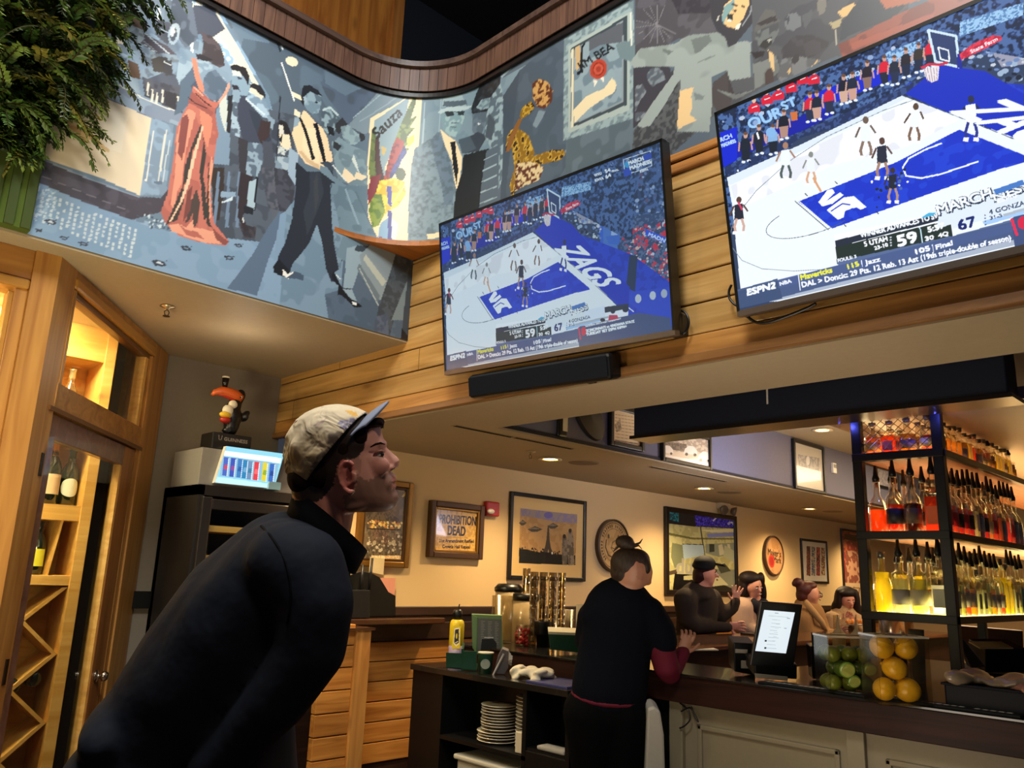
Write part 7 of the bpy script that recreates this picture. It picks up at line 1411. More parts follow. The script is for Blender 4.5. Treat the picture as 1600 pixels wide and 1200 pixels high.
upright(1308, 988, 962, 10, 'drinking_glass', 'small clear glass on the far bar in front of the guest in the fluffy coat', 'glass', CLEAR, z=1.10)
# ================================================================ people
CB3 = Matrix((RT, -FW, UP)).transposed()     # columns: image right, towards the lens, image up
class Fig:
    """masses placed by photo point, depth and offset towards the lens, fused to one surface"""
    def __init__(s, depth, cx=None, cy=None): s.d = depth; s.k = depth / FPX; s.m = MB(); s.n = FW if cx is None else ray(cx, cy)
    def p(s, x, y, t=0.0): return atd(x, y, s.d) - s.n * t
    def ball(s, x, y, t, rx, ry=None, rt=None, rot=0):
        """radii in photo pixels (rt in metres)"""
        ry = rx if ry is None else ry; rt = rx * s.k if rt is None else rt; M = CB3
        if rot: M = CB3 @ Matrix.Rotation(math.radians(rot), 3, 'Y')
        s.m.ball(s.p(x, y, t), (rx * s.k, rt, ry * s.k), 18, 12, M); return s
    def chain(s, pts, flat=1.0, n=7):
        """pts: (x, y, t, r px) joined by tapering masses, depth radius = r * flat"""
        for a, b in zip(pts[:-1], pts[1:]):
            for i in range(n + 1):
                u = i / n; q = [a[j] * (1 - u) + b[j] * u for j in range(4)]; s.ball(q[0], q[1], q[2], q[3], q[3], q[3] * s.k * flat)
        return s
    def tube(s, pts, n=10):
        s.m.tube([s.p(x, y, t) for (x, y, t, r) in pts], [r * s.k for (_, _, _, r) in pts], n)
        for (x, y, t, r) in (pts[0], pts[-1]): s.ball(x, y, t, r)
        return s
    def done(s, name, m_, parent, voxel, smooth=5, fac=.6, label=None):
        o = fuse(s.m, name, m_, parent, voxel, smooth, fac, label); s.m = MB(); return o
def paint_mesh(o, fn, m_):
    me = o.data; at = me.color_attributes.new('paint', 'FLOAT_COLOR', 'POINT'); d = off(o.parent) if o.parent else Vector(); arr = []
    for v in me.vertices:
        P_ = v.co + d; x, y = proj(P_); c = fn(x, y, P_); arr += [c[0], c[1], c[2], 1]
    at.data.foreach_set('color', arr); me.materials.clear(); me.materials.append(m_)
def inpoly(x, y, g):
    c = False; n = len(g) // 2
    for i in range(n):
        j = (i + 1) % n; xi, yi, xj, yj = g[2 * i], g[2 * i + 1], g[2 * j], g[2 * j + 1]
        if ((yi > y) != (yj > y)) and x < (xj - xi) * (y - yi) / (yj - yi) + xi: c = not c
    return c
def mixc(a, b, t): return tuple(a[i] * (1 - t) + b[i] * t for i in range(3))
SKINM = vcol_mat('skin_paint', rough=.5, coat=.05)
SKINM.node_tree.nodes['Principled BSDF'].inputs['Subsurface Weight'].default_value = .08
SKINM.node_tree.nodes['Principled BSDF'].inputs['Subsurface Radius'].default_value = (.01, .004, .002)
# ---------------------------------------------------------------- the man in front, bending and looking up
F = Fig(1.62, 540, 730)
man = thing('person', 'man in a floral cap and navy jacket craning to look up at the screens', 'person', tuple(F.p(330, 1190)))
man.location.z = 0
rows = [(652, 470, 582, .052), (660, 460, 592, .066), (672, 454, 596, .074), (684, 451, 599, .078), (696, 450, 602, .079), (706, 452, 600, .078), (716, 454, 604, .077), (727, 457, 607, .076), (738, 461, 610, .075), (748, 466, 613, .073), (757, 473, 614, .071), (766, 480, 615, .068), (775, 486, 618, .064), (784, 492, 620, .058), (792, 500, 617, .050), (799, 512, 606, .040)]
vs = []; fs = []; NS = 28
for (y, xa, xb, w_) in rows:
    xc, a = (xa + xb) / 2, (xb - xa) / 2
    for i in range(NS):
        th = 2 * math.pi * i / NS; cx = math.cos(th); sx_ = math.sin(th)
        ww = w_ * (1 - .30 * max(0, cx) ** 1.5); vs.append(F.p(xc + a * math.copysign(abs(cx) ** .86, cx), y, ww * math.copysign(abs(sx_) ** .86, sx_)))
for k in range(len(rows) - 1):
    for i in range(NS): j = (i + 1) % NS; fs.append((k * NS + i, k * NS + j, (k + 1) * NS + j, (k + 1) * NS + i))
fs.append(tuple(range(NS))); fs.append(tuple(range((len(rows) - 1) * NS, len(rows) * NS))[::-1]); F.m.add(vs, fs)
F.chain([(500, 752, 0, 46), (508, 795, 0, 46), (502, 850, 0, 42)], .95, 6)
F.ball(596, 694, 0, 8, 7, .035); F.ball(594, 694, .028, 6, 6, .012)                              # brow
F.m.tube([F.p(601, 704), F.p(607, 711), F.p(614, 719), F.p(618, 725)], [.008, .009, .011, .012], 10); F.ball(617.5, 726, 0, 6.5, 5.5, .0085)   # nose
F.ball(611, 731, .011, 6, 5, .007); F.ball(611, 731, -.011, 6, 5, .007); F.ball(610, 722, 0, 7, 9, .012)
F.ball(614, 744, 0, 5, 4.5, .016); F.ball(616, 750, 0, 4, 2.6, .017); F.ball(615, 759.5, 0, 5, 3.2, .017); F.ball(612, 776, 0, 11, 11, .022); F.ball(605, 757, .022, 8, 14, .014); F.ball(605, 757, -.022, 8, 14, .014)
F.ball(584, 728, .044, 24, 18, .012); F.ball(584, 728, -.044, 24, 18, .012); F.ball(560, 785, .040, 26, 12, .018, -18); F.ball(560, 785, -.040, 26, 12, .018, -18)
# ear
for sg in (1, -1):
    F.ball(541, 742, .077 * sg, 9, 19, .006, 14)
    F.m.tube([F.p(x, y, .086 * sg) for (x, y) in ((552, 728), (547, 722), (539, 722), (532, 729), (530, 741), (533, 753), (540, 763), (548, 768), (553, 764))], [.0045, .005, .005, .005, .0045, .0045, .005, .007, .005], 8)
    F.m.tube([F.p(x, y, .082 * sg) for (x, y) in ((545, 731), (540, 738), (541, 750), (547, 756))], .0035, 8)
    F.m.tube([F.p(x, y, .079 * sg) for (x, y) in ((553, 738), (554, 746), (552, 752))], .005, 8)
head = F.done('body', None, man, .0032, 4, .5)
SK_ = hexc('#d89c88'); RED_ = hexc('#c07060'); STB = hexc('#80604c'); HR = hexc('#2c1d15'); LIPc = hexc('#b06a5e'); NECK = hexc('#c4806a')
hairp = [440, 640, 600, 640, 599, 662, 592, 668, 580, 668, 573, 676, 572, 692, 566, 706, 556, 716, 548, 719, 536, 718, 528, 726, 524, 742, 522, 758, 512, 772, 496, 784, 470, 784, 452, 770, 440, 740]
beard = [560, 742, 572, 752, 586, 746, 596, 740, 606, 737, 613, 741, 622, 752, 628, 790, 600, 812, 560, 806, 540, 796, 536, 774, 548, 770, 556, 756]
def cfn(x, y, P_):
    j = (math.sin(P_.x * 900) + math.sin(P_.z * 1100 + P_.y * 700)) * .7
    if inpoly(x + j, y + j * .6, hairp): return HR
    ear = inpoly(x, y, [529, 722, 538, 716, 551, 719, 554, 732, 552, 768, 545, 772, 532, 758])
    if ear:
        if inpoly(x, y, [541, 733, 548, 731, 551, 745, 548, 754, 541, 750]): return hexc('#7c3a30')
        return RED_
    c = SK_
    if y > 790 or x < 545: c = NECK
    if (611 < x < 622 and 746 < y < 763) and not (752 < y < 754.5): c = mixc(LIPc, SK_, .3)
    elif 608 < x and 752 <= y <= 755: c = hexc('#6a3c34')
    if inpoly(x + j * 2, y + j, beard) and not (612 < x < 624 and 745 < y < 764): c = mixc(c, STB, .8)
    elif inpoly(x + j * 2, y, [548, 716, 560, 712, 566, 726, 562, 745, 556, 770, 552, 768, 553, 740]): c = mixc(c, STB, .4)
    if inpoly(x, y, [575, 722, 600, 716, 612, 728, 604, 742, 584, 744]): c = mixc(c, RED_, .35)
    if inpoly(x, y, [610, 733.5, 617, 731, 617, 734, 611, 736]): c = hexc('#5a2a22')
    return c
paint_mesh(head, cfn, SKINM)
for sg in (1, -1):
    m = MB(); m.ball(F.p(591.5, 711.5, .043 * sg), (.0085, .0075, .0062), 14, 10, CB3); e_ = m.build('eye', mat('eye_white', '#c9bdb0', rough=.2), man, smooth=True)
    m = MB(); m.ball(F.p(595.5, 710.5, .0465 * sg), (.0042, .0045, .0046), 10, 8, CB3); m.build('iris', mat('iris_dark', '#2c2a26', rough=.1, coat=1), e_, smooth=True)
    m = MB(); m.tube([F.p(x, y, t_ * sg) for (x, y, t_) in ((583, 711, .051), (588, 706.5, .052), (594, 705, .050), (599, 707, .043))], [.0022, .003, .003, .002], 8); m.build('eyelid', mat('lid_skin', '#a8705e', rough=.5), man, smooth=True)
    m = MB(); m.tube([F.p(x, y, t_ * sg) for (x, y, t_) in ((577, 700, .060), (585, 695.5, .057), (593, 693.5, .050), (600, 695, .038))], [.001, .0022, .0024, .001], 8); m.build('eyebrow', mat('hair_brown', '#20140e', rough=.85, spec=.1), man, smooth=True)
# hair under the cap
H = Fig(1.62, 540, 730); 
for (x, y, t_, rx, ry, rt_) in ((486, 745, 0, 36, 34, .060), (505, 730, .040, 26, 36, .036), (505, 730, -.040, 26, 36, .036), (535, 700, .058, 22, 24, .020), (535, 700, -.058, 22, 24, .020), (560, 684, .052, 14, 16, .020), (560, 684, -.052, 14, 16, .020), (578, 662, 0, 20, 9, .058), (590, 660, .02, 10, 7, .03)): H.ball(x, y, t_, rx, ry, rt_)
for k in range(10): a = -.04 + k * .009; H.m.tube([H.p(580, 660, a), H.p(592, 660 + k % 3, a), H.p(601, 666 + (k * 3) % 7, a * 1.1)], [.007, .005, .0012], 6)
hr = H.done('hair', mat('hair_brown', '#20140e', rough=.85, spec=.1), man, .004, 2, .4)
# cap: crown cut by a slanting plane, then brim
rowc = [(633.5, 508, 545, .022), (638, 492, 560, .045), (645, 476, 574, .064), (655, 464, 586, .078), (668, 454, 594, .087), (682, 447, 602, .091), (697, 443, 606, .093), (712, 442, 606, .092), (726, 444, 602, .088), (738, 447, 596, .084), (747, 453, 590, .078), (756, 462, 580, .070), (764, 470, 570, .06)]
NB = 40; bm = bmesh.new(); rings = []; rr = random.Random(8)
for (y, xa, xb, w_) in rowc:
    xc, a = (xa + xb) / 2, (xb - xa) / 2; ring = []
    for i in range(NB):
        th = 2 * math.pi * i / NB; wob = 1 + .022 * math.sin(th * 5 + y * .12) + .02 * math.sin(th * 9 - y * .11) + .01 * math.sin(y * .4 + th * 3); ring.append(bm.verts.new(F.p(xc + a * math.cos(th) * wob, y, w_ * math.sin(th) * wob)))
    rings.append(ring)
for r0, r1 in zip(rings[:-1], rings[1:]):
    for i in range(NB): j = (i + 1) % NB; bm.faces.new((r0[i], r0[j], r1[j], r1[i]))
top = bm.verts.new(F.p(527, 631)); 
for i in range(NB): bm.faces.new((top, rings[0][(i + 1) % NB], rings[0][i]))
bmesh.ops.subdivide_edges(bm, edges=bm.edges[:], cuts=3, use_grid_fill=True)
p1, p2 = F.p(574, 645), F.p(482, 756); nrm = (p2 - p1).cross(FW).normalized()
if nrm.dot(RT) < 0: nrm = -nrm
bmesh.ops.bisect_plane(bm, geom=bm.verts[:] + bm.edges[:] + bm.faces[:], plane_co=p1, plane_no=nrm, clear_outer=True)
bmesh.ops.recalc_face_normals(bm, faces=bm.faces)
for v in bm.verts:   # scalloped, soft back edge
    pass
me = bpy.data.meshes.new('cap'); bm.to_mesh(me); bm.free(); cap = bpy.data.objects.new('cap', me); COL.objects.link(cap); me.transform(Matrix.Translation(-man.location)); cap.parent = man
sm = cap.modifiers.new('sm', 'SMOOTH'); sm.iterations = 2; so = cap.modifiers.new('so', 'SOLIDIFY'); so.thickness = .003; bake(cap); cap.data.polygons.foreach_set('use_smooth', [True] * len(cap.data.polygons))
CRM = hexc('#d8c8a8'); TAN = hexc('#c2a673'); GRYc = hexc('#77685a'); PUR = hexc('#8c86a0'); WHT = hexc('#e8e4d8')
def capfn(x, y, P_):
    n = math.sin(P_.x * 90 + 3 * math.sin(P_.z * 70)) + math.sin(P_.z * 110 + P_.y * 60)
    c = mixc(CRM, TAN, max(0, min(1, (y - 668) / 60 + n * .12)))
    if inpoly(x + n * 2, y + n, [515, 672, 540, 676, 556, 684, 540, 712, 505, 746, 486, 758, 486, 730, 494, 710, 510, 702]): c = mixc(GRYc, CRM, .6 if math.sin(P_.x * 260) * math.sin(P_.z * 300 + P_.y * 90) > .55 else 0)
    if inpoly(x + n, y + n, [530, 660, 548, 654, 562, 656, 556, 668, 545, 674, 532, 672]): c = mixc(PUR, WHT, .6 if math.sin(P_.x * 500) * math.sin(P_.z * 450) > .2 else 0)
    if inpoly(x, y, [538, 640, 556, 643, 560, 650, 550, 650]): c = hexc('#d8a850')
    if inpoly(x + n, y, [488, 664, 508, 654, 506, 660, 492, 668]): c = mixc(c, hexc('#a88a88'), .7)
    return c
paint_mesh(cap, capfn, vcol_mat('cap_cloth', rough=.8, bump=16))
vs = []; fs = []; NU, NV = 22, 8
for k, off_ in enumerate((0.0, 3.2)):
    for iv in range(NV + 1):
        for iu in range(NU + 1):
            t_ = (iu / NU) * 2 - 1; v_ = iv / NV; bx, by = 566 - 20 * t_ * t_, 655 + 28 * t_ * t_; ln = 1 - .42 * abs(t_) ** 2.6; x = bx + 41 * v_ * ln; y = by - 29 * v_ * ln - 2.5 * math.sin(v_ * 3) ; vs.append(F.p(x + off_ * .3, y + off_, .088 * t_ * (1 - .10 * v_)))
Wn = NU + 1; Q = (NU + 1) * (NV + 1)
for iv in range(NV):
    for iu in range(NU): a = iv * Wn + iu; fs.append((a, a + 1, a + Wn + 1, a + Wn)); fs.append((Q + a, Q + a + Wn, Q + a + Wn + 1, Q + a + 1))
for iu in range(NU): fs.append((iu, Q + iu, Q + iu + 1, iu + 1)); a = NV * Wn + iu; fs.append((a, a + 1, Q + a + 1, Q + a))
for iv in range(NV): a = iv * Wn; fs.append((a, a + Wn, Q + a + Wn, Q + a)); a = iv * Wn + NU; fs.append((a, Q + a, Q + a + Wn, a + Wn))
m = MB(); m.add(vs, fs); m.build('cap_brim', mat('brim_blue_grey', '#8a92a8', rough=.7), man, smooth=True)
# jacket
J = Fig(1.62, 470, 900)
J.chain([(492, 862, 0, 62), (446, 898, 0, 100)], 1.05, 5); J.chain([(446, 898, 0, 100), (395, 968, 0, 122), (335, 1050, 0, 122), (268, 1140, 0, 112), (238, 1235, 0, 125)], 1.0, 7)
for sg in (1, -1):
    J.ball(455, 880, .13 * sg, 66, 58); J.chain([(446, 900, .08 * sg, 86), (380, 985, .07 * sg, 98), (320, 1070, .05 * sg, 100)], .9, 5); J.chain([(474, 890, .16 * sg, 60), (490, 938, .18 * sg, 55), (484, 1000, .19 * sg, 50), (440, 1068, .19 * sg, 44), (385, 1130, .17 * sg, 38), (340, 1180, .16 * sg, 34)], 1.0, 6)
J.ball(172, 1168, 0, 56, 34, .17, -38); J.ball(300, 1260, 0, 130, 90, .20); J.ball(205, 1120, 0, 50, 50, .17)
JK = mat('navy_jacket', '#181c26', rough=.8, bump=1.0, bscale=9, spec=.15)
jk = J.done('jacket', JK, man, .011, 6, .55)
def ringp(x_back, y_back, x_near, y_near, x_front, y_front, w_, n=36):
    out = []
    for i in range(n):
        a = 2 * math.pi * i / n; c_, s_ = math.cos(a), math.sin(a); f = (c_ + 1) / 2      # 0 at the back, 1 at the front
        bx = x_back + (x_front - x_back) * f; ln = y_back + (y_front - y_back) * f; lx = x_back + (x_front - x_back) * .5; ly = y_back + (y_front - y_back) * .5
        x = bx + (x_near - lx) * abs(s_); y = ln + (y_near - ly) * abs(s_); out.append((x, y, w_ * s_))
    return out
up_ = ringp(459, 765, 517, 812, 574, 862, .073); lo_ = ringp(446, 806, 498, 862, 556, 896, .092); upi = ringp(466, 770, 518, 815, 567, 862, .066); loi = ringp(460, 812, 505, 862, 545, 892, .078)
m = MB(); n = 36; vs = [J.p(*q) for q in up_ + lo_ + upi + loi]; fs = []
for i in range(n): j = (i + 1) % n; fs += [(i, j, n + j, n + i), (2 * n + i, 3 * n + i, 3 * n + j, 2 * n + j), (i, 2 * n + i, 2 * n + j, j), (n + i, n + j, 3 * n + j, 3 * n + i)]
m.add(vs, fs); o = m.build('collar', mat('collar_black', '#070910', rough=.85, spec=.1), man, smooth=True)
def onsurf(o, px, py):
    ok, loc, nn, _ = o.ray_cast(CAM - off(o.parent), ray(px, py)); return (loc + off(o.parent) + nn * .0005) if ok else None
q = [onsurf(jk, x, y) for (x, y) in ((408, 822), (422, 836), (436, 856), (447, 880), (453, 905), (455, 930), (453, 955), (449, 975))]; m = MB(); m.tube([v for v in q if v], .0022, 6); m.build('sleeve_seam', mat('collar_black', '#070910'), man, smooth=True)
# trousers, legs to the floor, shoes and hands
T_ = MB(); hip = J.p(300, 1235); hv = Vector((RT.x, RT.y, 0)).normalized(); tv = -Vector((FW.x, FW.y, 0)).normalized()
def limb(mb, pts, n=6):
    for (a, ra), (b, rb) in zip(pts[:-1], pts[1:]):
        for i in range(n + 1): u = i / n; mb.ball(lerp(a, b, u), ra * (1 - u) + rb * u, 14, 10)
hz = hip.z
for sg in (1, -1):
    h0 = hip + tv * .10 * sg + hv * .03; kn_ = Vector((h0.x, h0.y, 0)) + hv * (.13 if sg > 0 else .06) + Vector((0, 0, .52)); an = Vector((h0.x, h0.y, 0)) + hv * .03 + Vector((0, 0, .10)); limb(T_, [(h0, .095), (kn_, .078), (an, .058)])
T_.ball(hip, (.12, .13, .11), 16, 12)
fuse(T_, 'trousers', mat('grey_trousers', '#3a3836', rough=.85), man, .014, 5)
m = MB(); m.tube([J.p(x, y, .10) for (x, y) in ((446, 1108), (436, 1145), (428, 1200), (420, 1260))], [.02, .035, .05, .06], 12); m.build('shirt_hem', mat('grey_shirt', '#5f5a58', rough=.9), man, smooth=True)
for sg in (1, -1):
    m = MB(); c0 = Vector((hip.x, hip.y, .05)) + tv * .10 * sg + hv * .10; m.ball(c0, (.14, .05, .055), 16, 10, Matrix((hv, tv, Vector((0, 0, 1)))).transposed()); m.build('shoe', mat('shoe_dark', '#1a1614', rough=.6), man, smooth=True)
def hand(fig, x, y, t, ang, size, name, m_, parent, curl=.5, spread=.25, side=1, flip=1):
    """palm with four bent fingers and a thumb; ang = direction of the fingers in degrees (image plane), size = palm length in metres"""
    O = fig.p(x, y, t); a = math.radians(ang); D_ = RT * math.cos(a) + UP * math.sin(a); S_ = (RT * -math.sin(a) + UP * math.cos(a)) * side; N_ = -FW * flip; L0 = size; b = MB()
    for i in range(5): b.ball(O + D_ * L0 * (.15 + .18 * i), (L0 * .22, L0 * .14, L0 * .40), 12, 8, Matrix((D_, N_, S_)).transposed())
    for i, (o_, ln) in enumerate(((-.33, .62), (-.11, .72), (.11, .80), (.33, .74))):
        base_ = O + D_ * L0 * .85 + S_ * L0 * o_; d1 = (D_ + S_ * o_ * spread * 2).normalized(); p = [base_, base_ + d1 * L0 * ln * .45]; d2 = (d1 * math.cos(curl * 1.1) + N_ * math.sin(curl * 1.1)); p.append(p[-1] + d2 * L0 * ln * .32); d3 = (d1 * math.cos(curl * 2) + N_ * math.sin(curl * 2)); p.append(p[-1] + d3 * L0 * ln * .24); b.tube(p, [L0 * .115, L0 * .105, L0 * .095, L0 * .08], 8); b.ball(p[-1], L0 * .08, 8, 6)
    tb = O + D_ * L0 * .22 + S_ * L0 * .36; b.tube([tb, tb + (D_ * .5 + S_ * .7 + N_ * .2) * L0 * .38, tb + (D_ * .95 + S_ * .85 + N_ * .3) * L0 * .62], [L0 * .14, L0 * .115, L0 * .09], 8); b.ball(tb + (D_ * .95 + S_ * .85 + N_ * .3) * L0 * .62, L0 * .09, 8, 6)
    return fuse(b, name, m_, parent, max(.0028, L0 * .045), 2, .4)
hand(J, 322, 1196, .16, 215, .095, 'hand', mat('skin_plain', '#b98470', rough=.5), man, .6); hand(J, 322, 1196, -.16, 215, .095, 'hand', mat('skin_plain', '#b98470'), man, .6, flip=-1)
# ---------------------------------------------------------------- the bartender seen from behind
B = Fig(4.2, 970, 980)
bt = thing('person', 'bartender with a hair bun and maroon sleeves, writing at the bar, back turned', 'person', tuple(B.p(952, 1100))); bt.location.z = 0
B.chain([(985, 898, 0, 27), (987, 884, 0, 28)], .95, 2); B.ball(1000, 893, -.02, 20, 24, .07); B.ball(1008, 896, -.05, 12, 18, .045); B.chain([(982, 905, .0, 22), (975, 935, .0, 27)], 1, 4)
B.ball(1018, 893, -.05, 3.5, 4); B.ball(1013, 908, -.05, 6, 6); B.m.tube([B.p(x, y, .07) for (x, y) in ((1002, 886), (998, 890), (998, 898), (1002, 904))], .008, 8); B.ball(1002, 895, .06, 5, 9, .02)
hd = B.done('body', None, bt, .008, 4, .5); S2 = hexc('#b98468')
paint_mesh(hd, lambda x, y, P_: mixc(S2, hexc('#a06a58'), .5 if (995 < x < 1006 and y < 906) else .0), SKINM)
B.ball(982, 880, 0, 29, 25, .088); B.ball(975, 893, -.005, 22, 23, .082); B.ball(992, 874, 0, 24, 17, .08); B.ball(1008, 884, .02, 9, 15, .05)
HR2 = wood('streaked_hair', '#3e2c1e', '#1c130e', 'Z', 6, .6, kn=0); B.done('hair', HR2, bt, .009, 4, .5)
B.ball(976, 847, 0, 15, 11, .045); B.ball(984, 852, 0, 10, 6, .04); bn = B.done('hair_bun', HR2, bt, .008, 3, .5)
m = MB()
for k, (x0, y0, x1, y1, x2, y2) in enumerate(((984, 856, 998, 852, 1003, 858), (986, 854, 1000, 848, 1004, 842), (980, 858, 992, 862, 1000, 860), (970, 850, 962, 858, 958, 862))): m.tube([B.p(x0, y0), B.p(x1, y1), B.p(x2, y2)], [.008, .005, .002], 6)
m.build('loose_strand', HR2, bt, smooth=True)
TS = mat('navy_tshirt', '#080b13', rough=.9, spec=.08, bump=.15, bscale=60); MAR = mat('maroon_sleeve', '#5a1426', rough=.75, bump=.1, bscale=80)
B.chain([(972, 932, 0, 34), (968, 955, 0, 52)], .8, 4); B.ball(940, 962, 0, 34, 30, .10); B.ball(1000, 958, 0, 34, 30, .10); B.chain([(968, 960, 0, 58), (962, 1010, 0, 57), (953, 1070, 0, 60), (951, 1082, 0, 58)], .72, 7)
B.chain([(1014, 958, .02, 25), (1030, 985, .02, 25), (1034, 1002, .02, 24)], 1, 4); B.chain([(925, 965, -.04, 24), (918, 1000, -.08, 22)], 1, 4)
B.done('t_shirt', TS, bt, .012, 5, .5)
B.chain([(1030, 1000, .02, 22), (1040, 1040, .03, 20), (1046, 1050, .0, 18), (1064, 1026, -.06, 13), (1069, 1020, -.08, 11)], 1, 5); B.chain([(920, 1000, -.08, 20), (935, 1035, -.2, 17), (985, 1015, -.34, 11)], 1, 5)
B.done('sleeves', MAR, bt, .009, 4, .5)
B.ball(951, 1086, 0, 60, 14, .145, 4); B.done('undershirt_hem', MAR, bt, .011, 3, .5)
L2 = MB(); hp = B.p(950, 1115); 
for sg in (1, -1): limb(L2, [(hp + RT * .085 * sg, .155), (Vector((hp.x, hp.y, .5)) + RT * .08 * sg, .095), (Vector((hp.x, hp.y, .08)) + RT * .08 * sg, .06)])
L2.ball(hp + UP * .0, (.20, .15, .16), 16, 12, CB3); fuse(L2, 'trousers', mat('black_trousers', '#040405', rough=.9, spec=.06), bt, .014, 5)
for sg in (1, -1): m = MB(); fh = Vector((FW.x, FW.y, 0)).normalized(); m.ball(Vector((hp.x, hp.y, .045)) + RT * .085 * sg + fh * .06, (.05, .13, .045), 14, 10, Matrix((Vector((RT.x, RT.y, 0)).normalized(), fh, Vector((0, 0, 1)))).transposed()); m.build('shoe', mat('shoe_dark', '#1a1614'), bt, smooth=True)
hand(B, 1068, 1021, -.08, 72, .085, 'hand', mat('skin_plain2', '#b07c60', rough=.5), bt, .75, side=-1, flip=-1); hand(B, 985, 1014, -.35, 20, .085, 'hand', mat('skin_plain2', '#b07c60'), bt, .5, flip=-1)
m = MB(); m.tube([B.p(1074, 1004, -.09), B.p(1086, 1018, -.10)], .004, 6); single('pen', m, BLKP, 'pen held in the bartender\'s right hand over the white pad', 'pen')
m = MB(); m.prism([atd(1012, 1108, 4.05), atd(1022, 1104, 4.05), atd(1032, 1112, 4.05), atd(1038, 1150, 4.05), atd(1040, 1215, 4.05), atd(1008, 1215, 4.05)], FW * .12); o = single('white_bin', m, mat('bin_white', '#a8a294', rough=.4), 'tall white plastic bin beside the bartender\'s hip', 'bin', bevel=.012)
m = MB(); m.prism([atd(1027, 1146, 4.04), atd(1036, 1146, 4.04), atd(1035, 1168, 4.04), atd(1029, 1166, 4.04)], FW * .012); q0 = m.build('opening', mat('dark_opening', '#3a3430', rough=.6), o); q0.location = -o.location
# ---------------------------------------------------------------- the four guests
def face(fig, hx, hy, r, yaw, parent, skin, hairm, lip='#9a4c44', glasses=False, smile=False, t0=0.0):
    """features of a small head: yaw -1 profile left .. 0 towards the lens .. 1 profile right"""
    k = fig.k; th = yaw * math.pi / 2; dirv = -FW * math.cos(th) + RT * math.sin(th); sd = RT * math.cos(th) + FW * math.sin(th); O = fig.p(hx, hy, t0); R_ = r * k
    def at(a, b, dd=.97): 
        return O + dirv * R_ * dd * math.sqrt(max(0, 1 - (a * .9) ** 2 * .8)) + sd * R_ * a * .8 + UP * R_ * b
    for s in (1, -1):
        m = MB(); m.ball(at(.36 * s, .08, .93), (R_ * .13, R_ * .10, R_ * .07), 10, 8, CB3); e = m.build('eye', mat('eye_white', '#c9bdb0'), parent, smooth=True); m = MB(); m.ball(at(.36 * s, .08, 1.0), R_ * .06, 8, 6); m.build('iris', mat('iris_dark', '#2c2a26'), e, smooth=True)
        m = MB(); m.tube([at(.18 * s, .25), at(.36 * s, .30), at(.56 * s, .24, .9)], R_ * .035, 6); m.build('eyebrow', hairm, parent, smooth=True)
    m = MB(); m.tube([at(-.26, -.52, .98), at(0, -.60 if smile else -.54, 1.02), at(.26, -.52, .98)], [R_ * .04, R_ * .075, R_ * .04], 8); m.build('mouth', mat('lip_' + lip[1:], lip, rough=.4), parent, smooth=True)
    if smile: m = MB(); m.tube([at(-.18, -.50, 1.02), at(0, -.53, 1.07), at(.18, -.50, 1.02)], R_ * .035, 6); m.build('teeth', mat('teeth', '#e4ddd0', rough=.3), parent, smooth=True)
    if glasses:
        m = MB()
        for s in (1, -1): c0 = at(.40 * s, .06, 1.1); m.tube([c0 + (sd * math.cos(q) * .30 + UP * math.sin(q) * .20) * R_ for q in [i * math.pi / 8 for i in range(17)]], R_ * .04, 6)
        m.tube([at(.8, .1, .8), O + sd * R_ * .9 + UP * R_ * .12 - dirv * R_ * .1], R_ * .04, 6); m.build('glasses', BLKP, parent, smooth=True)
def headskin(fig, hx, hy, r, yaw, parent, sk, vox=.012, t0=0.0, neck=None):
    th = yaw * math.pi / 2; dirv = -FW * math.cos(th) + RT * math.sin(th); R_ = r * fig.k; O = fig.p(hx, hy, t0); b = fig.m
    b.ball(O + UP * R_ * .15, (R_ * .86, R_ * .98, R_ * 1.0), 18, 12, CB3); b.ball(O - UP * R_ * .42 + dirv * R_ * .18, (R_ * .62, R_ * .70, R_ * .72), 16, 12, CB3); b.ball(O - UP * R_ * 1.0 + dirv * R_ * .42, R_ * .26, 12, 8)
    b.tube([O + dirv * R_ * .88 + UP * R_ * .10, O + dirv * R_ * 1.10 - UP * R_ * .18], [R_ * .10, R_ * .17], 8); b.ball(O + dirv * R_ * 1.08 - UP * R_ * .2, R_ * .17, 10, 8)
    sd = RT * math.cos(th) + FW * math.sin(th)
    for s in (1, -1): b.ball(O + sd * R_ * .86 * s - UP * R_ * .05, (R_ * .16, R_ * .16, R_ * .28), 10, 8, CB3)
    if neck: fig.chain(neck, 1, 4)
    return fig.done('body', sk, parent, vox, 3, .45)
# man in the black cap
G = Fig(7.3, 1095, 940); g1 = thing('person', 'seated man in a black cap and olive sweater with one hand raised', 'person', tuple(G.p(1092, 1000))); g1.location.z = 0
SKA = mat('skin_a', '#bd806a', rough=.5); SKB = mat('skin_b', '#c88e74', rough=.5); HDK = mat('hair_dark', '#1c1210', rough=.6); HRD = mat('hair_red', '#4c1a14', rough=.55); HRB = mat('hair_auburn', '#2a1410', rough=.6)
headskin(G, 1103, 896, 17, .85, g1, SKA, .013, neck=[(1100, 905, 0, 11), (1094, 925, 0, 13)]); face(G, 1103, 896, 17, .85, g1, SKA, HRB)
G.ball(1095, 897, 0, 13, 12, .085); G.ball(1090, 903, 0, 8, 10, .07); G.ball(1100, 886, 0, 17, 9, .1); G.done('hair', HRB, g1, .012, 3)
G.ball(1101, 880, 0, 17.5, 12, .105); G.ball(1099, 884, 0, 18, 7, .108); G.done('cap', mat('cap_black', '#0b0a0c', rough=.8), g1, .011, 3)
m = MB(); m.prism([G.p(1112, 879, .07), G.p(1130, 882, .05), G.p(1134, 884, 0), G.p(1130, 883, -.05), G.p(1112, 880, -.07)], UP * -.012); m.build('cap_brim', mat('cap_black', '#0b0a0c'), g1, bevel=.003)
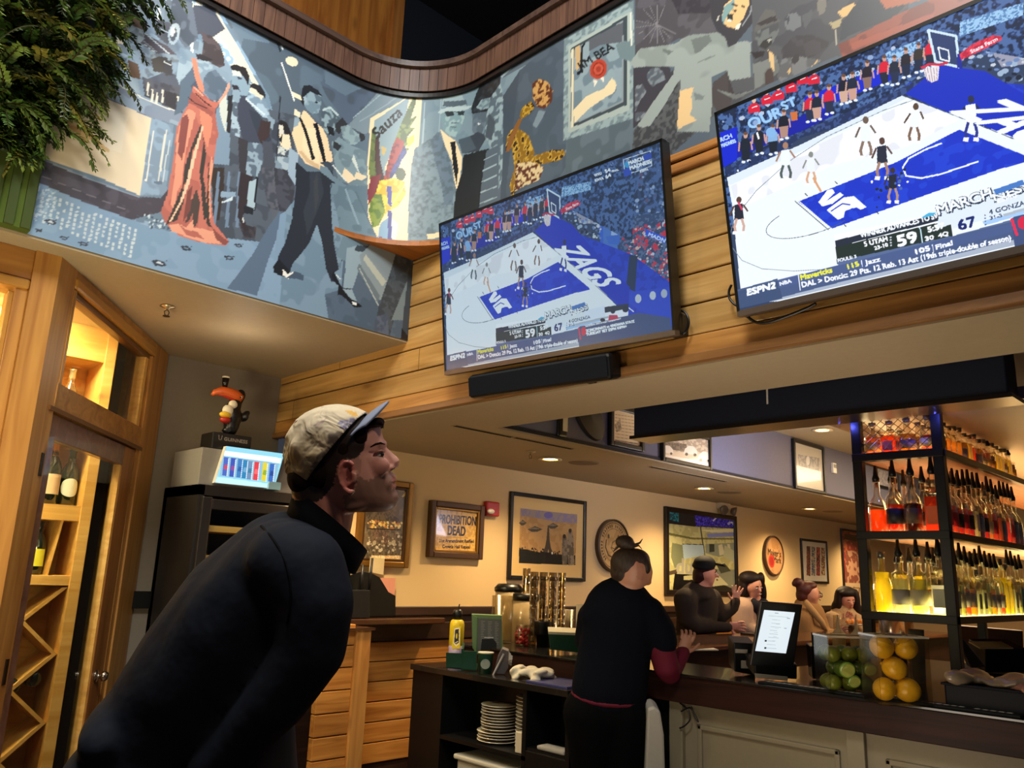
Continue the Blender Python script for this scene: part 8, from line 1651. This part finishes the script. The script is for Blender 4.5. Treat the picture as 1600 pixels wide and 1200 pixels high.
OLV = mat('olive_sweater', '#28201a', rough=.9, bump=.1, bscale=90)
G.ball(1092, 926, 0, 22, 12, .17); G.chain([(1090, 940, 0, 32), (1088, 980, 0, 32), (1086, 1040, 0, 31)], .75, 6); G.chain([(1072, 938, .14, 19), (1073, 965, .16, 15), (1090, 978, .2, 12), (1136, 979, .2, 8)], 1, 5); G.chain([(1112, 935, -.1, 16), (1124, 962, -.12, 14), (1146, 950, -.12, 9), (1150, 940, -.12, 8)], 1, 5)
G.done('sweater', OLV, g1, .016, 4)
hand(G, 1138, 977, .2, 0, .095, 'hand', SKA, g1, .55, side=-1); hand(G, 1150, 941, -.12, 82, .095, 'hand', SKB, g1, .15, .5, side=1)
L3 = MB(); hp = G.p(1086, 1045)
for sg in (1, -1): k0 = hp + RT * .1 * sg; k1 = Vector((k0.x + .05, k0.y - .25, max(.5, hp.z - .1))); limb(L3, [(k0, .12), (k1, .08), (Vector((k1.x, k1.y + .05, .12)), .055)])
fuse(L3, 'trousers', mat('dark_trousers', '#101014', rough=.8), g1, .02, 3)
def seated_legs(g, fig, x):
    L = MB(); hp = fig.p(x, 1050); hp.y += .05
    for sg in (1, -1): k0 = hp + RT * .1 * sg; k1 = Vector((k0.x, k0.y - .12, hp.z - .1)); limb(L, [(k0, .12), (k1, .085), (Vector((k1.x, k1.y + .05, .08)), .055)])
    fuse(L, 'trousers', mat('dark_trousers', '#101014'), g, .02, 3)
# smiling woman
G = Fig(7.9, 1175, 940); g2 = thing('person', 'smiling woman with dark hair, cream sleeves and dark vest beside the capped man', 'person', tuple(G.p(1185, 1000))); g2.location.z = 0
headskin(G, 1177, 917, 15, .28, g2, SKB, .013, neck=[(1178, 926, 0, 9), (1180, 945, 0, 11)]); face(G, 1177, 917, 15, .28, g2, SKB, HDK, smile=True)
for (x, y, t_, rx, ry, rt_) in ((1171, 903, -.02, 17, 11, .10), (1161, 918, -.03, 7, 18, .09), (1165, 935, -.02, 8, 14, .06), (1189, 905, -.06, 6, 12, .06), (1192, 928, -.08, 6, 20, .05)): G.ball(x, y, t_, rx, ry, rt_)
G.done('hair', HDK, g2, .013, 3)
G.chain([(1168, 948, 0, 18), (1170, 985, 0, 24), (1176, 1040, 0, 28)], .8, 5); G.chain([(1160, 950, .1, 17), (1160, 975, .14, 16), (1176, 985, .16, 12)], 1, 5); G.done('sweater', mat('cream_sweater', '#a58a76', rough=.95, bump=.2, bscale=80), g2, .016, 4)
G.chain([(1190, 948, .02, 14), (1195, 975, .04, 20), (1196, 1040, .04, 24)], .9, 5); G.ball(1178, 946, .07, 7, 12, .05); G.done('vest', mat('navy_vest', '#14141f', rough=.7), g2, .016, 4)
hand(G, 1186, 984, .2, 10, .09, 'hand', SKB, g2, .5)
# red-haired woman
seated_legs(g2, G, 1180)
G = Fig(8.2, 1266, 950); g3 = thing('person', 'woman with a red hair bun, dark glasses and tan coat, in profile', 'person', tuple(G.p(1275, 1000))); g3.location.z = 0
headskin(G, 1266, 929, 15, .95, g3, SKB, .013, neck=[(1262, 938, 0, 10), (1258, 955, 0, 13)]); face(G, 1266, 929, 15, .95, g3, SKB, HRD, glasses=True)
for (x, y, t_, rx, ry, rt_) in ((1258, 920, 0, 14, 12, .09), (1253, 930, 0, 9, 12, .08), (1266, 914, 0, 10, 6, .08), (1247, 909, 0, 8, 6.5, .05), (1241, 912, 0, 4, 5, .03)): G.ball(x, y, t_, rx, ry, rt_)
G.done('hair', HRD, g3, .012, 3)
TANC = mat('tan_coat', '#8a6842', rough=.9, bump=.2, bscale=70); G.ball(1256, 945, 0, 14, 11, .12); G.chain([(1264, 962, 0, 25), (1268, 990, 0, 30), (1268, 1040, 0, 30)], .8, 6); G.chain([(1254, 965, .14, 16), (1258, 985, .16, 14), (1290, 992, .16, 10), (1306, 990, .14, 8)], 1, 5); G.done('coat', TANC, g3, .018, 4)
m = MB(); m.tube([G.p(x, y, .2) for (x, y) in ((1258, 940), (1270, 955), (1284, 972), (1290, 985))], [.03, .035, .03, .02], 8); m.build('lapel', mat('coat_lapel', '#a8865c', rough=.9), g3, smooth=True); hand(G, 1305, 989, .14, 20, .085, 'hand', SKB, g3, .6)
# dark-haired guest in the fluffy coat
seated_legs(g3, G, 1268)
G = Fig(8.5, 1322, 950); g4 = thing('person', 'woman with long dark hair and a fringe in a fluffy beige coat, eating', 'person', tuple(G.p(1325, 1000))); g4.location.z = 0
headskin(G, 1323, 938, 13.5, .1, g4, SKA, .012, neck=[(1323, 948, 0, 8), (1322, 962, 0, 10)]); face(G, 1323, 938, 13.5, .1, g4, SKA, HDK)
for (x, y, t_, rx, ry, rt_) in ((1322, 925, -.01, 15, 9, .10), (1309, 940, .0, 5, 20, .07), (1337, 942, .0, 6, 22, .07), (1341, 958, .02, 6, 16, .05), (1322, 935, -.07, 15, 16, .07), (1305, 950, -.02, 6, 12, .05), (1322, 927, .075, 9, 4, .02)): G.ball(x, y, t_, rx, ry, rt_)
G.done('hair', HDK, g4, .012, 3)
G.chain([(1318, 965, 0, 22), (1318, 990, 0, 27), (1318, 1040, 0, 27)], .8, 6); G.chain([(1300, 968, .12, 13), (1298, 985, .16, 12), (1318, 975, .24, 8), (1322, 968, .25, 6)], 1, 5); G.chain([(1338, 970, .1, 12), (1344, 985, .14, 10), (1334, 972, .24, 7)], 1, 5); G.done('coat', mat('fluffy_coat', '#9a8060', rough=1, bump=.6, bscale=60), g4, .016, 3)
hand(G, 1321, 969, .26, 60, .07, 'hand', SKA, g4, .7); hand(G, 1333, 971, .26, 120, .07, 'hand', SKA, g4, .7, side=-1)
seated_legs(g4, G, 1318)
t = thing('food_plate', 'plate of food on the far bar in front of the fluffy-coated woman', 'plate', tuple(atd(1338, 976, 8.0))); q0 = atd(1338, 977, 8.0); m = MB(); m.lathe([(0, 0), (.09, 0), (.12, .012), (.09, .008), (0, .006)], q0, 24); m.build('dish', PL, t, smooth=True); m = MB(); rr = random.Random(3)
for i in range(14): m.ball(q0 + Vector((rr.uniform(-.07, .07), rr.uniform(-.07, .07), .02 + rr.random() * .02)), .022, 8, 6)
m.build('food', mat('fried_food', '#b8763a', rough=.7, bump=.4), t, smooth=True)
# ================================================================ hanging greenery at the upper left
LEAF = [mat('leaf_dark', '#26381a', rough=.5), mat('leaf_mid', '#4a6a28', rough=.5), mat('leaf_light', '#7a9440', rough=.5), mat('leaf_dry', '#8a8434', rough=.5)]
GX = .715
m = MB(); m.box(-4, 3.60, ZS, GX, FY + .004, 4.45)
gw = mat('moss_wall', '#4a5a22', rough=.9, bump=.5, bscale=25); o = struct('trim_8', m, gw)
m = MB()
for k in range(14): x = GX - .02 - k * .06; m.box(x - .02, 3.585, ZS, x + .014, 3.60, 4.4)
single('slatted_panel', m, mat('green_slat', '#3e4a20', rough=.7), 'row of mossy green vertical slats behind the hanging ferns', 'panel')
rg = random.Random(17)
def spray(name, px, py, depth, n, length, sp, label, seed, droop=1.0, parts=True, scale=1.0):
    """a hanging spray: stems that arch and droop, carrying ferny leaflets"""
    r = random.Random(seed); O = atd(px, py, depth); t = thing(name, label, 'plant', tuple(O)); sm = MB(); lf = [MB(), MB(), MB(), MB()]
    for i in range(n):
        a = r.uniform(0, 2 * math.pi); d = Vector((math.cos(a), math.sin(a), 0)); L = length * r.uniform(.55, 1.1); pts = []; p = O + Vector((r.uniform(-sp, sp), r.uniform(-sp * .5, sp * .5), r.uniform(-sp, sp))); v = d * .7 + Vector((0, 0, r.uniform(-.2, .5))); st = 9
        for k in range(st): pts.append(p.copy()); p = p + v.normalized() * (L / st); v = v + Vector((0, 0, -.17 * droop)) + Vector((r.uniform(-.12, .12), r.uniform(-.12, .12), 0))
        pts = [Vector((q.x, min(q.y, 3.54), q.z)) for q in pts]
        sm.tube(pts, [.003 * (1 - k / st * .7) * scale for k in range(st)], 4)
        g = r.choices((0, 1, 2, 3), (.34, .36, .2, .10))[0]
        for k in range(1, st):
            ax = (pts[k] - pts[k - 1]).normalized(); side = ax.cross(Vector((0, 0, 1)));
            if side.length < .1: side = ax.orthogonal()
            side.normalize(); upv = side.cross(ax)
            for h in (0, .5):
                q0 = pts[k - 1].lerp(pts[k], h)
                for s in (1, -1):
                    dirn = (side * s * .8 + ax * .75 + upv * r.uniform(-.35, .35)).normalized(); l = .042 * scale * r.uniform(.7, 1.25) * (1 - .35 * k / st); wv = dirn.cross(ax + upv * .3).cross(dirn).normalized() * l * .24; mid = q0 + dirn * l * .5; nz = dirn.cross(wv).normalized() * l * .05
                    lf[g].add([q0, mid + wv + nz, q0 + dirn * l, mid - wv + nz], [(0, 1, 2, 3)])
    sm.build('stem', mat('stem_brown', '#3a3418', rough=.8), t)
    for k, b in enumerate(lf):
        if b.f: b.build('foliage', LEAF[k], t, fix=False)
    return t
AT = [('fern_plant', 10, 10, 3.2, 80, .40, .26, 'dense dark green fern filling the very top left corner'), ('fern_plant', 75, 25, 3.45, 90, .36, .22, 'bushy mid-green fern hanging over the upper left end of the mural'), ('fern_plant', 15, 110, 3.25, 80, .36, .20, 'olive fern spilling down below the darkest corner foliage'),
      ('fern_plant', 130, -12, 3.55, 80, .34, .16, 'feathery green fern with pointed sprays reaching right across the mural top'), ('fern_plant', 82, 85, 3.6, 80, .28, .15, 'green fern hanging in front of the mural bartender'), ('fern_plant', 25, 175, 3.45, 80, .26, .14, 'yellow-green fern lowest down the left edge'), ('fern_plant', 0, 215, 3.3, 40, .22, .10, 'small fern at the left picture edge above the bare green slats')]
for i, (nm, x, y, d, n, L, sp, lb) in enumerate(AT): spray(nm, x, y, d, n, L, sp, lb, 40 + i)
spray('fern_sprig', 88, 170, 3.75, 7, .30, .03, 'thin dangling sprig of dark leaves against the cream panel of the mural', 71, 1.6); spray('fern_sprig', 176, 0, 3.85, 10, .30, .05, 'pointed dark sprig hanging at the top edge of the mural right of the ferns', 72, 1.4)
